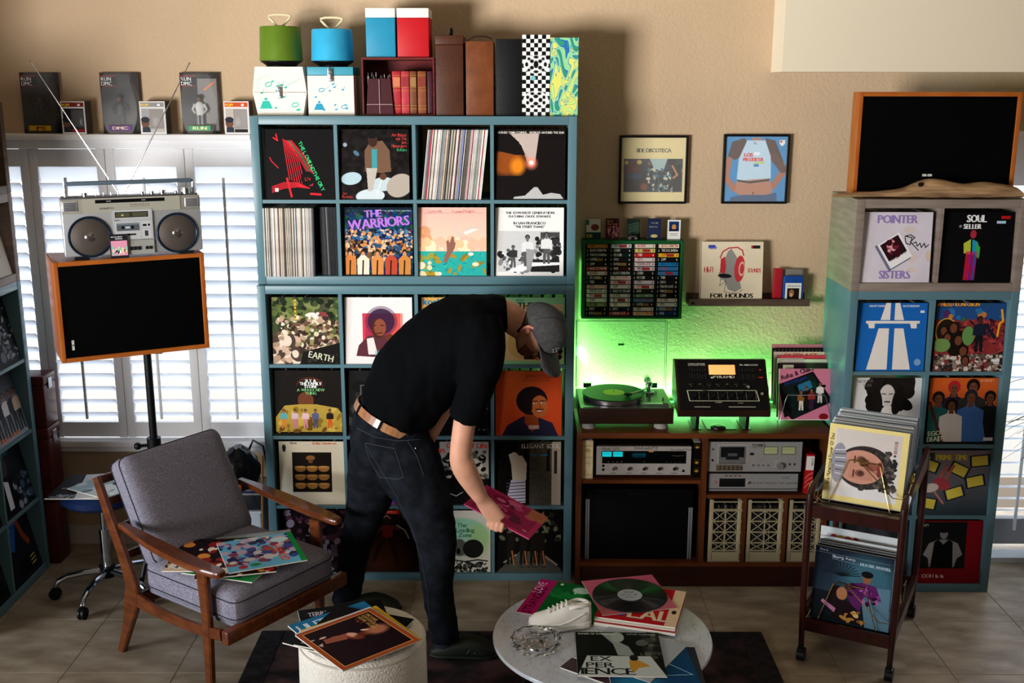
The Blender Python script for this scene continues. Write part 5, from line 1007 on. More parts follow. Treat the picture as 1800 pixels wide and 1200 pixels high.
a.rect(.16, .945, .34, .955, w1); a.rect(.55, .945, .86, .955, w1); a.text('ASSIGN', .40, .87, .025, w1); a.text('FADER', .66, .88, .022, w1)
mw_, mh_ = at(1343, 690, Y=4.93).x-at(1190, 690, Y=4.93).x, .265
t = thing('audio_mixer', 'black slanted audio mixer with amber meter and a row of sliders', 'mixer', (p.x-.004, 4.875, zt_+.075))
# wedge body: slanted face from front-bottom to back-top
th = R(38)   # lean of the face from vertical
fy, fz = mh_*math.sin(th), mh_*math.cos(th)
prof = [(0, 0), (-.004, .028), (fy, .028+fz), (fy+.05, .028+fz-.01), (fy+.05, .05)]
wb = M('mixer_wood', '#1c100b', .4, col2='#2a170f', scale=10)
b = MB().prism([(y, z) for y, z in prof], -mw_/2-.012, mw_/2+.012, 0, 'yz'); b.build('mixer_body', wb, t)
pn = link('control_panel', slab(MB(), mw_, mh_*.95, .004, y=-.003).mesh('control_panel', [a.mat('mixer_print', .4), black_m]), t, mw=Matrix.Translation((0, -.003, .036)) @ Matrix.Rotation(-th, 4, 'X'))
lamp = M('amber_meter', '#ffb066', .4, emit=.75); mb = MB().rbox(-mw_*.145, mw_*.16, -.0055, -.003, mh_*.95*.70, mh_*.95*.90, .002); mb.build('vu_meter', lamp, pn)
def PP(u, v): return (mw_*(u-.5), -.003, mh_*.95*(1-v))
for k, v in enumerate((.74, .67, .74, .74, .74, .68, .74)):
    u = .17+k*.108; c = PP(u, v); b = MB().rbox(c[0]-.008, c[0]+.008, c[1]-.014, c[1], c[2]-.008, c[2]+.008, .002); b.build('fader_knob', black_m, pn)
for u, v in ((.79, .56), (.94, .70)): c = PP(u, v); MB().cyl((c[0], c[1]-.010, c[2]), (c[0], c[1], c[2]), .007).build('silver_button', chrome, pn)
for k in range(7): c = PP(.157+k*.105, .51); MB().cyl((c[0], c[1]-.008, c[2]), (c[0], c[1], c[2]), .0075).build('rotary_knob', black_m, pn)
t2 = thing('mixer_stand', 'black metal stand holding the slanted mixer above the console top', 'stand', (p.x-.004, 4.91, TOP))
b = MB().box(-.07, .07, .0, .16, 0, .004); b.build('stand_base', black_m, t2)
for s in (-1, 1): b = MB().prism([(.0, .004), (.15, .004), (.15, .11), (.05, .074), (-.01, .074)], s*.118-.008, s*.118+.008, 0, 'yz'); b.box(s*.118-.02, s*.118+.02, 0, .15, 0, .004); b.build('stand_bracket', black_m, t2)
p = at(1263, 751, Z=TOP+.01); t = thing('round_puck', 'small round black plastic disc lying on the console under the mixer', 'disc', (p.x, p.y+.01, TOP)); b = MB(); b.lathe([(.032, 0), (.036, .006), (.035, .014), (.026, .018), (0, .018)], n=32); b.build('disc_body', M('maroon_black', '#1a0f14', .35), t)
MB().lathe([(.020, .0181), (.020, .019), (0, .019)], n=24).build('disc_cap', black_m, t)
# ---- records in a wire rack at the right end of the top
rc = [('#b8747a', 1352, 1452, 598, 5.16), ('#141312', 1354, 1452, 606, 5.135), ('#c9b0a0', 1357, 1455, 612, 5.11), ('#c23a48', 1363, 1462, 620, 5.09), ('#b8b0a4', 1364, 1466, 629, 5.065), ('#20161a', 1366, 1463, 640, 5.04)]
lb = ['pink topped record cover at the back of the console rack', 'black record cover with fringed top edge, second from the back of the console rack', 'tan record cover with red outlined lettering in the console rack', 'red and white record cover in the middle of the console rack', 'pale grey lettered record cover in the console rack', 'dark record cover just behind the pink front one in the console rack']
for i, (c, xa, xb, ya, Y) in enumerate(rc):
    a = Art(c); 
    if i == 1:
        for k in range(14): a.rect(.04+k*.07, .03, .065+k*.07, .09, '#4a4a44')
    if i == 2: a.text('OUTKAST', .5, .13, .15, '#c2503a', align='c', bold=3, sx=.95); 
    if i == 3: a.poly([(0, .05), (.5, .05), (.35, .2), (0, .2)], '#e8dcd8'); a.rect(.1, .09, .36, .13, '#2a5a8a')
    if i == 4: a.text('BOBBY CALDWELL', .5, .12, .075, '#8f887c', align='c', tr=.12, sx=.95)
    if i == 5: a.rect(.1, .03, .3, .12, '#b8a898'); a.rect(.68, .1, .95, .14, '#7a8a70')
    X = at((xa+xb)/2, 700, Y=Y).x; sleeve_obj(a, None, lb[i], tilt((X, Y, TOP+.024+.013*(5-i)), 0, R(9)), dark=i != 4, size=.262)
a = Art('#c8748c'); a.poly([(.0, .30), (.66, .05), (1, .55), (1, .70), (.28, 1), (.12, .95)], '#141012'); a.poly([(.04, .34), (.64, .10), (.96, .60), (.30, .96)], '#10201c'); a.blobs(.1, .3, .9, .85, 30, .05, ['#14302a', '#1c1a18', '#0c100f'], 1, 91); a.poly([(.36, .32), (.60, .22), (.66, .36), (.42, .5)], '#2a6a8a'); a.text('Rufus & Chaka', .06, .22, .13, '#16100f', -18, bold=2, sx=.85); a.text('MASTERJAM', .12, .33, .085, '#1c2a6a', -18, bold=3)
for x, y, t_, l in ((.44, .45, '#8a5a2a', '#d8cfc0'), (.54, .38, '#1a1214', '#1a1214'), (.64, .42, '#8a2c28', '#3a1c3a'), (.80, .30, '#d8d4cc', '#cfc8c0')): a.person(x, y, .06, '#8a5638', '#17100d', t_, l, face=False)
a.poly([(.12, .95), (.2, .92), (.28, 1), (.1, 1)], '#c8748c'); a.poly([(.30, .98), (1, .66), (1, .74), (.5, 1)], '#c8748c'); a.ell(.88, .93, .09, .06, '#7a1218'); a.rect(0, 0, .012, 1, '#d8d0c8'); a.rect(0, .985, 1, 1, '#d8d0c8')
X = at(1415, 700, Y=5.0).x; fr_ = sleeve_obj(a, None, 'pink record cover with tilted dark green photo and script title, front of the console rack', tilt((X, 4.995, TOP+.022), 0, R(9)), dark=False, size=.248)
t = thing('record_rack', 'thin wire record rack on the console top holding the pink fronted records', 'rack', (X, 4.97, TOP))
b = MB()
b.tube([(-.13, .0, 0), (-.13, .01, .02), (-.13, .20, .02), (-.13, .24, .2), (.13, .24, .2), (.13, .20, .02), (.13, .01, .02), (.13, .0, 0)], .0025, 6); b.tube([(-.13, .01, .02), (-.125, -.012, .02), (-.10, .008, .12), (-.09, .012, .15), (.09, .012, .15), (.10, .008, .12), (.125, -.012, .02), (.13, .01, .02)], .002, 6); b.tube([(-.13, .20, .02), (-.13, .21, 0)], .0025, 6); b.tube([(.13, .20, .02), (.13, .21, 0)], .0025, 6)
b.build('wire_frame', steel, t)
# ---- receiver and books, left bay
def PXr(a, b_, Y, y=820): return at(a, y, Y=Y).x, at(b_, y, Y=Y).x
zs = zl+.0062; Y = 4.89
x0, x1 = PXr(1048, 1214, Y, 820); w_ = x1-x0; z0 = at(1130, 834, Y=Y).z; h_ = at(1130, 784, Y=Y).z-z0
t = thing('stereo_receiver', 'silver stereo receiver with glowing teal meters in the upper left bay', 'receiver', ((x0+x1)/2, Y, zs)); z0 = max(.008, z0-zs)
MB().rbox(-w_/2+.004, w_/2-.004, .004, .33, z0-.001, z0+h_+.006, .004).build('receiver_case', M('walnut_dark_case', '#170e0a', .5), t)
a = Art('#a8a29c', 512, 160); a.noise(.02, 60); a.rect(.06, .16, .95, .60, '#070809')
for x in (.07, .185): a.rect(x, .19, x+.10, .36, '#10a0a8'); a.line([(x+.02, .27), (x+.05, .25), (x+.08, .27)], .006, '#0a3038')
for k in range(16): hgt = .05+.06*abs(math.sin(k*1.9)); a.rect(.38+k*.009, .29-hgt*.6, .383+k*.009, .29+hgt, '#1a7a98')
a.rect(.36, .28, .53, .29, '#1a6a80'); a.rect(.55, .17, .60, .20, '#f0a030'); a.line([(.80, .32), (.86, .34), (.92, .32)], .006, '#c8c4c0'); a.text('MARANTZ', .40, .12, .045, '#3a3634', sx=1.2); a.text('Model 2275', .06, .13, .04, '#3a3634'); a.text('Stereophonic Receiver', .78, .14, .03, '#3a3634')
for x in (.185, .345, .505, .665, .825): a.rect(x-.03, .93, x+.03, .95, '#4a4644')
a.ell(.075, .68, .014, .045, '#0a0a0a'); a.ell(.075, .82, .014, .045, '#0a0a0a'); a.ell(.925, .86, .014, .045, '#0a0a0a')
fp = slab(MB(), w_, h_, .006, y=-.002, z=z0).build('front_panel', [a.mat('receiver_print', .3, metal=.25), steel], t)
slab(MB(), w_*.23, h_*.19, .001, y=-.0028, x=-w_*.335, z=z0+h_*.63, uv=(.06, .63, .29, .82)).build('power_meters', [a.mat('meter_glow', .3, emit=1.1), black_m], t)
for x in (.185, .345, .505, .665, .825): MB().cyl((w_*(x-.5), -.016, z0+h_*.24), (w_*(x-.5), -.002, z0+h_*.24), .0085, n=20).build('control_knob', chrome, t)
for x in (.125, .175, .22, .265, .505, .745, .79, .835, .88): MB().cyl((w_*(x-.5), -.009, z0+h_*.47), (w_*(x-.5), -.002, z0+h_*.47), .0038, n=12).build('small_knob', chrome, t)
for s in (-1, 1): MB().cyl((s*w_*.42, .05, 0), (s*w_*.42, .05, z0), .012).build('foot', black_m, t)
x0, x1 = PXr(1019, 1040, 4.9, 800); t = thing('cloth_book', 'cream book standing at the left end beside the receiver', 'book', (CX0+tk+.003+(x1-x0)*.45, 4.885, zs)); a = Art('#cdb98e', 64, 256); a.noise(.05, 10)
for y in (.12, .14, .42, .44, .9): a.rect(.05, y, .95, y+.008, '#8a7648')
a.ell(.5, .25, .25, .05, '#a8925c'); a.text('Discipline', .2, .6, .16, '#8a7648', sx=.8); w_ = (x1-x0)*.9; slab(MB(), w_, at(1030, 772, Y=4.89).z-zs-.006, .14, z=0).build('book_cover', [a.mat('spine_print', .6), M('cream_cloth', '#bda87e', .7)], t)
MB().box(-w_*.42, w_*.42, .003, .136, at(1030, 772, Y=4.89).z-zs-.0058, at(1030, 772, Y=4.89).z-zs-.004).build('page_block', paper_m, t)
x0, x1 = PXr(1215, 1230, 4.9, 800); w_ = min(x1-x0, .036); X = CX0+xm-tk/2-.004-w_/2
t = thing('leather_book', 'black book with gold diamond spine panels, right of the receiver', 'book', (X, 4.90, zs)); a = Art('#0c0a08', 64, 256)
for y in (.06, .5, .74): a.rect(.1, y, .9, y+.14, '#1c140c'); a.poly([(.5, y+.03), (.8, y+.07), (.5, y+.11), (.2, y+.07)], '#a8802c'); a.rect(.08, y-.012, .92, y-.004, '#5a441c')
slab(MB(), w_, .175, .12).build('book_cover', [a.mat('spine_print', .4), M('black_book', '#0c0a08', .5)], t); MB().box(-w_*.42, w_*.42, .004, .116, .1752, .1765).build('page_block', paper_m, t)
# ---- cassette deck and 8-track player
zs = zr_+.0003; Y = 4.885
x0, x1 = PXr(1245, 1409, Y, 840); w_ = x1-x0; X = CX0+xm+tk/2+.004+w_/2; z0 = zs; h_ = at(1320, 829, Y=Y).z-z0
t = thing('tape_player', 'silver fronted cartridge tape player, lower unit in the right bay', 'tape player', (X, Y, zs))
MB().rbox(-w_/2, w_/2, 0, .26, .006, h_, .003).build('player_case', black_m, t)
for s in (-1, 1): MB().cyl((s*w_*.4, .04, 0), (s*w_*.4, .04, .006), .012).build('foot', black_m, t)
a = Art('#8a8886', 384, 90); a.noise(.02, 50); a.rect(.12, .28, .41, .75, '#050505'); a.rect(.07, .42, .095, .54, '#b84840'); a.ell(.445, .50, .018, .08, '#c8c4c0'); a.ell(.445, .50, .009, .04, '#5a5856'); a.text('8-Track Solid State Tape Cartridge', .50, .58, .036, '#3c3a38'); a.text('CRAIG', .82, .26, .03, '#3a3a3a')
for k in range(4): a.rect(.18+k*.05, .08, .21+k*.05, .15, '#6a4438')
a.rect(0, .86, 1, .90, '#2a2a2a'); slab(MB(), w_*.955, h_*.80, .004, y=-.003, z=h_*.12).build('front_panel', [a.mat('player_print', .35, metal=.2), steel], t)
MB().rbox(-w_*.36, -w_*.09, -.0045, -.003, h_*.32, h_*.70, .002).build('cartridge_door', black_m, t); MB().cyl((-w_*.052, -.011, h_*.52), (-w_*.052, -.003, h_*.52), .0065).build('control_knob', chrome, t)
z1d = zs+h_+.0003; h2 = at(1320, 776, Y=4.88).z-z1d
t = thing('cassette_deck', 'silver cassette deck with two yellow meters, stacked on the cartridge player', 'tape deck', (X, 4.88, z1d)); x0, x1 = PXr(1244, 1410, 4.88, 800); w_ = x1-x0-.004
MB().rbox(-w_/2+.002, w_/2-.002, .003, .25, .004, h2, .003).build('deck_case', M('dark_case', '#151313', .5), t)
a = Art('#8c8885', 384, 112); a.noise(.02, 60); a.rect(.10, .08, .42, .70, '#9a9693'); a.rect(.135, .18, .385, .52, '#0c0c0d'); a.rect(.19, .36, .33, .60, '#1c1c1e'); a.rect(.21, .38, .31, .48, '#77757a'); a.text('TECHNICS', .46, .15, .034, '#2a2826', bold=1); a.text('STEREO CASSETTE', .46, .21, .018, '#4a4846')
for x in (.59, .78): a.rect(x, .15, x+.155, .43, '#5c5f4a'); a.rect(x+.01, .18, x+.145, .40, '#a8ac80'); a.line([(x+.02, .28), (x+.075, .24), (x+.14, .28)], .004, '#3a3a2a')
a.rect(.09, .78, .37, .94, '#2a2624')
for k in range(6): a.rect(.095+k*.046, .79, .134+k*.046, .92, '#6a5a4c')
a.ell(.05, .25, .012, .04, '#4a4846'); a.ell(.05, .62, .012, .04, '#0a0a0a'); a.ell(.88, .75, .010, .035, '#0a0a0a'); a.ell(.93, .75, .010, .035, '#0a0a0a'); a.rect(.445, .37, .49, .45, '#1a1a1a')
slab(MB(), w_, h2-.004, .006, y=-.003, z=.004).build('front_panel', [a.mat('deck_print', .35, metal=.2), steel], t)
MB().rbox(-w_*.385, -w_*.10, -.008, -.003, h2*.28, h2*.86, .002).build('cassette_door', M('smoked_door', '#2a2a2c', .08, alpha=.25), t); MB().cyl((w_*.265, -.020, h2*.24), (w_*.265, -.003, h2*.24), .016, n=28).build('level_knob', chrome, t)
for k in range(6): MB().rbox(-w_*.405+k*w_*.046, -w_*.368+k*w_*.046, -.010, -.003, h2*.07, h2*.19, .0015).build('piano_key', M('key_bronze', '#6a5a4c', .35, .5), t)
for k in range(4): MB().cyl((w_*(-.02+k*.052), -.009, h2*.24), (w_*(-.02+k*.052), -.003, h2*.24), .004).build('small_knob', chrome, t)
for s in (-1, 1): MB().cyl((s*w_*.4, .04, 0), (s*w_*.4, .04, .004), .012).build('foot', black_m, t)
X2 = at(1419, 830, Y=4.9).x; t = thing('red_box', 'upright red and white carton with curved stripes, right of the tape player', 'box', (X2+.003, 4.885, zs), (0, R(1.5), 0)); a = Art('#a8141c', 64, 256); a.rect(0, 0, 1, .04, '#a8141c'); a.rect(0, .04, 1, .40, '#d8d2cc'); a.text('orbie', .66, .08, .42, '#2a2424', 90, bold=1)
for k in range(3): a.line([(0, .62+k*.12), (.4, .52+k*.12), (1, .46+k*.12)], .05, '#c85a50')
slab(MB(), .0375, at(1419, 797, Y=4.9).z-zs, .12, z=0).build('carton', [a.mat('carton_print', .4), M('red_carton', '#8f1018', .5)], t)
MB().box(-.017, .017, .004, .116, at(1419, 797, Y=4.9).z-zs, at(1419, 797, Y=4.9).z-zs+.0012).build('carton_flap', M('red_carton', '#8f1018', .5), t)
# ---- big dark case in the lower left bay
zf = h0+.0203; x0, x1 = CX0+tk+.02, CX0+xm-tk/2-.03; hh = zl-.012-zf-.012
t = thing('equipment_case', 'large black case with two upright aluminium edges in the lower left bay', 'case', ((x0+x1)/2, 4.90, zf)); w_ = x1-x0
MB().rbox(-w_/2, w_/2, 0, .33, 0, hh*.93, .006).build('case_body', M('black_laminate', '#040404', .6, spec=.08), t)
for xa, xb, yt in ((1027, 1034, 877), (1206, 1211, 892)):
    xb_ = at(xa, 994, Y=4.9).x+.004; hz2 = min(hh*.97, at(xa, yt, Y=4.895).z-zf); MB().rbox(xb_-(x0+x1)/2-.003, xb_-(x0+x1)/2+.006, -.006, .0, .002, hz2, .0015).rbox(xb_-(x0+x1)/2+.008, xb_-(x0+x1)/2+.017, -.006, .0, .002, hz2, .0015).build('aluminium_edge', M('dull_aluminium', '#8f9094', .35, .6), t)
MB().rbox(-.05, .05, -.012, 0, hh*.86, hh*.88, .003).build('carry_handle', black_m, t)
# ---- milk crates with records
cr_m = M('cream_crate_plastic', '#9a8e70', .5, var=.06, scale=20)
def crate(pxa, pxb, label, first=None):
    Yc = 4.875; x0, x1 = PXr(pxa, pxb, Yc, 940); w_ = x1-x0-.004; X = (x0+x1)/2; H = zr_-.018-zf-.012; Dp = .30
    t = thing('milk_crate', label, 'crate', (X, Yc, zf+.0003), None, 'milk crates in the console')
    b = MB(); s = .0045
    for sx in (-1, 1):
        b.rbox(sx*(w_/2)-(.02 if sx > 0 else 0), sx*(w_/2)+(.0 if sx > 0 else .02), 0, .016, .001, H, .004)
        b.box(sx*(w_/2)-(.003 if sx > 0 else 0), sx*(w_/2)+(.0 if sx > 0 else .003), .016, Dp, 0, H)
    b.build('corner_post', cr_m, t)
    b = MB(); iw = w_/2-.02
    for z in (.0, .045, .055, H*.30, H*.475, H*.65, H*.82, H*.84, H-.012): b.box(-w_/2-.001, w_/2+.001, -.002, .006, z, z+s)
    b.box(-iw, iw, .001, .006, .004, .045); b.build('front_ribs', cr_m, t)
    b = MB(); zz = [.055, H*.30, H*.475, H*.65, H*.82]
    b.box(-.0022, .0022, 0, .006, .05, H*.82)
    for k in range(4):
        z0_, z1_ = zz[k]+s, zz[k+1]
        for a0, a1 in ((-iw, 0), (0, iw)):
            for p0, p1 in (((a0, z0_), (a1, z1_)), ((a0, z1_), (a1, z0_))):
                d = Vector((p1[0]-p0[0], 0, p1[1]-p0[1])).normalized(); n_ = Vector((-d.z, 0, d.x))*.0016; A, B = Vector((p0[0], .001, p0[1])), Vector((p1[0], .001, p1[1])); o_ = Vector((0, .004, 0))
                b.add([A-n_, B-n_, B+n_, A+n_, A-n_+o_, B-n_+o_, B+n_+o_, A+n_+o_], [(0, 1, 2, 3), (7, 6, 5, 4), (0, 4, 5, 1), (1, 5, 6, 2), (2, 6, 7, 3), (3, 7, 4, 0)])
    b.build('lattice', cr_m, t); box('crate_base', cr_m, -w_/2+.003, w_/2-.003, .006, Dp, 0, .004, t); box('crate_back', cr_m, -w_/2+.003, w_/2-.003, Dp-.004, Dp, .004, H, t)
    n = 16; rr = random.Random(pxa)
    for i in range(n):
        x = -w_/2+.012+i*(w_-.030)/n; STUFF.T = None; STUFF.box(X+x, X+x+.0035, Yc+.012, Yc+.262, zf+.0046, zf+.0046+H*.885, rr.randrange(len(STUFF_M)))
crate(1245, 1303, 'cream milk crate, leftmost of those in the console'); crate(1311.5, 1375, 'cream milk crate in the middle of the console row'); crate(1384, 1442, 'cream milk crate half hidden behind the left leg of the trolley')
# ================================================================== speakers, boombox
or_wood = M('orange_oak', '#9a4e18', .4, col2='#ad6024', scale=5, stretch=(1.5, 6, 6), contrast=(.3, .7)); or_up = M('orange_oak_upright', '#984c18', .4, col2='#ab5e23', scale=5, stretch=(6, 6, 1.5), contrast=(.3, .7))
grille = M('black_grille_cloth', '#030303', .95, spec=.05)
def speaker(label, w, h, d, loc, yaw, badge):
    t = thing('loudspeaker', label, 'speaker', loc, (0, 0, yaw)); f = .019
    b = MB(); b.rbox(-w/2, -w/2+f, 0, d, 0, h, .002); b.build('side_panel', or_up, t); b = MB(); b.rbox(w/2-f, w/2, 0, d, 0, h, .002); b.build('side_panel', or_up, t)
    box('top_panel', or_wood, -w/2+f, w/2-f, 0, d, h-f, h, t); box('bottom_panel', or_wood, -w/2+f, w/2-f, 0, d, 0, f, t); box('back_panel', black_m, -w/2+f, w/2-f, d-.01, d, f, h-f, t)
    MB().rbox(-w/2+f+.001, w/2-f-.001, .006, .03, f+.001, h-f-.001, .003).build('grille', grille, t)
    a = Art('#c8c8c0', 64, 24); a.rect(.45, 0, .55, 1, '#111111'); a.text('BOSE', .03, .8, .16, '#202020', sx=.6); a.text('901', .6, .8, .18, '#202020')
    x, z, rot = badge; bd = slab(MB(), .044, .010, .0012, y=.0045, z=0); bd.build('maker_badge', [a.mat('badge_print', .3), steel], t, mw=Matrix.Translation((x, 0, z)) @ Matrix.Rotation(rot, 4, 'Y')); return t
yw = math.atan2(4.85-4.55, -1.40+1.957); SPc = Vector((-1.6785, 4.70, 1.197))
speaker('oak framed black loudspeaker on a tripod stand in front of the shutters', .633, .44, .30, SPc, yw, (-.27, .075, R(90)))
speaker('large oak framed black loudspeaker on top of the grey cube shelf', .72, .459, .10, (1.893, 4.945, 1.886), R(-1.1), (-.03, .088, 0))
pc_ = at(264, 690, Y=4.83); t = thing('speaker_stand', 'black metal pole stand carrying the loudspeaker, rising behind the armchair', 'stand', (pc_.x, 4.83, 0)); top = SPc.z-.002
MB().cyl((0, 0, .50), (0, 0, top-.006), .0175).build('inner_pole', black_m, t); b = MB().cyl((0, 0, .03), (0, 0, .72), .024); b.build('outer_pole', black_m, t); b = MB().cyl((0, 0, .70), (0, 0, .77), .032, n=20).cyl((-.03, -.01, .735), (-.062, -.02, .735), .008).sph((-.07, -.022, .735), .018, 10); b.build('clamp_collar', black_m, t)
box('mount_plate', black_m, -.09, .09, -.07, .07, top-.006, top-.0005, t)
for k in range(3):
    a_ = R(0+120*k); c, s = math.cos(a_), math.sin(a_); MB().tube([(.028*c, .028*s, .38), (.17*c, .17*s, .012)], .011, 8).build('leg', black_m, t); MB().cyl((.012*c, .012*s, .12), (.12*c, .12*s, .15), .006, n=8).build('brace', black_m, t)
# boombox
bw, bh, bd_ = .575, .262, .115; bt = thing('boombox', 'silver twin-speaker boombox standing on the loudspeaker by the window', 'stereo', (-1.659, 4.715, SPc.z+.4405), (0, 0, R(24)))
sil = M('boombox_silver', '#b4b6b8', .3, .55); sil2 = M('boombox_warm_silver', '#a9a596', .3, .5); dkp = M('boombox_dark', '#17181a', .3)
MB().rbox(-bw/2, bw/2, 0, bd_, .015, bh, .006).build('cabinet', sil, bt)
box('top_strip', sil2, -bw/2+.002, bw/2-.002, -.004, .02, bh*.76, bh-.004, bt, r=.003)
for s in (-1, 1): box('foot', dkp, s*bw*.38-.03, s*bw*.38+.03, .01, bd_-.01, 0, .015, bt)
a = Art('#aaa79a', 512, 96); a.rect(.13, .10, .84, .34, '#101113'); a.text('SANYO', .17, .78, .036, '#2a2a28', bold=1, sx=1.2); a.rect(.24, .2, .29, .24, '#c8c8c8'); a.rect(.60, .2, .64, .24, '#c8c8c8')
for k in range(8): a.rect(.48+k*.026, .48, .495+k*.026, .54, '#5a5850'); a.rect(.48+k*.026, .62, .50+k*.026, .66, '#6a675c')
a.line([(.36, .55), (.8, .55)], .004, '#6a675c')
slab(MB(), bw*.70, bh*.235, .002, y=-.0065, z=bh*.765).build('tuning_scale', [a.mat('scale_print', .3, metal=.3), sil2], bt)
for s in (-1, 1):
    x = s*bw*.435; b = MB().rbox(x-.030, x+.030, -.008, -.002, bh*.80, bh*.965, .003); b.build('tweeter_frame', sil, bt)
    b = MB()
    for k in range(6): b.box(x-.024, x+.024, -.0095, -.008, bh*.815+k*.006, bh*.815+k*.006+.0028)
    b.build('tweeter_grille', dkp, bt)
    x = s*bw*.315; zc_ = bh*.375; rr = .083
    b = MB(); pr = [(rr+.006, 0), (rr+.006, .006), (rr+.001, .011), (rr-.004, .006), (rr-.004, 0)]; b.lathe(pr, n=48, cap=False); b.build('speaker_ring', M('blue_black_ring', '#16283c', .25, .4), bt, mw=Matrix.Translation((x, -.0, zc_)) @ Matrix.Rotation(R(90), 4, 'X'))
    b = MB(); b.lathe([(rr-.002, .003), (rr-.006, .006), (.030, .009), (0, .0105)], n=48); b.build('speaker_mesh', M('bronze_mesh', '#4c443e', .45, .3, bump=.0006, bscale=900), bt, mw=Matrix.Translation((x, 0, zc_)) @ Matrix.Rotation(R(90), 4, 'X'))
    b = MB(); b.lathe([(.022, .009), (.020, .011), (.012, .0135), (0, .0145)], n=32); b.build('dust_cap', M('silver_cap', '#8f8a86', .18, .9), bt, mw=Matrix.Translation((x, 0, zc_)) @ Matrix.Rotation(R(90), 4, 'X'))
a = Art('#b6b8ba', 320, 256); a.rect(.04, .03, .93, .30, '#c2c4c4'); a.rect(.06, .07, .90, .26, '#3a3a30'); a.rect(.09, .1, .42, .23, '#55543f'); a.rect(.5, .1, .86, .23, '#55543f'); a.ell(.25, .18, .03, .03, '#c8c48a'); a.text('SANYO', .04, .36, .045, '#20242a', bold=1)
a.rect(.04, .40, .68, .98, '#c4c6c8'); a.rect(.08, .44, .66, .70, '#5a6166'); a.rect(.08, .44, .66, .50, '#7a858a'); a.ell(.24, .59, .045, .055, '#1c2022'); a.ell(.48, .59, .045, .055, '#1c2022'); a.rect(.30, .56, .42, .62, '#c8ced0'); a.rect(.2, .80, .56, .85, '#16181a'); a.rect(.71, .40, .95, .62, '#c8cacb'); a.rect(.74, .5, .84, .57, '#16181a'); a.ell(.90, .53, .03, .04, '#16181a'); a.rect(.71, .66, .95, .97, '#c8cacb'); a.rect(.78, .72, .87, .9, '#3a3d40')
slab(MB(), bw*.285, bh*.50, .007, y=-.009, z=bh*.30, x=-.002).build('cassette_section', [a.mat('cassette_section_print', .3, metal=.3), sil], bt)
a = Art('#a3a49c', 256, 100); a.text('RADIO TAPE', .2, .2, .05, '#3a3a38'); a.line([(.04, .12), (.96, .12)], .006, '#5a5a55')
slab(MB(), bw*.285, bh*.235, .007, y=-.010, z=bh*.055, x=-.002).build('key_panel', [a.mat('key_panel_print', .3, metal=.3), sil], bt)
for k in range(6): x = -.066+k*.0165; box('control_key', dkp, x-.006, x+.006, -.0145, -.010, bh*.125, bh*.185, bt)
for k in range(2): x = .048+k*.016; box('control_key', dkp, x-.0055, x+.0055, -.0145, -.010, bh*.13, bh*.18, bt)
b = MB().rbox(-bw/2+.006, bw/2-.006, .01, bd_-.015, bh, bh+.006, .002); b.build('top_deck', M('smoke_deck', '#55565a', .25, .3), bt)
for x, r_, h_ in ((-.185, .013, .016), (-.14, .003, .014), (-.11, .003, .014), (-.08, .003, .014), (-.05, .003, .014), (-.02, .003, .014), (.05, .010, .014), (.09, .010, .014), (.135, .014, .018), (.19, .009, .013), (.235, .022, .024)): MB().cyl((x, .03, bh+.006), (x, .03, bh+.006+h_), r_, n=18).build('top_knob', chrome, bt)
hh_ = bh+.062; b = MB()
for s in (-1, 1): b.cyl((s*bw*.46, .035, bh), (s*bw*.46, .035, hh_+.004), .004, n=10)
b.build('handle_arm', chrome, bt); MB().rbox(-bw*.455, bw*.455, .026, .044, hh_-.009, hh_+.009, .004).build('handle', M('grey_blue_handle', '#4d5c66', .3), bt)
def antenna(pxb, pyb, pxt, pyt):
    A = at(pxb, pyb, Y=4.80); B = at(pxt, pyt, Y=4.83); mwi = bt.matrix_basis.inverted(); A, B = mwi @ A, mwi @ B; A.z = bh+.006
    b = MB().cyl(A, A+(B-A)*.5, .0032, n=8).cyl(A+(B-A)*.5, A+(B-A)*.8, .0024, n=8).cyl(A+(B-A)*.8, B, .0017, n=8).sph(B, .004, 8); b.build('antenna', chrome, bt)
antenna(208, 331, 53, 107); antenna(217, 331, 333, 111)
a = Art('#232124', 96, 144); a.rect(.05, .26, .95, .88, '#d890a8'); a.blobs(.1, .55, .9, .86, 26, .06, ['#dff0e0', '#7ac0a8', '#e8c8a0', '#2a2428'], .8, 95); a.text('DIGITAL UNDER', .08, .12, .10, '#e8e8e8', bold=1, sx=.9); a.text('GROUND', .3, .2, .1, '#e8e8e8', bold=1)
o = small(154, 185, 412, a, 'cassette with a pink inlay leaning on the boombox, on the loudspeaker', Y=4.665, z=SPc.z+.4405, yb=450); o.rotation_euler = (0, 0, R(24)); o.location = (-1.712, 4.670, SPc.z+.4405)
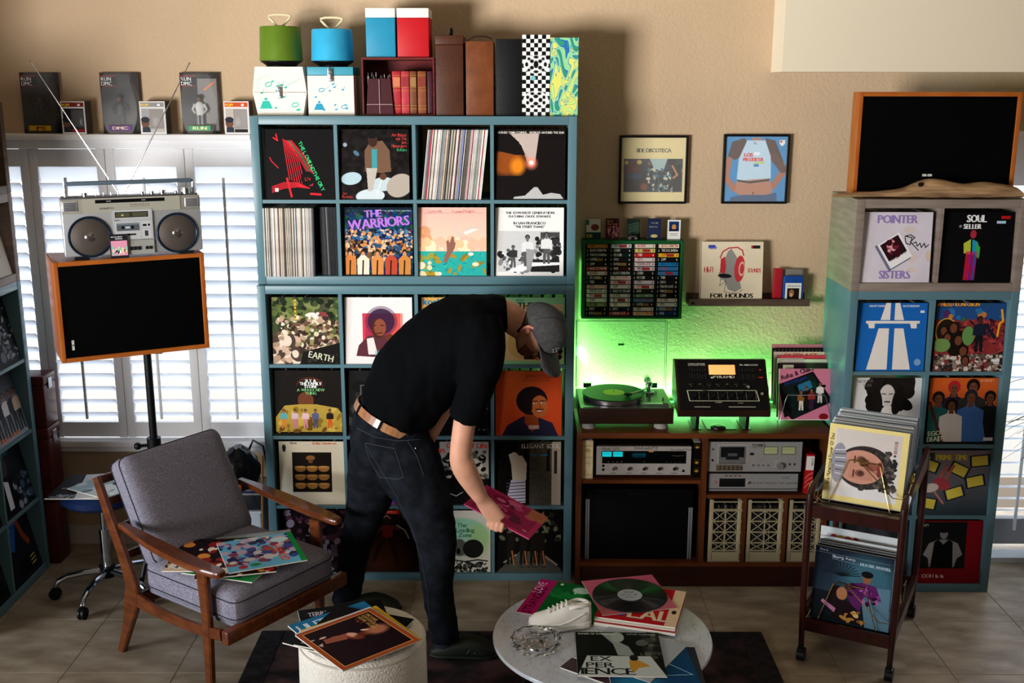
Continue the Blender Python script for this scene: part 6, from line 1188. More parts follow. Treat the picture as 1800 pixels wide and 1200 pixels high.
# driftwood on the grey shelf
n = 40; rings = []; rw = random.Random(3); L0, L1 = at(1467, 345, Z=1.895).x, at(1778, 340, Z=1.895).x
for i in range(n+1):
    s = i/n; x = L0+(L1-L0)*s; hump = math.exp(-((s-.52)/.12)**2)*.62+math.exp(-((s-.80)/.16)**2)*.42+.30*min(1, s*2.2)*(1 if s < .97 else max(.25, (1-s)/.03)); H_ = .014+.076*hump; W_ = .012+.032*min(1, s*3)*(1 if s < .97 else .8)
    zc_ = 1.886+H_/2+.001; ring = []
    for k in range(14):
        a_ = 2*PI*k/14; ring.append(Vector((x, 4.872+.012*math.sin(s*7)+W_*math.cos(a_)*(1+.08*math.sin(k*3+i*.7)), zc_+H_/2*math.sin(a_)*(1+.05*math.sin(k*5+i)))))
    rings.append(ring)
dw = thing('driftwood', 'long weathered driftwood branch lying before the large speaker on the grey shelf', 'driftwood', (0, 0, 0)); MB().loft(rings).build('branch', M('driftwood_bark', '#86664a', .8, col2='#b8946a', scale=7, stretch=(.6, 4, 10), detail=8, contrast=(.35, .7), bump=.004, bscale=45), dw)
for px, rr in ((1618, .010), (1679, .006), (1618, .004)): p = at(px, 324 if rr > .008 else 332, Y=4.842); MB().sph((p.x, 4.836 if rr > .008 else 4.834, p.z), (rr*1.4, .003, rr), 10).build('knot_hole', M('knot_black', '#0d0907', .9), dw)
p = at(1531, 347, Z=1.886); t = thing('slim_remote', 'small flat black device on the grey shelf beside the driftwood', 'device', (p.x, p.y-.0, 1.8862)); MB().rbox(-.04, .04, -.008, .012, 0, .008, .003).build('device_body', black_m, t)
# ================================================================== trolley with records
O_ = Vector((1.37, 4.085, 0)); ty = R(-27.5); TM = Matrix.Translation(O_) @ Matrix.Rotation(ty, 4, 'Z')
mah = M('mahogany', '#260d0a', .3, col2='#371510', scale=6, stretch=(5, 5, 1), coat=.3)
t = thing('record_trolley', 'dark mahogany two-tier trolley on casters, loaded with records, before the right shelf', 'trolley', O_, (0, 0, ty)); hw, dp, zt = .183, .63, .765
for sx in (-1, 1):
    b = MB(); y0_, y1_ = .0, dp
    b.tube([(sx*(hw-.004), .004, .085), (sx*hw, .0, .30), (sx*hw, 0, zt-.06), (sx*hw, .006, zt-.02), (sx*hw, .03, zt-.002), (sx*hw, .08, zt+.008)], [.012, .014, .0155, .0155, .0155, .015], 12); b.build('front_leg', mah, t)
    b = MB(); b.tube([(sx*(hw-.004), dp-.004, .085), (sx*hw, dp, .30), (sx*hw, dp, zt+.02)], [.012, .014, .0155], 12); b.build('back_leg', mah, t)
    b = MB(); b.prism([(.03, zt-.010), (.12, zt-.040), (dp-.02, zt-.035), (dp+.012, zt+.055), (dp-.03, zt+.05), (.10, zt+.014), (.04, zt+.008)], sx*hw-.010, sx*hw+.010, 0, 'yz'); b.build('side_rail', mah, t)
    b = MB(); b.box(sx*hw-.008, sx*hw+.008, .014, dp-.014, .165, .225); b.build('lower_side_rail', mah, t)
    for y in (.004, dp-.004):
        b = MB(); b.cyl((sx*(hw-.004), y, .050), (sx*(hw-.004), y, .086), .012, n=12); b.rbox(sx*(hw-.004)-.014, sx*(hw-.004)+.014, y-.014, y+.022, .048, .060, .004); cs_ = b.build('caster', black_m, t); b = MB(); b.cyl((sx*(hw-.004)-.016, y+.012, .029), (sx*(hw-.004)+.016, y+.012, .029), .029, n=24); b.build('wheel', M('black_rubber', '#0c0c0d', .45), cs_)
for z, nm in ((.170, 'lower_tray'), (.675, 'upper_tray')):
    b = MB(); b.box(-hw+.009, hw-.009, .008, dp-.008, z, z+.012); b.box(-hw+.012, hw-.012, -.006, .008, z-.020, z+.034); b.box(-hw+.012, hw-.012, dp-.008, dp+.004, z-.01, z+.03); b.build(nm, mah, t)
def wire_rack(z, y, label, lean):
    g = thing('wire_record_rack', label, 'rack', TM @ Vector((0, y, z)), (0, 0, ty)); wr = .0022; b = MB(); S = SW
    def F(u, v, off=-.012): h_ = (1-v)*S; return (-S/2+u*S, off+math.sin(lean)*h_, .012+math.cos(lean)*h_)
    b.tube([(-S/2-.02, .05, .045), (-S/2-.02, -.005, .015), F(.02, 1.03), F(.10, 1.02), F(.27, .46), F(.30, .43), F(.44, .44)], wr, 6); b.tube([F(.50, .44), F(.66, .44), F(.69, .47), F(.87, 1.03), F(.92, 1.06), (S/2+.02, -.004, .015), (S/2+.022, .10, .11), (S/2+.022, .14, .13)], wr, 6)
    b.tube([F(.48, .47, -.018), F(.9, .80, -.045), (S/2+.02, -.03, .075), (S/2+.025, .06, .12)], wr, 6)
    for s in (-1, 1): b.tube([(s*(S/2+.016), -.01, .002), (s*(S/2+.016), .26, .002), (s*(S/2+.016), .34, .11), (s*(S/2+.016), .26, .12)], wr, 6)
    b.tube([(-S/2-.016, .06, .002), (S/2+.016, .06, .002)], wr, 6); b.tube([(-S/2-.016, .2, .002), (S/2+.016, .2, .002)], wr, 6); b.build('wire_frame', brass, g)
    b = MB(); c = Vector(F(.47, .445, -.016))
    for k, r_ in enumerate((.013, .009, .005)): b.tube([c+Vector((r_*math.cos(2*PI*i/16), -.001*k, r_*math.sin(2*PI*i/16))) for i in range(16)], .0018, 6, closed=True)
    b.build('front_coil', brass, g); b = MB()
    for i in range(9): s_ = i/8; b.tube([Vector((S/2+.025, .05+.0015*i*3, .112+.004*i))+Vector((.010*math.sin(PI*s_)*math.cos(2*PI*k/10), .002*k*0, .010*math.sin(2*PI*k/10))) for k in range(10)], .0015, 5, closed=True)
    b.build('side_coil', brass, g)
wire_rack(.6872, .115, 'brass wire rack with a round coil holding records on the upper tray', R(14)); wire_rack(.1822, .035, 'brass wire rack with a round coil holding records on the lower tray', R(4))
def tr(art, label, y, z, lean, x=0, size=SW, dark=False, grp=None): return sleeve_obj(art, None, label, TM @ tilt((x, y, z), 0, lean), group=grp, dark=dark, size=size)
a = Art('#e2cf86'); a.rect(.08, .05, .92, .93, '#d2ccc8'); a.grad('#c8beb6', '#d8d4d2', .1, .05, .92, .93); a.ell(.50, .52, .36, .28, '#2c2826'); a.blobs(.42, .28, .88, .80, 160, .025, ['#3a3430', '#221e1c', '#5a524c'], 1, 101); a.ell(.44, .52, .29, .22, '#c08a74'); a.grad('#b88672', '#a86f5c', .30, .36, .60, .68, al=.5); a.ell(.16, .50, .10, .26, '#8c8a94')
for k in range(7): a.line([(.10+.005*k, .34+k*.05), (.24, .32+k*.055)], .010, '#3a3844' if k % 2 else '#d8d4d4')
for y in (.42, .60): a.ell(.44, y, .06, .045, '#7a4a3e'); a.ell(.45, y, .035, .03, '#4a2c26'); a.line([(.36, y-.03), (.36, y+.05)], .02, '#4a2c26')
a.ell(.58, .50, .08, .05, '#8a5040'); a.ell(.68, .52, .035, .10, '#7a3a34'); a.text('Idris Muhammad Power Of Soul', .065, .80, .062, '#3a3020', -90, bold=1, sx=.88); a.text('A COLLECTION OF NEW MUSIC', .10, .80, .02, '#6a5a30', -90)
for k in range(8): a.rect(.83, .13+k*.02, .87, .14+k*.02, '#b83040' if k % 2 else '#2a6a4a')
tr(a, 'yellow bordered record cover with a sideways face, front of the upper trolley tray', .115, .700, R(14))
gl_ = ['#b9c4c8', '#8d9699', '#c8ccc8', '#6a7274', '#d8cfc0', '#a7b0b4', '#303436', '#c0c8cc', '#98a0a0', '#d0d4d4', '#5a6062', '#b8c0c4', '#e0e0dc', '#7f898e']
tdesc = ['pale blue grey', 'mid grey', 'off-white', 'slate', 'cream', 'silver grey', 'charcoal', 'light grey', 'dull grey', 'very pale grey', 'dark slate', 'cool grey', 'white', 'steel grey']
for i in range(14):
    y = .128+.0195*i; ln = R(14-.35*i); e = M('clear_sleeve_'+str(i), gl_[i], .22, spec=.7)
    b = slab(MB(), SW+.006, SW+.004, .007); b.build('record_sleeve', [e, plastic_m], None, f'plastic wrapped {tdesc[i]} record edge, place {i+2} from the front on the upper tray', 'record', 'records on the upper trolley tray', mw=TM @ tilt((.002*math.sin(i*2), y, .6895+.003), 0, ln, R(.5*math.sin(i))))
a = Art('#121820'); a.grad('#161c28', '#243444', 0, 0, 1, .6); a.ell(.7, .35, .35, .3, '#3a6474', soft=.8); a.text('Time Is', .05, .06, .04, '#c8d0d8'); a.text('Slipping Away', .22, .13, .055, '#d0d8e0'); a.text('DEXTER WANSEL', .58, .17, .050, '#b8c8d0', bold=1); a.line([(.0, .08), (.95, .09)], .004, '#8a98a0'); a.line([(.22, .15), (.95, .18)], .004, '#8a98a0')
for k in range(14): an = R(-170+k*12); a.line([(.36, .36), (.36+.24*math.cos(an), .36+.18*math.sin(an))], .010, '#0c1418')
a.poly([(.60, .45), (.98, .42), (1, 1), (.7, 1)], '#5a7c90'); a.poly([(.4, .46), (.62, .40), (.80, .42), (.88, .60), (.78, .62), (.66, .58), (.62, .80), (.5, .72)], '#5a1f5a'); a.blobs(.42, .44, .84, .72, 16, .035, ['#8a3a80', '#2c1030', '#b05aa0'], .5, 103); a.ell(.68, .34, .055, .07, '#8a5a40'); a.ell(.68, .28, .075, .045, '#0c0c10'); a.ell(.32, .62, .10, .12, '#1c1210'); a.ell(.38, .60, .07, .09, '#a8704a'); a.poly([(.18, .66), (.5, .70), (.66, .98), (.3, .98)], '#1c1014'); a.blobs(.4, .8, .66, .96, 10, .05, ['#b8863a', '#8a5a2a', '#d8b070'], .5, 104); a.poly([(.14, .72), (.32, .82), (.3, .88), (.12, .76)], '#b07090')
tr(a, 'dark blue record cover with two figures on a sofa, front of the lower tray', .042, .197, R(4))
lw = [('#2a88a8', 'blue topped record behind the sofa cover on the lower tray', .006), ('#1b1d20', 'black plastic wrapped record, third on the lower tray', .014), ('#4a5054', 'smoky plastic wrapped record, fourth on the lower tray', .018), ('#161819', 'second black plastic wrapped record, fifth on the lower tray', .016), ('#c4ccce', 'pale plastic wrapped record near the back of the lower tray', .03)]
for i, (c, lb_, dz) in enumerate(lw): sleeve_obj(M('lower_sleeve_'+str(i), c, .25), None, lb_, TM @ tilt((.004*(i % 2), .054+.022*i, .1845+dz*.5), 0, R(3)), dark=False, size=SW+.004*(i > 0), t=.008)
a = Art('#ccd2d4'); a.rect(.55, .12, .85, .9, '#16243c'); a.rect(.62, .14, .63, .9, '#3a6a9a')
for k, c in enumerate(('#b83020', '#d8a830', '#c85028', '#a82818')): a.ell(.16+k*.09, .16, .05, .075, c); a.ell(.16+k*.09, .16, .02, .03, '#f0e8d8')
tr(a, 'pale record cover with orange and yellow shapes, tallest at the back of the lower tray', .20, .200, R(2), size=.34)
# ================================================================== marble table, ottoman and what lies on them
A_, B_ = at(866, 1112, Z=.325), at(1251, 1118, Z=.325); TC = (A_+B_)/2; TR_ = (B_-A_).length/2
mb_m = M('carrara_marble', '#a9aeb8', .16, col2='#c4c8d0', scale=2.4, stretch=(2.5, .9, 1), detail=10, contrast=(.3, .55))
nt = mb_m.node_tree; ns = nt.nodes.new('ShaderNodeTexNoise'); ns.inputs['Scale'].default_value = 9; ns.inputs['Detail'].default_value = 6; ns.inputs['Distortion'].default_value = 1.6
r2 = nt.nodes.new('ShaderNodeValToRGB'); r2.color_ramp.elements[0].position = .485; r2.color_ramp.elements[0].color = (1, 1, 1, 1); r2.color_ramp.elements[1].position = .5; r2.color_ramp.elements[1].color = (.42, .44, .5, 1); e_ = r2.color_ramp.elements.new(.515); e_.color = (1, 1, 1, 1)
mxn = nt.nodes.new('ShaderNodeMixRGB'); mxn.blend_type = 'MULTIPLY'; mxn.inputs[0].default_value = .75; b_ = nt.nodes['Principled BSDF']; src = b_.inputs['Base Color'].links[0].from_socket
mp_ = [n_ for n_ in nt.nodes if n_.type == 'MAPPING'][0]; nt.links.new(mp_.outputs[0], ns.inputs['Vector']); nt.links.new(ns.outputs['Fac'], r2.inputs[0]); nt.links.new(src, mxn.inputs[1]); nt.links.new(r2.outputs[0], mxn.inputs[2]); nt.links.new(mxn.outputs[0], b_.inputs['Base Color'])
t = thing('coffee_table', 'low round white marble coffee table with black metal legs, in the foreground', 'table', (TC.x, TC.y, .009))
b = MB(); zt = .316; b.lathe([(TR_-.006, zt-.018), (TR_-.001, zt-.014), (TR_, zt-.006), (TR_-.003, zt), (0, zt)], n=96); b.build('marble_top', mb_m, t)
for k in range(4):
    an = R(40+90*k); c, s = math.cos(an), math.sin(an); MB().box(-.010, .010, -.010, .010, 0, zt-.0185).build('leg', black_m, t, loc=((TR_-.035)*c, (TR_-.035)*s, 0), rot=(0, 0, an))
b = MB(); b.lathe([(TR_-.04, zt-.036), (TR_-.022, zt-.036), (TR_-.022, zt-.0185), (TR_-.04, zt-.0185)], n=64, cap=False); b.build('ring_frame', black_m, t)
TT = .3255
def lay(art, label, a_px, b_px, z, size=SW, edge='t', dark=False, t=.0045, name=None, cat='record'):
    """sleeve lying flat; a_px,b_px: two corners of its picture (edge t: top left->top right, l: top left->bottom left)"""
    A, B = at(*a_px, Z=z+t), at(*b_px, Z=z+t); d = (B-A); d.z = 0; d.normalize()
    if edge == 't': e1 = d
    elif edge == 'l': e1 = Vector((-d.y, d.x, 0))
    else: e1 = d
    e2 = Vector((-e1.y, e1.x, 0))
    if edge == 'b': C = A+e1*size/2+e2*size/2
    elif edge == 'r': e1 = Vector((-d.y, d.x, 0)); e2 = -d; C = A-e1*size/2-e2*size/2
    else: C = A+e1*size/2-e2*size/2
    mw = Matrix.Translation((C.x, C.y, z)) @ Matrix.Rotation(math.atan2(e1.y, e1.x), 4, 'Z')
    b = MB(); h = size/2
    vs = [(-h, -h, 0), (h, -h, 0), (h, h, 0), (-h, h, 0), (-h, -h, t), (h, -h, t), (h, h, t), (-h, h, t)]
    b.add(vs, [(4, 5, 6, 7)], 0, {0: [(0, 0), (1, 0), (1, 1), (0, 1)]}); b.add(vs, [(0, 3, 2, 1), (0, 1, 5, 4), (1, 2, 6, 5), (2, 3, 7, 6), (3, 0, 4, 7)], 1)
    m = art.mat('flat_cover_print', .5) if isinstance(art, Art) else art
    return b.build(name or 'record_sleeve', [m, dark_edge if dark else paper_m], None, label, cat, mw=mw)
a = Art('#0c5a24'); a.rect(0, 0, .24, 1, '#a8145a'); a.blobs(.3, .05, .95, .5, 14, .09, ['#0f6a2c', '#0a4a1e', '#9ac8a8', '#147a34'], .6, 111); a.ell(.62, .16, .12, .09, '#b8d0bc'); a.ell(.62, .6, .14, .12, '#a8c0a8'); a.text('STRANGERS', .17, .97, .17, '#0c0c0c', -90, bold=1, sx=.85); a.text('LOVE', .12, .4, .17, '#d8b0c8', -90, bold=1, sx=.8); a.rect(.3, .04, .34, .09, '#d8e8dc')
lay(a, 'green record cover with a magenta stripe at its left, under the white shoe', (951, 1017), (910, 1071), TT, edge='l')
lay(M('light_blue_sleeve', '#4a88b8', .4), 'pale blue record cover at the bottom of the stack under the red one', (1043, 1100), (1184, 1120), TT, edge='b')
lay(M('white_sleeve', '#cfcac4', .4), 'white record cover second from the bottom under the red stack', (1043, 1097), (1186, 1116), TT+.0055, edge='b', t=.005)
lay(M('red_sleeve', '#a81420', .35), 'red spined record cover third from the bottom of the table stack', (1044, 1093), (1187, 1113), TT+.0115, edge='b', t=.010)
lay(M('white_sleeve_b', '#d8d2ca', .4), 'thin white record cover just below the red lettered one on the table', (1044, 1088), (1188, 1108), TT+.022, edge='b', t=.004)
a = Art('#b01420'); a.rect(.86, 0, 1, 1, '#d8bc98'); a.text('LAL', .38, .90, .40, '#d8c4a0', bold=5, sx=.8); a.text('LAL', .385, .905, .40, '#2a3a80', sx=.8); a.text('LAL', .38, .90, .40, '#d8c4a0', bold=3, sx=.8); a.ell(.93, .62, .03, .05, '#2c2018'); a.ell(.3, .85, .06, .03, '#2a3a80')
lay(a, 'red record cover with big cream letters, top of the stack on the table', (1045, 1083), (1190, 1103), TT+.0265, edge='b', t=.006)
pk = M('pink_plastic_sleeve', '#c0526e', .25, spec=.6, alpha=.93); ps = lay(pk, 'translucent pink inner sleeve lying on the stack under the black disc', (1022, 1021), (1150, 1009), TT+.034, edge='t', t=.0015, size=.308); ps.name = 'inner_sleeve'
dc = at(1107, 1046, Z=TT+.036); vr = thing('vinyl_record', 'black vinyl record with pale grey label lying on the pink sleeve', 'record', (dc.x, dc.y, TT+.0358))
b = MB(); pr = [(.150, 0), (.1515, .001), (.150, .0022), (.148, .0018)]
for k in range(10): r_ = .145-k*.0095; pr += [(r_, .0020), (r_-.001, .0016)]
pr += [(.050, .0018)]; b.lathe(pr, n=96, cap=False); b.build('vinyl_disc', M('black_vinyl', '#08080a', .22, spec=.6, coat=.3), vr)
a = Art('#a8adb0', 128); a.ell(.5, .5, .03, .03, '#202020'); a.text('SIDE ONE', .5, .28, .10, '#202428', align='c', bold=1); a.text('33', .68, .52, .12, '#202428', bold=1); a.text('stereo', .16, .5, .08, '#202428'); a.rect(.3, .66, .7, .67, '#303438'); a.rect(.3, .74, .7, .75, '#303438')
n = 40; vs = [(.05*math.cos(2*PI*i/n), .05*math.sin(2*PI*i/n), .0024) for i in range(n)]; b = MB().add(vs, [list(range(n))], 0, {0: [(.5+v[0]/.1, .5+v[1]/.1) for v in vs]}); b.add([(v[0], v[1], .0018) for v in vs]+vs, [(i, (i+1) % n, n+(i+1) % n, n+i) for i in range(n)], 0); b.build('paper_label', a.mat('disc_label_print', .5), vr)
lay(M('plum_sleeve', '#3c2630', .4), 'plum brown record cover with one corner showing left of the figure cover', (984, 1172), (1040, 1192), TT, edge='b')
a = Art('#0e3c62'); a.line([(.5, .1), (.95, .6), (.1, .6), (.5, .1)], .012, '#8ac0d0'); a.rect(.2, .5, .3, .6, '#c8b070'); a.ell(.3, .75, .25, .2, '#1a6a90', soft=.6)
lay(a, 'deep blue record cover with thin pale triangle lines, front right of the table', (1206, 1138), (1232, 1200), TT+.0050, edge='r')
lay(M('navy_sleeve', '#0c0f30', .35), 'navy record cover showing at the right front edge of the table', (1221, 1137), (1240, 1200), TT+.0002, edge='r')
lay(M('grey_white_sleeve', '#9aa0a6', .35), 'plain pale grey sleeve pointing right from under the figure cover', (1209, 1133), (1170, 1172), TT+.0100, edge='r', t=.002)
a = Art('#0b0c0c'); a.poly([(.30, .02), (.55, .02), (.52, .24), (.62, .34), (.68, .56), (.48, .54), (.44, .28)], '#8a938e'); a.ell(.50, .12, .08, .12, '#9aa49e'); a.rect(.78, .05, 1, .5, '#20221f'); a.blobs(.78, .05, 1, .6, 20, .05, ['#3a3d38', '#15160f', '#55584f'], 1, 113); a.poly([(.12, .56), (.86, .56), (1, 1), (0, 1)], '#b5bcb8'); a.text('EX', .16, .68, .16, '#101212', bold=1, sx=1.3); a.text('PER', .10, .82, .16, '#101212', bold=1, sx=1.4); a.text('IENCE', .04, .97, .20, '#101212', bold=2, sx=1.3); a.ell(.66, .60, .05, .07, '#1a1512'); a.poly([(.60, .66), (.72, .66), (.84, .78), (.70, .82), (.64, .92), (.60, .84)], '#b8862c'); a.text('SONGS OF EXPERIENCE', .03, .06, .045, '#d8dcd8', bold=1); a.text('DAVID AXELROD', .62, .06, .045, '#d8dcd8')
lay(a, 'black and white record cover with large block letters and an orange figure', (1011, 1110), (1155, 1112), TT+.0125)
# white shoe
sc = at(984, 1103, Z=TT+.006); t = thing('white_shoe', 'white plaster-like low sneaker standing on the marble table', 'shoe', (sc.x, sc.y+.012, TT+.0055), (0, 0, R(10)))
wp = M('matt_white_shoe', '#dcd9d0', .55); L = .245
def foot_ring(x, w, h, z0=.0, n=20, top=None):
    pts = []
    for k in range(n):
        a_ = 2*PI*k/n; c, s = math.cos(a_), math.sin(a_); e = .75; cy = abs(c)**e*math.copysign(1, c); cz = abs(s)**e*math.copysign(1, s); wid = w*(1 if cz < .1 else 1-.35*max(0, cz))
        pts.append(Vector((x, wid*cy, z0+h/2+h/2*cz)))
    return pts
b = MB(); prof_ = [(-.122, .012, .02), (-.116, .028, .036), (-.095, .040, .050), (-.065, .046, .056), (-.03, .045, .066), (0, .042, .082), (.03, .038, .092), (.06, .035, .082), (.09, .035, .082), (.11, .030, .088), (.121, .018, .084), (.124, .008, .06)]
b.loft([foot_ring(x, w, h, .010) for x, w, h in prof_]); b.build('shoe_upper', wp, t)
b = MB(); 
def sole(z, s=1.05): return [Vector((x, w*s, z)) for x, w, h in prof_]+[Vector((x, -w*s, z)) for x, w, h in prof_[::-1]]
b.loft([sole(0, 1.02), sole(.004), sole(.022), sole(.024, 1.0)], smooth=False); b.build('shoe_sole', wp, t)
b = MB(); col_ = [Vector((.068+.050*math.cos(2*PI*k/24), .029*math.sin(2*PI*k/24), .086-.006*math.cos(2*PI*k/24*2)+.006*(math.cos(2*PI*k/24)))) for k in range(24)]; b.tube(col_, .0065, 8, closed=True); b.build('shoe_collar', wp, t)
b = MB(); b.lathe([(1, 0), (.6, -.012), (0, -.018)], n=24, smooth=True); b.v = [Vector((.070+v.x*.048, v.y*.026, .086+v.z-.006)) for v in b.v]; b.build('shoe_opening', M('shoe_inner_shade', '#bdb8aa', .8), t)
b = MB()
for k in range(5): x = -.045+k*.017; z = .078+k*.0065; b.tube([(x, -.022, z-.006), (x+.002, 0, z+.004), (x+.004, .022, z-.006)], .003, 6)
b.build('shoelaces', wp, t)
b = MB(); b.tube([(-.05, -.046, .035), (-.01, -.0455, .03), (.04, -.040, .042), (.09, -.036, .064)], [.002, .004, .004, .002], 6); b.build('side_stripe', wp, t)
# glass ashtray
gc = at(942, 1130, Z=TT+.015); t = thing('glass_ashtray', 'round cut glass ashtray on the left of the marble table', 'ashtray', (gc.x, gc.y, TT+.0003))
glass = M('cut_glass', '#ffffff', .03, trans=1, ior=1.5); n = 48; b = MB(); ro = .094
def gr(r, z, am=0, ph=0): return [Vector((r*(1+am*math.cos(12*2*PI*k/n+ph))*math.cos(2*PI*k/n), r*(1+am*math.cos(12*2*PI*k/n+ph))*math.sin(2*PI*k/n), z)) for k in range(n)]
b.loft([gr(ro*.80, 0), gr(ro*.92, .006, .03), gr(ro*.99, .020, .02, PI), gr(ro*1.0, .034, .03), gr(ro*.97, .040, .03), gr(ro*.92, .040, .02), gr(ro*.88, .028), gr(ro*.78, .016), gr(ro*.4, .012, .08), gr(ro*.1, .013)], smooth=False); b.build('glass_bowl', glass, t)
b = MB(); rg_ = random.Random(8)
for k in range(26):
    an = rg_.uniform(0, 2*PI); r_ = rg_.uniform(.01, ro*.72); b.lathe([(.007, 0), (.0045, .004), (0, .005)], (r_*math.cos(an), r_*math.sin(an), .0155), 6, smooth=False)
b.build('cut_facets', glass, t)
# ottoman
t = thing('ottoman', 'round cream boucle ottoman carrying a pile of records, in the foreground', 'ottoman', (-.545, 3.565, .009)); b = MB(); r_ = .228; z_ = .446
b.lathe([(r_*.93, 0), (r_*.99, .012), (r_, .05), (r_*1.01, .22), (r_, z_-.04), (r_*.975, z_-.014), (r_*.93, z_-.003), (r_*.8, z_), (0, z_)], n=72); b.build('boucle_cover', M('cream_boucle', '#cfc8ba', .95, col2='#ded8cc', scale=90, bump=.006, bscale=130), t)
b = MB().tube([(r_*.985*math.cos(2*PI*k/60), r_*.985*math.sin(2*PI*k/60), z_-.02) for k in range(60)], .004, 6, closed=True); b.build('piping', M('cream_piping', '#bdb6a6', .9), t)
OT = .4555; z = OT
def pile(art, label, a_, b2, z, **k): return lay(art, label, a_, b2, z, **k)
a = Art('#0d0e12'); a.text('TERRY', .1, .2, .15, '#c8c0c4', bold=1, sx=.6); a.text('Callier', .12, .3, .12, '#b06a7a')
pile(a, 'black record cover with thin tall white letters at the back of the ottoman pile', (523, 1073), (672, 1052), z)
a = Art('#0c0d0e'); a.text('NO', .85, .4, .1, '#9aa0a0', -60)
pile(a, 'black worn record cover pointing right and left at the bottom of the ottoman pile', (588, 1063), (738, 1100), z+.005)
a = Art('#1d6c98'); a.text('LILITH', .05, .24, .24, '#c8d8e0', bold=2, sx=.85)
pile(a, 'blue record cover with large white serif letters in the ottoman pile', (506, 1099), (640, 1056), z+.010)
a = Art('#0e0e10'); a.text('DEADBEAT', .06, .95, .09, '#b8b8b8', bold=1); a.text('MILLION', .1, .85, .07, '#b8b8b8')
pile(a, 'black record cover with white lettering along its edge, under the yellow one', (594, 1063), (548, 1104), z+.015, edge='l')
a = Art('#d8b02a'); a.rect(.06, .06, .94, .94, '#3a4048'); a.grad('#6a7078', '#20242a', .06, .06, .94, .94)
pile(a, 'yellow bordered record cover just under the orange bordered one', (661, 1064), (526, 1108), z+.020, edge='l')
pile(M('white_inner', '#d0ccd0', .4), 'white inner sleeve peeking out below the orange bordered cover', (650, 1066), (744, 1126), z+.0255, t=.0015)
a = Art('#a04a20', 384); a.rect(.055, .055, .945, .945, '#e0a060'); a.rect(.066, .066, .934, .934, '#1a0a10'); a.grad('#1a0a10', '#220e14', .066, .066, .934, .934)
a.ell(.44, .52, .13, .06, '#8a3a28', -35, soft=.5); a.ell(.42, .50, .09, .045, '#e0a890', -30); a.ell(.36, .66, .10, .04, '#b87058', -70); a.poly([(.34, .56), (.46, .60), (.40, .84), (.30, .82)], '#9a5440'); a.ell(.46, .36, .05, .16, '#6a3020', -8, soft=.5); a.ell(.48, .22, .10, .13, '#b07050', soft=.6); a.ell(.40, .34, .05, .02, '#e8c0a8', -60); a.ell(.26, .80, .02, .045, '#e0b0a0'); a.poly([(.36, .86), (.44, .90), (.38, .93)], '#c8a8a8'); a.ell(.24, .92, .012, .03, '#c8b0b0')
for i, w in enumerate(('MICHAEL', 'KIWANUKA', 'HOME AGAIN')): a.text(w, .10, .14+i*.055, .066, '#c89a4a', bold=1, sx=.9)
a.text('* & *', .12, .31, .06, '#b0501c', bold=1)
pile(a, 'orange bordered dark record cover with a sleeping face, top of the ottoman pile', (651, 1068), (743, 1127), z+.0272)
# ================================================================== armchair
cm_ = M('chair_walnut', '#4a230f', .28, col2='#6a3618', scale=7, stretch=(2, 6, 6), coat=.4, contrast=(.3, .7)); tw_m = M('grey_tweed', '#5c5862', .95, col2='#8d8996', scale=260, detail=2, bump=.0015, bscale=420, contrast=(.35, .65))
CO = Vector((-.93, 4.09, 0)); cy_ = math.atan2(-.575, .818); t = thing('armchair', 'mid-century walnut armchair with grey tweed cushions and records on its seat', 'armchair', CO, (0, 0, cy_))
def rib(path, widths, v0, v1):
    """flat board in the side plane: path (u,z), width across"""
    b = MB(); n_ = len(path); L_, R_ = [], []
    for i, p in enumerate(path):
        d = Vector((path[min(i+1, n_-1)][0]-path[max(i-1, 0)][0], 0, path[min(i+1, n_-1)][1]-path[max(i-1, 0)][1])).normalized(); nn = Vector((-d.z, 0, d.x))*widths[i]/2; P = Vector((p[0], 0, p[1])); L_.append(P+nn); R_.append(P-nn)
    rr = []
    for l, r in zip(L_, R_):
        e = (l-r).normalized()*min(.006, (l-r).length*.3); rr.append([Vector((l.x-e.x, v0, l.z-e.z)), Vector((l.x, v0+.006, l.z)), Vector((l.x, v1-.006, l.z)), Vector((l.x-e.x, v1, l.z-e.z)), Vector((r.x+e.x, v1, r.z+e.z)), Vector((r.x, v1-.006, r.z)), Vector((r.x, v0+.006, r.z)), Vector((r.x+e.x, v0, r.z+e.z))])
    return b.loft(rr)
def smooth_path(P, n=6):
    out = []
    for i in range(len(P)-1):
        p0, p1, p2, p3 = P[max(i-1, 0)], P[i], P[i+1], P[min(i+2, len(P)-1)]
        for k in range(n):
            s = k/n; out.append(tuple(.5*((2*p1[j])+(-p0[j]+p2[j])*s+(2*p0[j]-5*p1[j]+4*p2[j]-p3[j])*s*s+(-p0[j]+3*p1[j]-3*p2[j]+p3[j])*s**3) for j in range(len(p1))))
    return out+[tuple(P[-1])]
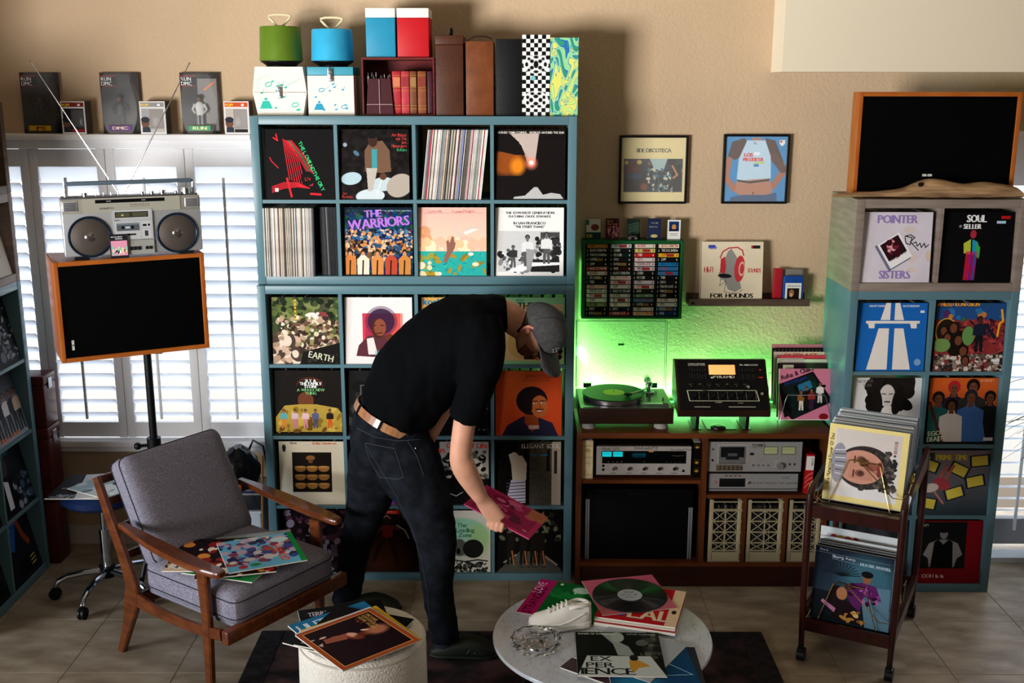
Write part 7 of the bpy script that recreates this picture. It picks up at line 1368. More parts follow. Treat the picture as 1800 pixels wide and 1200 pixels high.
for s in (-1, 1):
    v = s*.305; v0, v1 = v-.014, v+.014
    P = smooth_path([(-.785, .775, .034), (-.72, .62, .046), (-.645, .46, .055), (-.60, .34, .075), (-.605, .27, .09), (-.65, .14, .055), (-.712, .0, .038)]); rib([(p[0], p[1]) for p in P], [p[2] for p in P], v0, v1).build('back_post', cm_, t)
    P = smooth_path([(-.60, .285, .07), (-.45, .262, .05), (-.2, .262, .045), (-.04, .28, .048)]); rib([(p[0], p[1]) for p in P], [p[2] for p in P], v0+.002, v1-.002).build('side_rail', cm_, t)
    P = smooth_path([(-.135, .535, .062), (-.125, .35, .052), (-.128, .15, .044), (-.131, 0, .034)]); rib([(p[0], p[1]) for p in P], [p[2] for p in P], v0-.0, v1+.0).build('front_leg', cm_, t)
    # armrest: flat shaped board
    pa = smooth_path([(-.625, .602, .030, .026), (-.54, .594, .044, .026), (-.38, .576, .074, .026), (-.2, .560, .078, .026), (-.06, .553, .060, .026), (-.012, .551, .046, .024), (0, .550, .028, .018)]); rings = []
    for u, z, w, h in pa:
        vc = s*(.318+.012*math.sin((u+.6)/.6*PI)); rings.append([Vector((u, vc+w/2*c_, z+h/2*d_)) for c_, d_ in ((-1, -.4), (-1, .4), (-.82, 1), (.82, 1), (1, .4), (1, -.4), (.82, -1), (-.82, -1))])
    MB().loft(rings).build('armrest', cm_, t)
box('front_rail', cm_, -.015, .022, -.330, .330, .262, .318, t, r=.004); box('back_rail', cm_, -.60, -.57, -.29, .29, .24, .30, t, r=.004)
for k, z in enumerate((.44, .55, .66, .75)): u = -.60-(z-.34)*.42-.03; box('back_slat', cm_, u-.008, u+.008, -.29, .29, z-.018, z+.018, t, r=.003)
for k in range(5): v = -.2+k*.1; box('seat_slat', cm_, -.57, -.016, v-.02, v+.02, .284, .294, t)
def cushion(name, mat, hx_, hy_, hz_, mw, parent, e=5, puff=.012, n=14):
    bm = bmesh.new(); bmesh.ops.create_cube(bm, size=2); bmesh.ops.subdivide_edges(bm, edges=bm.edges[:], cuts=n, use_grid_fill=True)
    H = (hx_, hy_, hz_); rad = .04
    for v in bm.verts:
        p = v.co.copy(); q = Vector([max(-H[i]+rad, min(H[i]-rad, p[i]*H[i])) if H[i] > rad else 0 for i in range(3)]); d = Vector([p[i]*H[i] for i in range(3)])-q
        if d.length > 1e-6: d = d.normalized()*rad
        k = (1-abs(p.x)**3)*(1-abs(p.y)**3)
        v.co = q+d; v.co.z += puff*k*(1 if p.z > 0 else -1)*(abs(p.z) > .5)
    b = MB(); b.bm(bm, 0, True); return b.build(name, mat, parent, mw=mw)
sc_ = cushion('seat_cushion', tw_m, .285, .275, .072, Matrix.Translation((-.275, 0, .375)), t); 
def seam(par, hx_, hy_, z): b = MB(); P = []; r_ = .035; 
seam_m = M('dark_seam', '#2e2c33', .9)
def rounded_loop(hx_, hy_, z, r_=.04, n=6):
    P = []
    for cx, cy, a0 in ((hx_-r_, hy_-r_, 0), (-hx_+r_, hy_-r_, 90), (-hx_+r_, -hy_+r_, 180), (hx_-r_, -hy_+r_, 270)):
        for k in range(n+1): an = R(a0+90*k/n); P.append((cx+r_*math.cos(an), cy+r_*math.sin(an), z))
    return P
for z in (-.036, .036): MB().tube(rounded_loop(.286, .276, z), .0022, 6, closed=True).build('seam_piping', seam_m, sc_)
MB().rbox(-.278, .262, -.262, .262, 0, .03, .014).build('seat_base_pad', tw_m, t, loc=(-.275, 0, .294))
ba = math.atan2(.20, .40)   # lean of the back cushion
bmx = Matrix.Translation((-.615, .004, .635)) @ Matrix.Rotation(R(-90)-(-ba)*-1*0, 4, 'Y')
bmx = Matrix.Translation((-.625, .004, .632)) @ Matrix.Rotation(-(PI/2-ba)*-1*-1, 4, 'Y')
bc = cushion('back_cushion', tw_m, .238, .262, .066, Matrix.Translation((-.628, .004, .628)) @ Matrix.Rotation(PI/2-ba, 4, 'Y'), t)
for z in (-.032, .032): MB().tube(rounded_loop(.239, .263, z), .0022, 6, closed=True).build('seam_piping', seam_m, bc)
CS = .4652
a = Art('#2a7a4a'); a.blobs(0, 0, 1, 1, 40, .08, ['#1a4a34', '#3aa06a', '#123028', '#4ab07a'], .3, 121); a.text('Schoolly', .5, .3, .12, '#d84a3a'); a.rect(0, 0, .06, 1, '#0c8a3a')
lay(a, 'green record cover lying lowest on the chair seat near the front', (443, 1023), (510, 965), CS-.004, edge='b')
lay(M('clear_grey_sleeve', '#9aa09a', .3), 'pale grey plastic sleeve showing behind the pile on the chair seat', (380, 945), (500, 931), CS-.004, edge='t', t=.002)
a = Art('#20301c'); a.blobs(0, 0, 1, 1, 80, .06, ['#7a9a2a', '#b8c83a', '#1a2016', '#3a5a3a', '#c8c8b8', '#2a3a44'], .5, 122); a.line([(.3, .1), (.6, .9)], .06, '#c8d0c8'); a.line([(.6, .1), (.45, .9)], .05, '#c8d0c8')
lay(a, 'black and lime splashed record cover at the back of the chair seat', (366, 948), (504, 940), CS+.0025, edge='t')
a = Art('#141012'); a.grad('#e0a83a', '#e8c88a', 0, 0, 1, .35); a.text('THE SENSATIONAL', .15, .14, .10, '#2a1408', bold=2, sx=.9); a.ell(.45, .28, .22, .09, '#e8e0d8'); a.line([(.28, .3), (.6, .24)], .03, '#b02a20'); a.rect(0, .38, 1, 1, '#2a0c0e'); a.blobs(0, .4, 1, 1, 80, .05, ['#b82a1c', '#d89a3a', '#1a1012', '#e0d8c8', '#7a1418', '#c8501c'], .8, 123)
lay(a, 'orange and red cartoon record cover in the middle of the chair seat', (346, 962), (470, 950), CS+.0075, edge='t')
a = Art('#1a1016'); a.blobs(0, 0, 1, 1, 70, .06, ['#b83020', '#d88a3a', '#e8d8c0', '#3a1014', '#8a1c18'], .8, 124); a.rect(0, .9, 1, 1, '#e8c8a0'); a.text('KING', .05, .94, .2, '#e8e8e0', bold=2)
lay(a, 'dark red record cover half under the near armrest of the chair', (284, 1003), (402, 1004), CS+.0128, edge='b')
a = Art('#6ab8d8'); a.blobs(0, .0, 1, .82, 120, .05, ['#1c2450', '#3a4a90', '#8a3a5a', '#c8a8b8', '#b04a3a', '#2a2c4a', '#d8d0c8'], 1, 125); a.rect(.93, 0, 1, 1, '#0c8a3a'); a.text('GRAFFITI', .80, .9, .15, '#e8502a', -90, bold=3); a.ell(.2, .9, .06, .05, '#b82030'); a.ell(.36, .88, .07, .05, '#1a8a4a'); a.ell(.8, .2, .12, .08, '#c8e0d8')
lay(a, 'blue cartoon record cover with an orange word and green edge on the chair seat', (520, 943), (525, 985), CS+.0178, edge='l') if False else lay(a, 'blue cartoon record cover with an orange word and green edge on the chair seat', (402, 1007), (526, 986), CS+.0178, edge='b')
# ================================================================== stool with records, leather boxes, floor things at left
scn = at(170, 905, Z=.50); sx_, sy_ = -1.93, 4.77
t = thing('rolling_stool', 'chrome rolling stool with blue seat behind the armchair', 'stool', (sx_, sy_, 0), (0, 0, R(0)))
b = MB(); b.lathe([(.10, .468), (.155, .478), (.178, .50), (.178, .525), (.160, .545), (0, .55)], n=48); b.build('seat', M('blue_vinyl_seat', '#12244a', .35), t)
cc = M('chrome_stool', '#b9c0ca', .12, 1); MB().cyl((0, 0, .34), (0, 0, .468), .013).build('gas_lift', cc, t); MB().cyl((0, 0, .13), (0, 0, .34), .024, n=20).build('column', cc, t); MB().cyl((0, 0, .10), (0, 0, .15), .036, n=20).build('hub', black_m, t)
for k in range(5):
    an = R(-100+72*k+2); c, s = math.cos(an), math.sin(an)
    MB().tube([(.03*c, .03*s, .128), (.10*c, .10*s, .125), (.18*c, .18*s, .112), (.225*c, .225*s, .090), (.240*c, .240*s, .062)], [.016, .0155, .0145, .013, .012], 10).build('leg', cc, t)
    b = MB().cyl((.240*c, .240*s, .05), (.240*c, .240*s, .068), .010, n=10); x, y = .245*c, .245*s; b.cyl((x-.014*s, y+.014*c, .028), (x-.004*s, y+.004*c, .028), .028, n=20).cyl((x+.004*s, y-.004*c, .028), (x+.014*s, y-.014*c, .028), .028, n=20).cyl((x-.012*s, y+.012*c, .034), (x+.012*s, y-.012*c, .034), .020, n=16); b.build('caster', black_m, t)
a = Art('#14161a'); a.text('SEX PACKETS', .4, .1, .14, '#58b0c8', bold=2, sx=.9); a.text('digital', .12, .90, .10, '#b0b8c0', bold=1, sx=1.2); a.text('underground', .05, .97, .10, '#b0b8c0', bold=1, sx=1.1); a.line([(.1, .6), (.6, .5), (.5, .4)], .02, '#c8c0a8'); a.ell(.3, .4, .08, .06, '#5a5a50')
lay(a, 'black record cover with cyan and grey lettering lying on the rolling stool', (78, 876), (190, 876), .5512, edge='b')
a = Art('#9ab0b8'); a.blobs(0, 0, 1, 1, 30, .12, ['#6a8490', '#c8d4d8', '#e0e6e4', '#3a4a52'], .7, 131)
lay(a, 'misty blue grey record cover on top of the pile on the rolling stool', (118, 858), (235, 815), .5612, edge='t')
a = Art('#c8ccd0'); a.rect(.2, .2, .8, .3, '#8a4a3a')
lay(a, 'off-white record cover between two others on the rolling stool', (152, 834), (215, 830), .5562, edge='t')
lb_m = M('burgundy_leather', '#3a1414', .3, col2='#5a2420', scale=8, bump=.0008, bscale=70)
X0 = LX+.405; 
for k, (z0, z1_, lab) in enumerate(((0, .40, 'lowest burgundy leather case between the left bookcase and the shutters'), (.402, .72, 'middle burgundy leather case stacked beside the left bookcase'), (.722, .985, 'topmost burgundy leather case catching the window light beside the left bookcase'))):
    t = thing('leather_case', lab, 'case', (-2.40, 5.115, z0), None, 'burgundy leather cases'); h_ = z1_-z0
    MB().rbox(-.34, .095, 0, .14, 0, h_*.82, .008).build('case_body', lb_m, t); MB().rbox(-.342, .097, -.001, .141, h_*.825, h_, .008).build('case_lid', lb_m, t); MB().rbox(.096, .101, .05, .09, h_*.72, h_*.92, .002).build('clasp', steel, t)
# headphone stand / bag behind the chair
bx_ = at(425, 835, Y=5.05); t = thing('black_bag', 'shiny black bag heaped behind the armchair against the wall', 'bag', (bx_.x-.01, 5.08, .405)); b = MB(); rings = []; rb = random.Random(2)
for i in range(13):
    s = i/12; r_ = .105*math.sin(PI*min(1, .12+s*.86))**.6; rings.append([Vector((-.01+r_*1.0*math.cos(2*PI*k/20)*(1+.06*math.sin(3*k+i)), .095*math.sin(2*PI*k/20)*math.sin(PI*(.1+.85*s))**.5, .02+s*.215+.006*math.sin(k*2+i*2))) for k in range(20)])
b.loft(rings); b.build('bag_body', M('black_glossy_bag', '#08080a', .3, bump=.004, bscale=24), t)
b = MB().tube([(.03, .06, .20), (.05, .07, .245), (.10, .06, .22), (.12, .05, .12)], .006, 8); b.build('bag_strap', black_m, t)
hp = at(414, 850, Y=4.95); t = thing('headphones', 'orange headphones hanging on the black bag behind the armchair', 'headphones', (hp.x, 4.955, hp.z-.03)); b = MB(); b.tube([(-.03, 0, -.01), (-.02, 0, .03), (.004, 0, .042), (.02, 0, .02), (.018, 0, -.012)], .009, 10); b.build('headband', M('orange_rubber', '#d8641c', .4), t); MB().tube([(.0, .0, .02), (.012, 0, -.03), (.03, 0, -.085)], .006, 8).build('ear_arm', steel, t)
def sb(px0, py0, px1, py1, Y, d, mat, name, label, cat, z0=None):
    p, q = at(px0, py1, Y=Y), at(px1, py0, Y=Y); zb = p.z if z0 is None else z0; t = thing(name, label, cat, ((p.x+q.x)/2, Y, zb)); w = (q.x-p.x)/2; MB().rbox(-w, w, 0, d, 0, q.z-zb, .004).build(name+'_body', mat, t); return t, w, q.z-zb
wb_, w, h = sb(415, 902, 458, 950, 5.02, .22, M('white_carton', '#a9b0b8', .5), 'storage_box', 'white storage box on the floor behind the armchair', 'box', 0)
box('box_lid', M('white_carton', '#a9b0b8', .5), -w-.004, w+.004, -.004, .224, h+.0005, h+.012, wb_); a = Art('#a9b0b8', 64, 128)
tk_, w2, h2 = sb(412, 870, 470, 902, 5.03, .20, M('dark_folder', '#17181e', .5), 'folder_stack', 'stack of dark folders and papers on the white storage box', 'folders', h+.0135)
for k, c in enumerate(('#8a8880', '#242a5a', '#77756c')): box('folder', M('folder_'+str(k), c, .6), -w2*.95, w2*(1-.05*k), .004*k, .19, h2+.0005+k*.009, h2+.0085+k*.009, tk_)
tk_.location.z = h+.0130
for k, px in enumerate((464, 472)):
    p = at(px, 930, Y=4.99); t = thing('wooden_stick', ['thin tan wooden stick leaning in the gap left of the teal shelf', 'second tan wooden stick, nearest the teal shelf side'][k], 'stick', (p.x-.006+k*.006, 4.96+.03*k, 0)); MB().tube([(0, 0, .0), (.004, .02, .3), (.012, .05, .62)], .006, 8).build('stick_shaft', M('tan_cane', '#8a5a2a', .5), t)
# plant and chair foot at the right edge
pl = at(1815, 800, Y=4.95); t = thing('potted_palm', 'thin leaved palm reaching in from the right edge before the window', 'plant', (pl.x+.34, 5.05, 0)); lf = M('palm_leaf', '#3c4a30', .5); rp = random.Random(4)
b = MB(); b.lathe([(.10, 0), (.13, .01), (.15, .26), (.155, .28), (.14, .28), (.135, .25), (0, .25)], n=32); b.build('pot', M('dark_pot', '#1c1c20', .5), t); MB().tube([(0, 0, .25), (.01, 0, .6), (0, 0, .95)], .012, 8).build('stem', M('palm_stem', '#5a4a34', .8), t)
for k in range(30):
    z = rp.uniform(.72, 1.0); an = rp.uniform(100, 260) if k < 22 else rp.uniform(-90, 90); L_ = rp.uniform(.36, .56); c, s = math.cos(R(an)), math.sin(R(an)); up = rp.uniform(-.10, .28); pts = []
    for i in range(7): q_ = i/6; pts.append(Vector((c*L_*q_, s*L_*q_*.6, z+up*q_-.22*q_*q_)))
    b = MB(); vs = []
    for i, p in enumerate(pts): w = .0055*(1-abs(i/6-.3)*1.1)+.0006; nrm = Vector((-s, c, 0)); vs += [p-nrm*w, p+Vector((0, 0, .0016)), p+nrm*w]
    b.add(vs, [f for i in range(6) for f in ((3*i, 3*i+1, 3*i+4, 3*i+3), (3*i+1, 3*i+2, 3*i+5, 3*i+4))], 0); b.build('leaf', lf, t)
p = at(1803, 1030, Z=.05); t = thing('office_chair', 'dark blue rimmed swivel chair base cut off by the right edge', 'chair', (p.x+.285, p.y-.16, 0)); b = MB().cyl((0, 0, .10), (0, 0, .40), .03).cyl((0, 0, .07), (0, 0, .12), .05); b.build('column', black_m, t); nb = M('navy_gloss', '#10183a', .15, coat=.6)
for k in range(5):
    an = R(180+72*k); c, s = math.cos(an), math.sin(an); MB().tube([(.03*c, .03*s, .10), (.15*c, .15*s, .095), (.26*c, .26*s, .075)], [.02, .017, .014], 10).build('leg', nb, t); x, y = .265*c, .265*s; MB().cyl((x-.016*s, y+.016*c, .03), (x+.016*s, y-.016*c, .03), .03, n=20).cyl((x, y, .05), (x, y, .075), .009, n=10).build('caster', nb, t)
b = MB(); b.lathe([(.16, .40), (.21, .41), (.22, .44), (.20, .47), (0, .475)], n=40); b.build('seat', nb, t)
# ================================================================== the man
from mathutils.bvhtree import BVHTree
from mathutils import noise as mnoise
def W(px, py, Y): return at(px, py, Y=Y)
AL = R(8); LAT = Vector((math.sin(AL), -math.cos(AL), 0))       # towards his near (right) side
def ring(c, t, ra, rb, lat=None, n=28, sq=1.0, off=(0, 0)):
    """section round c across direction t; ra in the side plane, rb sideways"""
    t = Vector(t).normalized(); l = (lat or LAT); l = (l-t*l.dot(t)).normalized(); p = l.cross(t).normalized(); out = []
    for k in range(n):
        a = 2*PI*k/n; ca, sa = math.cos(a), math.sin(a)
        out.append(c+p*(ra*math.copysign(abs(ca)**sq, ca)+off[0])+l*(rb*math.copysign(abs(sa)**sq, sa)+off[1]))
    return out
def limb(b, pts, rad, n=20, lat=None):
    """pts world points, rad (ra,rb) list -> closed loft following the path with a smooth spline"""
    P = smooth_path([tuple(p)+tuple(r) for p, r in zip(pts, rad)], 5); rr = []
    for i, q in enumerate(P):
        t = Vector(P[min(i+1, len(P)-1)][:3])-Vector(P[max(i-1, 0)][:3]); rr.append(ring(Vector(q[:3]), t, q[3], q[4], lat, n))
    b.loft(rr)
def ball(b, c, r): b.sph(c, r, 18)
def fuse(mb, voxel, smooth=6, wr=None):
    """all the lofts of mb become one continuous surface"""
    me = mb.mesh('tmp', [], fix=True); o = bpy.data.objects.new('tmp', me); COL.objects.link(o)
    m = o.modifiers.new('r', 'REMESH'); m.mode = 'VOXEL'; m.voxel_size = voxel; m.use_smooth_shade = True
    s = o.modifiers.new('s', 'SMOOTH'); s.iterations = smooth; s.factor = .5
    dg = bpy.context.evaluated_depsgraph_get(); me2 = bpy.data.meshes.new_from_object(o.evaluated_get(dg)); bpy.data.objects.remove(o); bpy.data.meshes.remove(me)
    if wr:
        nrm = [v.normal.copy() for v in me2.vertices]
        for v, n_ in zip(me2.vertices, nrm): v.co += n_*wr(v.co)
        me2.update()
    for p in me2.polygons: p.use_smooth = True
    return me2
def use(me, name, mat, parent): me.materials.clear(); me.materials.append(mat); me.name = name; return link(name, me, parent)
man = thing('person', 'man bending forward in black shirt, black jeans and grey cap, holding a pink record sleeve', 'person', (-.52, 4.43, 0)); man_mi = man.matrix_basis.inverted()
def L_(me): me.transform(man_mi); return me
skin = M('skin', '#c48f74', .5, var=.10, scale=16, spec=.35, sss=.08); shirt_m = M('black_cotton', '#07080a', .9, bump=.0012, bscale=240, spec=.04); jean_m = M('black_denim', '#101216', .9, col2='#1e2228', scale=18, bump=.0008, bscale=500, contrast=(.4, .8), spec=.05)
cap_m = M('grey_wool_cap', '#3a3a3a', .85, col2='#48484a', scale=60, bump=.0008, bscale=500, spec=.2)
TY = 4.45
# key joints
neckb = W(884, 552, TY+.0); HC = W(944, 578, TY-.01)
U = Vector((.86, -.36, .36)).normalized(); Fd = Vector((.30, -.06, -.95)); Fd = (Fd-U*Fd.dot(U)).normalized(); Sd = U.cross(Fd).normalized()   # head: up, face, side
if Sd.y > 0: Sd = -Sd
def H(u, f, s): return HC+U*u+Fd*f+Sd*s
b = MB()
# head: skull, jaw, nose, brow, ears
hr = []
for u, rf, rs, cf in ((-.112, .018, .02, .055), (-.104, .036, .036, .050), (-.085, .055, .052, .035), (-.06, .072, .062, .018), (-.03, .086, .069, .006), (.0, .092, .073, .002), (.03, .093, .074, .0), (.06, .086, .069, .0), (.085, .070, .057, .0), (.102, .046, .038, .0), (.110, .016, .014, .0)):
    hr.append([H(u, cf+rf*math.cos(2*PI*k/24), rs*math.sin(2*PI*k/24)) for k in range(24)])
b.loft(hr)
b.loft([[H(.018+.004*math.cos(a), .085, .009*math.sin(a)) for a in [2*PI*k/10 for k in range(10)]], [H(-.005+.012*math.cos(a), .104, .012*math.sin(a)) for a in [2*PI*k/10 for k in range(10)]], [H(-.018+.010*math.cos(a), .116, .014*math.sin(a)) for a in [2*PI*k/10 for k in range(10)]], [H(-.020+.005*math.cos(a), .120, .006*math.sin(a)) for a in [2*PI*k/10 for k in range(10)]]])
for s in (-1, 1):
    ball(b, H(.022, .083, s*.030), (.014, .014, .014)); ball(b, H(-.055, .06, s*.02), (.022, .022, .022))
ball(b, H(-.092, .078, 0), (.024, .02, .018)); ball(b, H(-.050, .094, 0), (.016, .020, .014))
limb(b, [neckb-Vector((.10, 0, .03)), neckb, HC-U*.06-Fd*.03, HC-Fd*.02], [(.075, .08), (.066, .066), (.058, .060), (.05, .05)])
# trunk core, arms
limb(b, [W(690, 735, TY-.02), W(755, 650, TY-.01), W(830, 580, TY), neckb], [(.10, .11), (.11, .13), (.08, .12), (.06, .06)])
shN = W(850, 585, TY-.20); elN = W(810, 792, TY-.235); wrN = W(846, 876, TY-.20)
limb(b, [shN, W(826, 690, TY-.225), elN, W(816, 822, TY-.235), W(832, 852, TY-.215), wrN], [(.048, .048), (.048, .048), (.045, .044), (.050, .045), (.042, .036), (.031, .027)])
limb(b, [W(845, 575, TY+.20), W(800, 680, TY+.24), W(772, 730, TY+.20), W(755, 770, TY+.14)], [(.045, .045), (.043, .043), (.042, .04), (.03, .03)])
limb(b, [W(752, 770, TY+.14), W(748, 792, TY+.11), W(752, 806, TY+.10)], [(.034, .02), (.036, .018), (.02, .012)])
# near hand: palm, four fingers closing over the sleeve edge, thumb on top
A0 = W(815, 886, 4.33); D0 = W(932, 949, 4.235); e1 = (D0-A0).normalized(); e2 = Vector((.127, .28, -.045)); e2 = (e2-e1*e2.dot(e1)).normalized(); e3 = e1.cross(e2).normalized()
if e3.z < 0: e3 = -e3
SC0 = A0+e1*.1575+e2*.1575; GP = A0+e1*.172+e2*.012          # grip point on the near edge
palm0 = wrN; pdir = (GP-wrN); pl_ = pdir.length; pdir.normalize()
kn = GP-pdir*.010-e2*.020+e3*.010
limb(b, [wrN-pdir*.01, wrN+pdir*.03, kn*.6+wrN*.4, kn], [(.030, .026), (.036, .022), (.042, .020), (.040, .016)], lat=-e2)
for i in range(4):
    o_ = e1*(-.030+.0205*i); Lf = (.9, 1, .96, .8)[i]; r0 = (.0095, .0098, .0094, .0082)[i]; k0 = kn+o_-e3*.004
    b.tube([k0-pdir*.012, k0+(-e2*.012-e3*.018)*Lf, k0+(-e2*.006-e3*.040)*Lf, k0+(e2*.018-e3*.046)*Lf, k0+(e2*.038-e3*.034)*Lf], [r0*1.1, r0*1.05, r0, r0*.92, r0*.8], 10)
tb_ = kn+e1*(-.030)+e3*.012; b.tube([tb_-pdir*.030-e1*.006, tb_-pdir*.008+e3*.008, tb_+e2*.024+e3*.010, tb_+e2*.046+e3*.002+e1*.006], [.0125, .0125, .0108, .009], 10)
# leg cores so that the body is one figure
hipN, hipF = W(715, 800, TY-.10), W(665, 800, TY+.10); knN, knF = W(768, 955, TY-.20), W(645, 905, TY+.16); anN, anF = W(778, 1112, TY-.24), W(612, 1030, TY+.22)
limb(b, [W(690, 740, TY), hipN, knN, anN], [(.11, .11), (.09, .09), (.055, .055), (.036, .036)]); limb(b, [W(690, 740, TY), hipF, knF, anF], [(.11, .11), (.09, .09), (.055, .055), (.036, .036)])
body = use(L_(fuse(b, .0052, 5)), 'body', skin, man)
# ears, eyes, brows, mouth, beard as fine relief
eb = MB()
for s in (-1, 1):
    c = lambda u, f, w: H(u, f, s*(.074+w)); eb.tube([c(-.034, -.012, .004), c(-.030, -.024, .012), c(-.008, -.034, .018), (c(.012, -.034, .020)), c(.026, -.022, .016), c(.024, -.008, .008), c(.008, -.004, .003)], .0062, 8)
    eb.sph(c(-.004, -.018, .006), (.014, .010, .016), 10); eb.sph(c(-.033, -.014, .005), (.008, .007, .008), 8)
eb.T = None; o = eb.build('ear', M('ear_skin', '#c9826a', .5, spec=.35), None); o.data.transform(man_mi); o.parent = man
fb = MB()
for s in (-1, 1): fb.tube([H(.030, .098, s*.014), H(.034, .099, s*.028), H(.030, .090, s*.044)], .004, 6)
o = fb.build('eyebrow', M('brown_hair', '#33231b', .8), man); o.data.transform(man_mi)
fb = MB()
for s in (-1, 1): fb.sph(H(.014, .088, s*.030), .010, 12)
o = fb.build('eye', M('eye_white', '#d8d0c8', .2), man); o.data.transform(man_mi)
fb = MB(); fb.tube([H(-.054, .104, -.020), H(-.052, .112, 0), H(-.054, .104, .020)], [.003, .005, .003], 8); o = fb.build('mouth', M('lip', '#9a5a4c', .5), man); o.data.transform(man_mi)
hb = MB(); rr = []
for u, rf, rs, cf in ((-.114, .020, .022, .055), (-.100, .044, .044, .046), (-.080, .062, .058, .034), (-.055, .0775, .0665, .020), (-.042, .082, .069, .012)): rr.append([H(u, cf+rf*math.cos(a), rs*math.sin(a)) for a in [R(-75+150*k/16) for k in range(17)]])
hb.loft(rr, cap=False, closed=False); o = hb.build('beard', M('stubble_beard', '#5a382a', .9, col2='#7a4f3c', scale=200, bump=.001, bscale=600), man); o.data.transform(man_mi); o.modifiers.new('t', 'SOLIDIFY').thickness = .003
hb = MB(); rr = []
for u, g in ((-.060, .002), (-.035, .003), (-.005, .004), (.02, .004), (.05, .003)): rr.append([H(u, (.0 if u > -.03 else .008)+(.088+g-(.012 if u < -.03 else 0))*math.cos(a), (.072+g)*math.sin(a)) for a in [R(112+136*k/16) for k in range(17)]])
hb.loft(rr, cap=False, closed=False); o = hb.build('hair', _M['brown_hair'], man); o.data.transform(man_mi); o.modifiers.new('t', 'SOLIDIFY').thickness = .002
# cap: six panels, brim, button, small embroidered mark
def C(u, f, s): return H(.030+u, f, s)
cb = MB(); rr = []
for i in range(9):
    a = (PI/2)*i/8; q = math.cos(a)**.85; zz = .108*math.sin(a)
    rr.append([C(-.012*math.cos(t)*math.cos(a)*-1+zz-.012, .004+.112*q*math.cos(t), .093*q*math.sin(t)) for t in [2*PI*k/36 for k in range(36)]])
cb.loft(rr, cap=False); cap_ = cb.build('cap', cap_m, man); cap_.data.transform(man_mi); m_ = cap_.modifiers.new('t', 'SOLIDIFY'); m_.thickness = .003; m_.offset = 1
cb = MB()
for k in range(3):
    t = PI/3*k+PI/6*0; cb.tube([C(.1085*math.sin(a)-.012+.002, .004+.1135*math.cos(a)**.85*math.cos(t)*(1 if a <= PI/2 else 1), .0945*math.cos(a)**.85*math.sin(t)) for a in [PI/2*i/8*.99 for i in range(9)]], .0012, 5)
    cb.tube([C(.1085*math.sin(a)-.012+.002, .004-.1135*math.cos(a)**.85*math.cos(t), -.0945*math.cos(a)**.85*math.sin(t)) for a in [PI/2*i/8*.99 for i in range(9)]], .0012, 5)
cb.sph(C(.100, .004, 0), (.008, .008, .006), 10); o = cb.build('cap_seam', M('cap_stitch', '#2c2c2e', .9), cap_); o.data.transform(man_mi)
bb = MB(); top_, bot = [], []
nb_ = 20
for i in range(nb_+1):
    t = R(-70+140*i/nb_); row = []
    for j in range(6):
        q = j/5; f = .004+.108*math.cos(t)*(1-q)+q*(.060+.155*math.cos(t)**.6 if math.cos(t) > 0 else 0); s = .091*math.sin(t)*(1-q)+q*.096*math.sin(t); u = -.012-.004*q-.020*q*abs(math.sin(t))**2-.004*math.sin(q*PI)*-1; row.append(C(u, f, s))
    top_.append(row)
vs = [p for r_ in top_ for p in r_]; bb.add(vs, [(i*6+j, i*6+j+1, (i+1)*6+j+1, (i+1)*6+j) for i in range(nb_) for j in range(5)], 0, None, True); o = bb.build('cap_brim', cap_m, cap_); o.data.transform(man_mi); o.modifiers.new('t', 'SOLIDIFY').thickness = .004
bb = MB()
for k, (u, s) in enumerate(((.028, .050), (.040, .046), (.020, .038), (.034, .032), (.046, .036), (.026, .024))): bb.sph(C(u, .004+.112*math.sqrt(max(0, 1-(u/.108)**2-(s/.093)**2))*1.01, s), (.0055, .004, .0055), 8)
o = bb.build('cap_emblem', M('pale_embroidery', '#7a7672', .8), cap_); o.data.transform(man_mi)
# shirt
def folds(amp, sc, seed, stretch=(1, 1, 1)):
    def f(co): v = Vector((co.x*sc*stretch[0]+seed, co.y*sc*stretch[1], co.z*sc*stretch[2])); return amp*(mnoise.noise(v)*1.0+.5*mnoise.noise(v*2.3))
    return f
b = MB(); T = [(W(690, 724, TY-.01), (.166, .190)), (W(712, 692, TY-.01), (.178, .194)), (W(732, 664, TY-.01), (.190, .206)), (W(772, 620, TY), (.190, .222)), (W(812, 584, TY), (.160, .232)), (W(848, 562, TY), (.112, .215)), (W(874, 552, TY), (.082, .13)), (W(890, 550, TY), (.070, .078))]
limb(b, [t_[0] for t_ in T], [t_[1] for t_ in T], n=32)
b2 = [(W(842, 572, TY-.13), (.095, .085)), (W(852, 610, TY-.205), (.092, .080)), (W(842, 660, TY-.225), (.082, .074)), (W(828, 705, TY-.230), (.072, .070)), (W(817, 738, TY-.232), (.070, .069))]
limb(b, [t_[0] for t_ in b2], [t_[1] for t_ in b2]); limb(b, [W(835, 565, TY+.13), W(835, 600, TY+.20), W(812, 650, TY+.235), W(800, 680, TY+.24)], [(.09, .08), (.08, .075), (.07, .066), (.066, .062)])
ball(b, W(838, 640, TY-.03), (.10, .12, .09))
fo_ = folds(.011, 6.5, 3.1, (1.8, 1, .8)); me = fuse(b, .0095, 8, fo_); shirt = use(L_(me), 'tshirt', shirt_m, man)
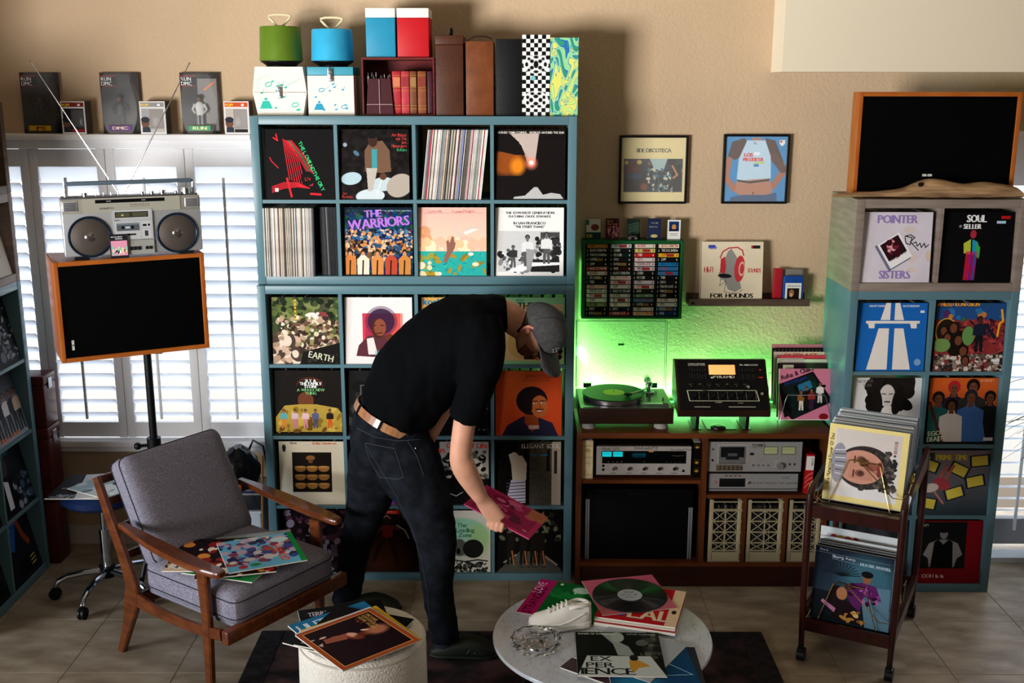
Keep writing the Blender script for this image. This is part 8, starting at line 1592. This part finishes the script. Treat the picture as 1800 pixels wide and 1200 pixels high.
# jeans
b = MB()
limb(b, [W(692, 721, TY), W(683, 739, TY), W(684, 762, TY), W(694, 792, TY), W(698, 815, TY)], [(.146, .165), (.154, .172), (.160, .178), (.160, .180), (.10, .12)], n=32)
limb(b, [W(700, 765, TY-.07), W(716, 812, TY-.10), W(744, 872, TY-.13), W(763, 930, TY-.17), W(768, 985, TY-.20), W(770, 1040, TY-.22), W(779, 1098, TY-.24), W(781, 1122, TY-.245)], [(.12, .10), (.142, .115), (.118, .105), (.094, .090), (.078, .080), (.066, .070), (.064, .072), (.064, .072)])
limb(b, [W(680, 765, TY+.07), W(664, 812, TY+.09), W(650, 868, TY+.12), W(634, 925, TY+.16), W(620, 985, TY+.19), W(611, 1038, TY+.21), W(607, 1058, TY+.215)], [(.12, .10), (.130, .110), (.105, .100), (.080, .088), (.070, .078), (.066, .074), (.066, .074)])
ball(b, W(668, 775, TY-.06), (.125, .11, .13)); ball(b, W(660, 778, TY+.06), (.115, .10, .12))
jf = folds(.0055, 9, 8.4, (1, 1, 2.2)); me = fuse(b, .0095, 7, jf); bv = BVHTree.FromPolygons([v.co.copy() for v in me.vertices], [tuple(p.vertices) for p in me.polygons]); jeans = use(L_(me), 'jeans', jean_m, man)
def onj(px, py, off=.002):
    d = (_F+_Rt*((px-900)/FPX)-_Up*((py-600)/FPX)).normalized(); hit = bv.ray_cast(Vector((0, 0, CAMH)), d); return (hit[0]+hit[1]*off) if hit[0] is not None else None
def stitch(pts, w, mat, name, n=10):
    P = []
    for (a, b_), (c, d) in zip(pts[:-1], pts[1:]):
        for k in range(n): p = onj(a+(c-a)*k/n, b_+(d-b_)*k/n); P += [p] if p is not None else []
    if len(P) > 2: o = MB().tube(P, w, 6).build(name, mat, jeans); o.data.transform(man_mi)
sm = M('denim_seam', '#3a4048', .9); sd = M('denim_dark_seam', '#0a0c10', .9)
stitch([(642, 778), (694, 788), (706, 826), (710, 838), (698, 842), (668, 838), (650, 806), (642, 778)], .0013, sm, 'pocket_stitching')
stitch([(628, 752), (660, 768), (700, 775), (742, 772)], .0013, sm, 'yoke_seam'); stitch([(642, 778), (668, 822), (698, 872), (726, 930), (742, 985), (752, 1040), (758, 1100)], .0012, sm, 'leg_seam'); stitch([(716, 774), (732, 800), (746, 838)], .0012, sm, 'side_seam')
MB_c = onj(730, 788, .004)
if MB_c is not None: o = MB().sph(MB_c, .004, 8).build('rivet', steel, jeans); o.data.transform(man_mi)
# belt
bc_ = W(686, 733, TY); bt_ = (W(690, 700, TY)-W(680, 745, TY)); tdir = Vector((.45, .04, .89)).normalized()
belt_m = M('tan_leather_belt', '#8a5a3a', .3, col2='#b08058', scale=12, coat=.3); bb = MB(); rr = []
for z, g in ((-.018, .001), (-.018, .006), (.018, .006), (.018, .001)): rr.append(ring(bc_+tdir*z, tdir, .157+g, .176+g, n=40))
bb.loft(rr+[rr[0]], cap=False, smooth=False); belt = bb.build('belt', belt_m, man); belt.data.transform(man_mi)
rb_ = ring(bc_, tdir, .164, .184, n=40); c_ = bc_
for k in (3, 8, 13, 18, 28): p = rb_[k]; nrm = (p-bc_).normalized(); o = MB().tube([p-tdir*.026-nrm*.004, p-tdir*.02+nrm*.003, p+tdir*.02+nrm*.003, p+tdir*.026-nrm*.004], .005, 6).build('belt_loop', jean_m, jeans); o.data.transform(man_mi)
# clogs and socks
def clog(toe, heel, name):
    d = (toe-heel); d.z = 0; L = d.length; d.normalize(); s = Vector((-d.y, d.x, 0)); Z_ = Vector((0, 0, 1)); b = MB(); base = heel
    pr = [(.0, .020, .030), (.03, .040, .052), (.10, .044, .062), (.16, .046, .080), (.20, .050, .084), (.25, .054, .070), (.29, .050, .050), (.315, .036, .036), (.325, .014, .022)]; k_ = L/.325; rr = []
    for x, w, h in pr:
        rr.append([base+d*(x*k_)+s*(w*math.copysign(abs(math.cos(a))**.8, math.cos(a)))+Z_*(.002+h/2+h/2*math.copysign(abs(math.sin(a))**.7, math.sin(a))) for a in [2*PI*k/20 for k in range(20)]])
    b.loft(rr); cm = M('olive_clog', '#20241a', .55); o = b.build(name, cm, man); o.data.transform(man_mi)
    bs = MB()
    for x in (.19, .225, .26):
        for sg in (-1, 1): w = .05; bs.tube([base+d*((x+.016)*k_)+s*sg*w*.55+Z_*(.078-(x-.19)*.36), base+d*(x*k_)+s*sg*w*.86+Z_*(.060-(x-.19)*.3), base+d*((x-.018)*k_)+s*sg*(w+.0)+Z_*.034], .0038, 6)
    o2 = bs.build('clog_slot', M('slot_black', '#050504', .9), o); o2.data.transform(man_mi)
    bs = MB()
    for x in (.196, .231, .266):
        for sg in (-1, 1): w = .05; bs.tube([base+d*((x+.016)*k_)+s*sg*w*.60+Z_*(.078-(x-.19)*.36), base+d*(x*k_)+s*sg*w*.90+Z_*(.060-(x-.19)*.3), base+d*((x-.018)*k_)+s*sg*(w+.002)+Z_*.034], .0014, 5)
    o2 = bs.build('slot_rim', M('slot_rim', '#8a8c80', .4), o); o2.data.transform(man_mi)
    bs = MB().tube([base+d*(x*k_)+s*sg*(w*1.02)+Z_*.014 for x, w, h, sg in [(x, w, h, 1) for x, w, h in pr]+[(x, w, h, -1) for x, w, h in pr[::-1]]], .006, 6, closed=True); o3 = bs.build('clog_sole', cm, o); o3.data.transform(man_mi)
hn = at(757, 1150, Z=.012); tn = at(874, 1150, Z=.012); clog(Vector((tn.x, tn.y-.0, .0105)), Vector((hn.x, hn.y, .0105)), 'near_clog')
hf = at(590, 1066, Z=.02); tf = at(676, 1066, Z=.02); clog(Vector((hf.x+.30, hf.y, .0)), Vector((hf.x, hf.y, .0)), 'far_clog')
for a_, z0 in ((W(781, 1112, TY-.245), .05), (W(609, 1042, TY+.215), .04)):
    bs = MB(); bs.cyl((a_.x, a_.y, z0+.0), (a_.x-.0, a_.y, a_.z+.06), .046, .05, 20)
    o = bs.build('sock', M('slate_sock', '#1c222c', .9), man); o.data.transform(man_mi)
# pink sleeve in his hand
a = Art('#d0386e'); a.rect(.07, .07, .93, .93, '#b02c5a'); a.blobs(.12, .12, .88, .88, 26, .09, ['#8a2048', '#d85080', '#70304a', '#e07098'], 1, 141); a.rect(.75, .0, 1, .35, '#c8a040', .6)
b = MB(); h = .1575; q = .0025; vs = [SC0+e1*x*h+e2*y*h+e3*z for z in (-q, q) for x, y in ((-1, -1), (1, -1), (1, 1), (-1, 1))]
b.add(vs, [(4, 5, 6, 7)], 0, {0: [(0, 0), (1, 0), (1, 1), (0, 1)]}); b.add(vs, [(3, 2, 1, 0), (0, 1, 5, 4), (1, 2, 6, 5), (2, 3, 7, 6), (3, 0, 4, 7)], 1)
b.build('record_sleeve', [a.mat('held_print', .3), M('pink_edge', '#b04068', .4)], None, 'pink and crimson record sleeve held in the hand of the bending man', 'record')
STUFF.build('record_stock', STUFF_M, None, 'record edges packed behind the lower shelf covers and inside the milk crates', 'records', None, 'stuff')
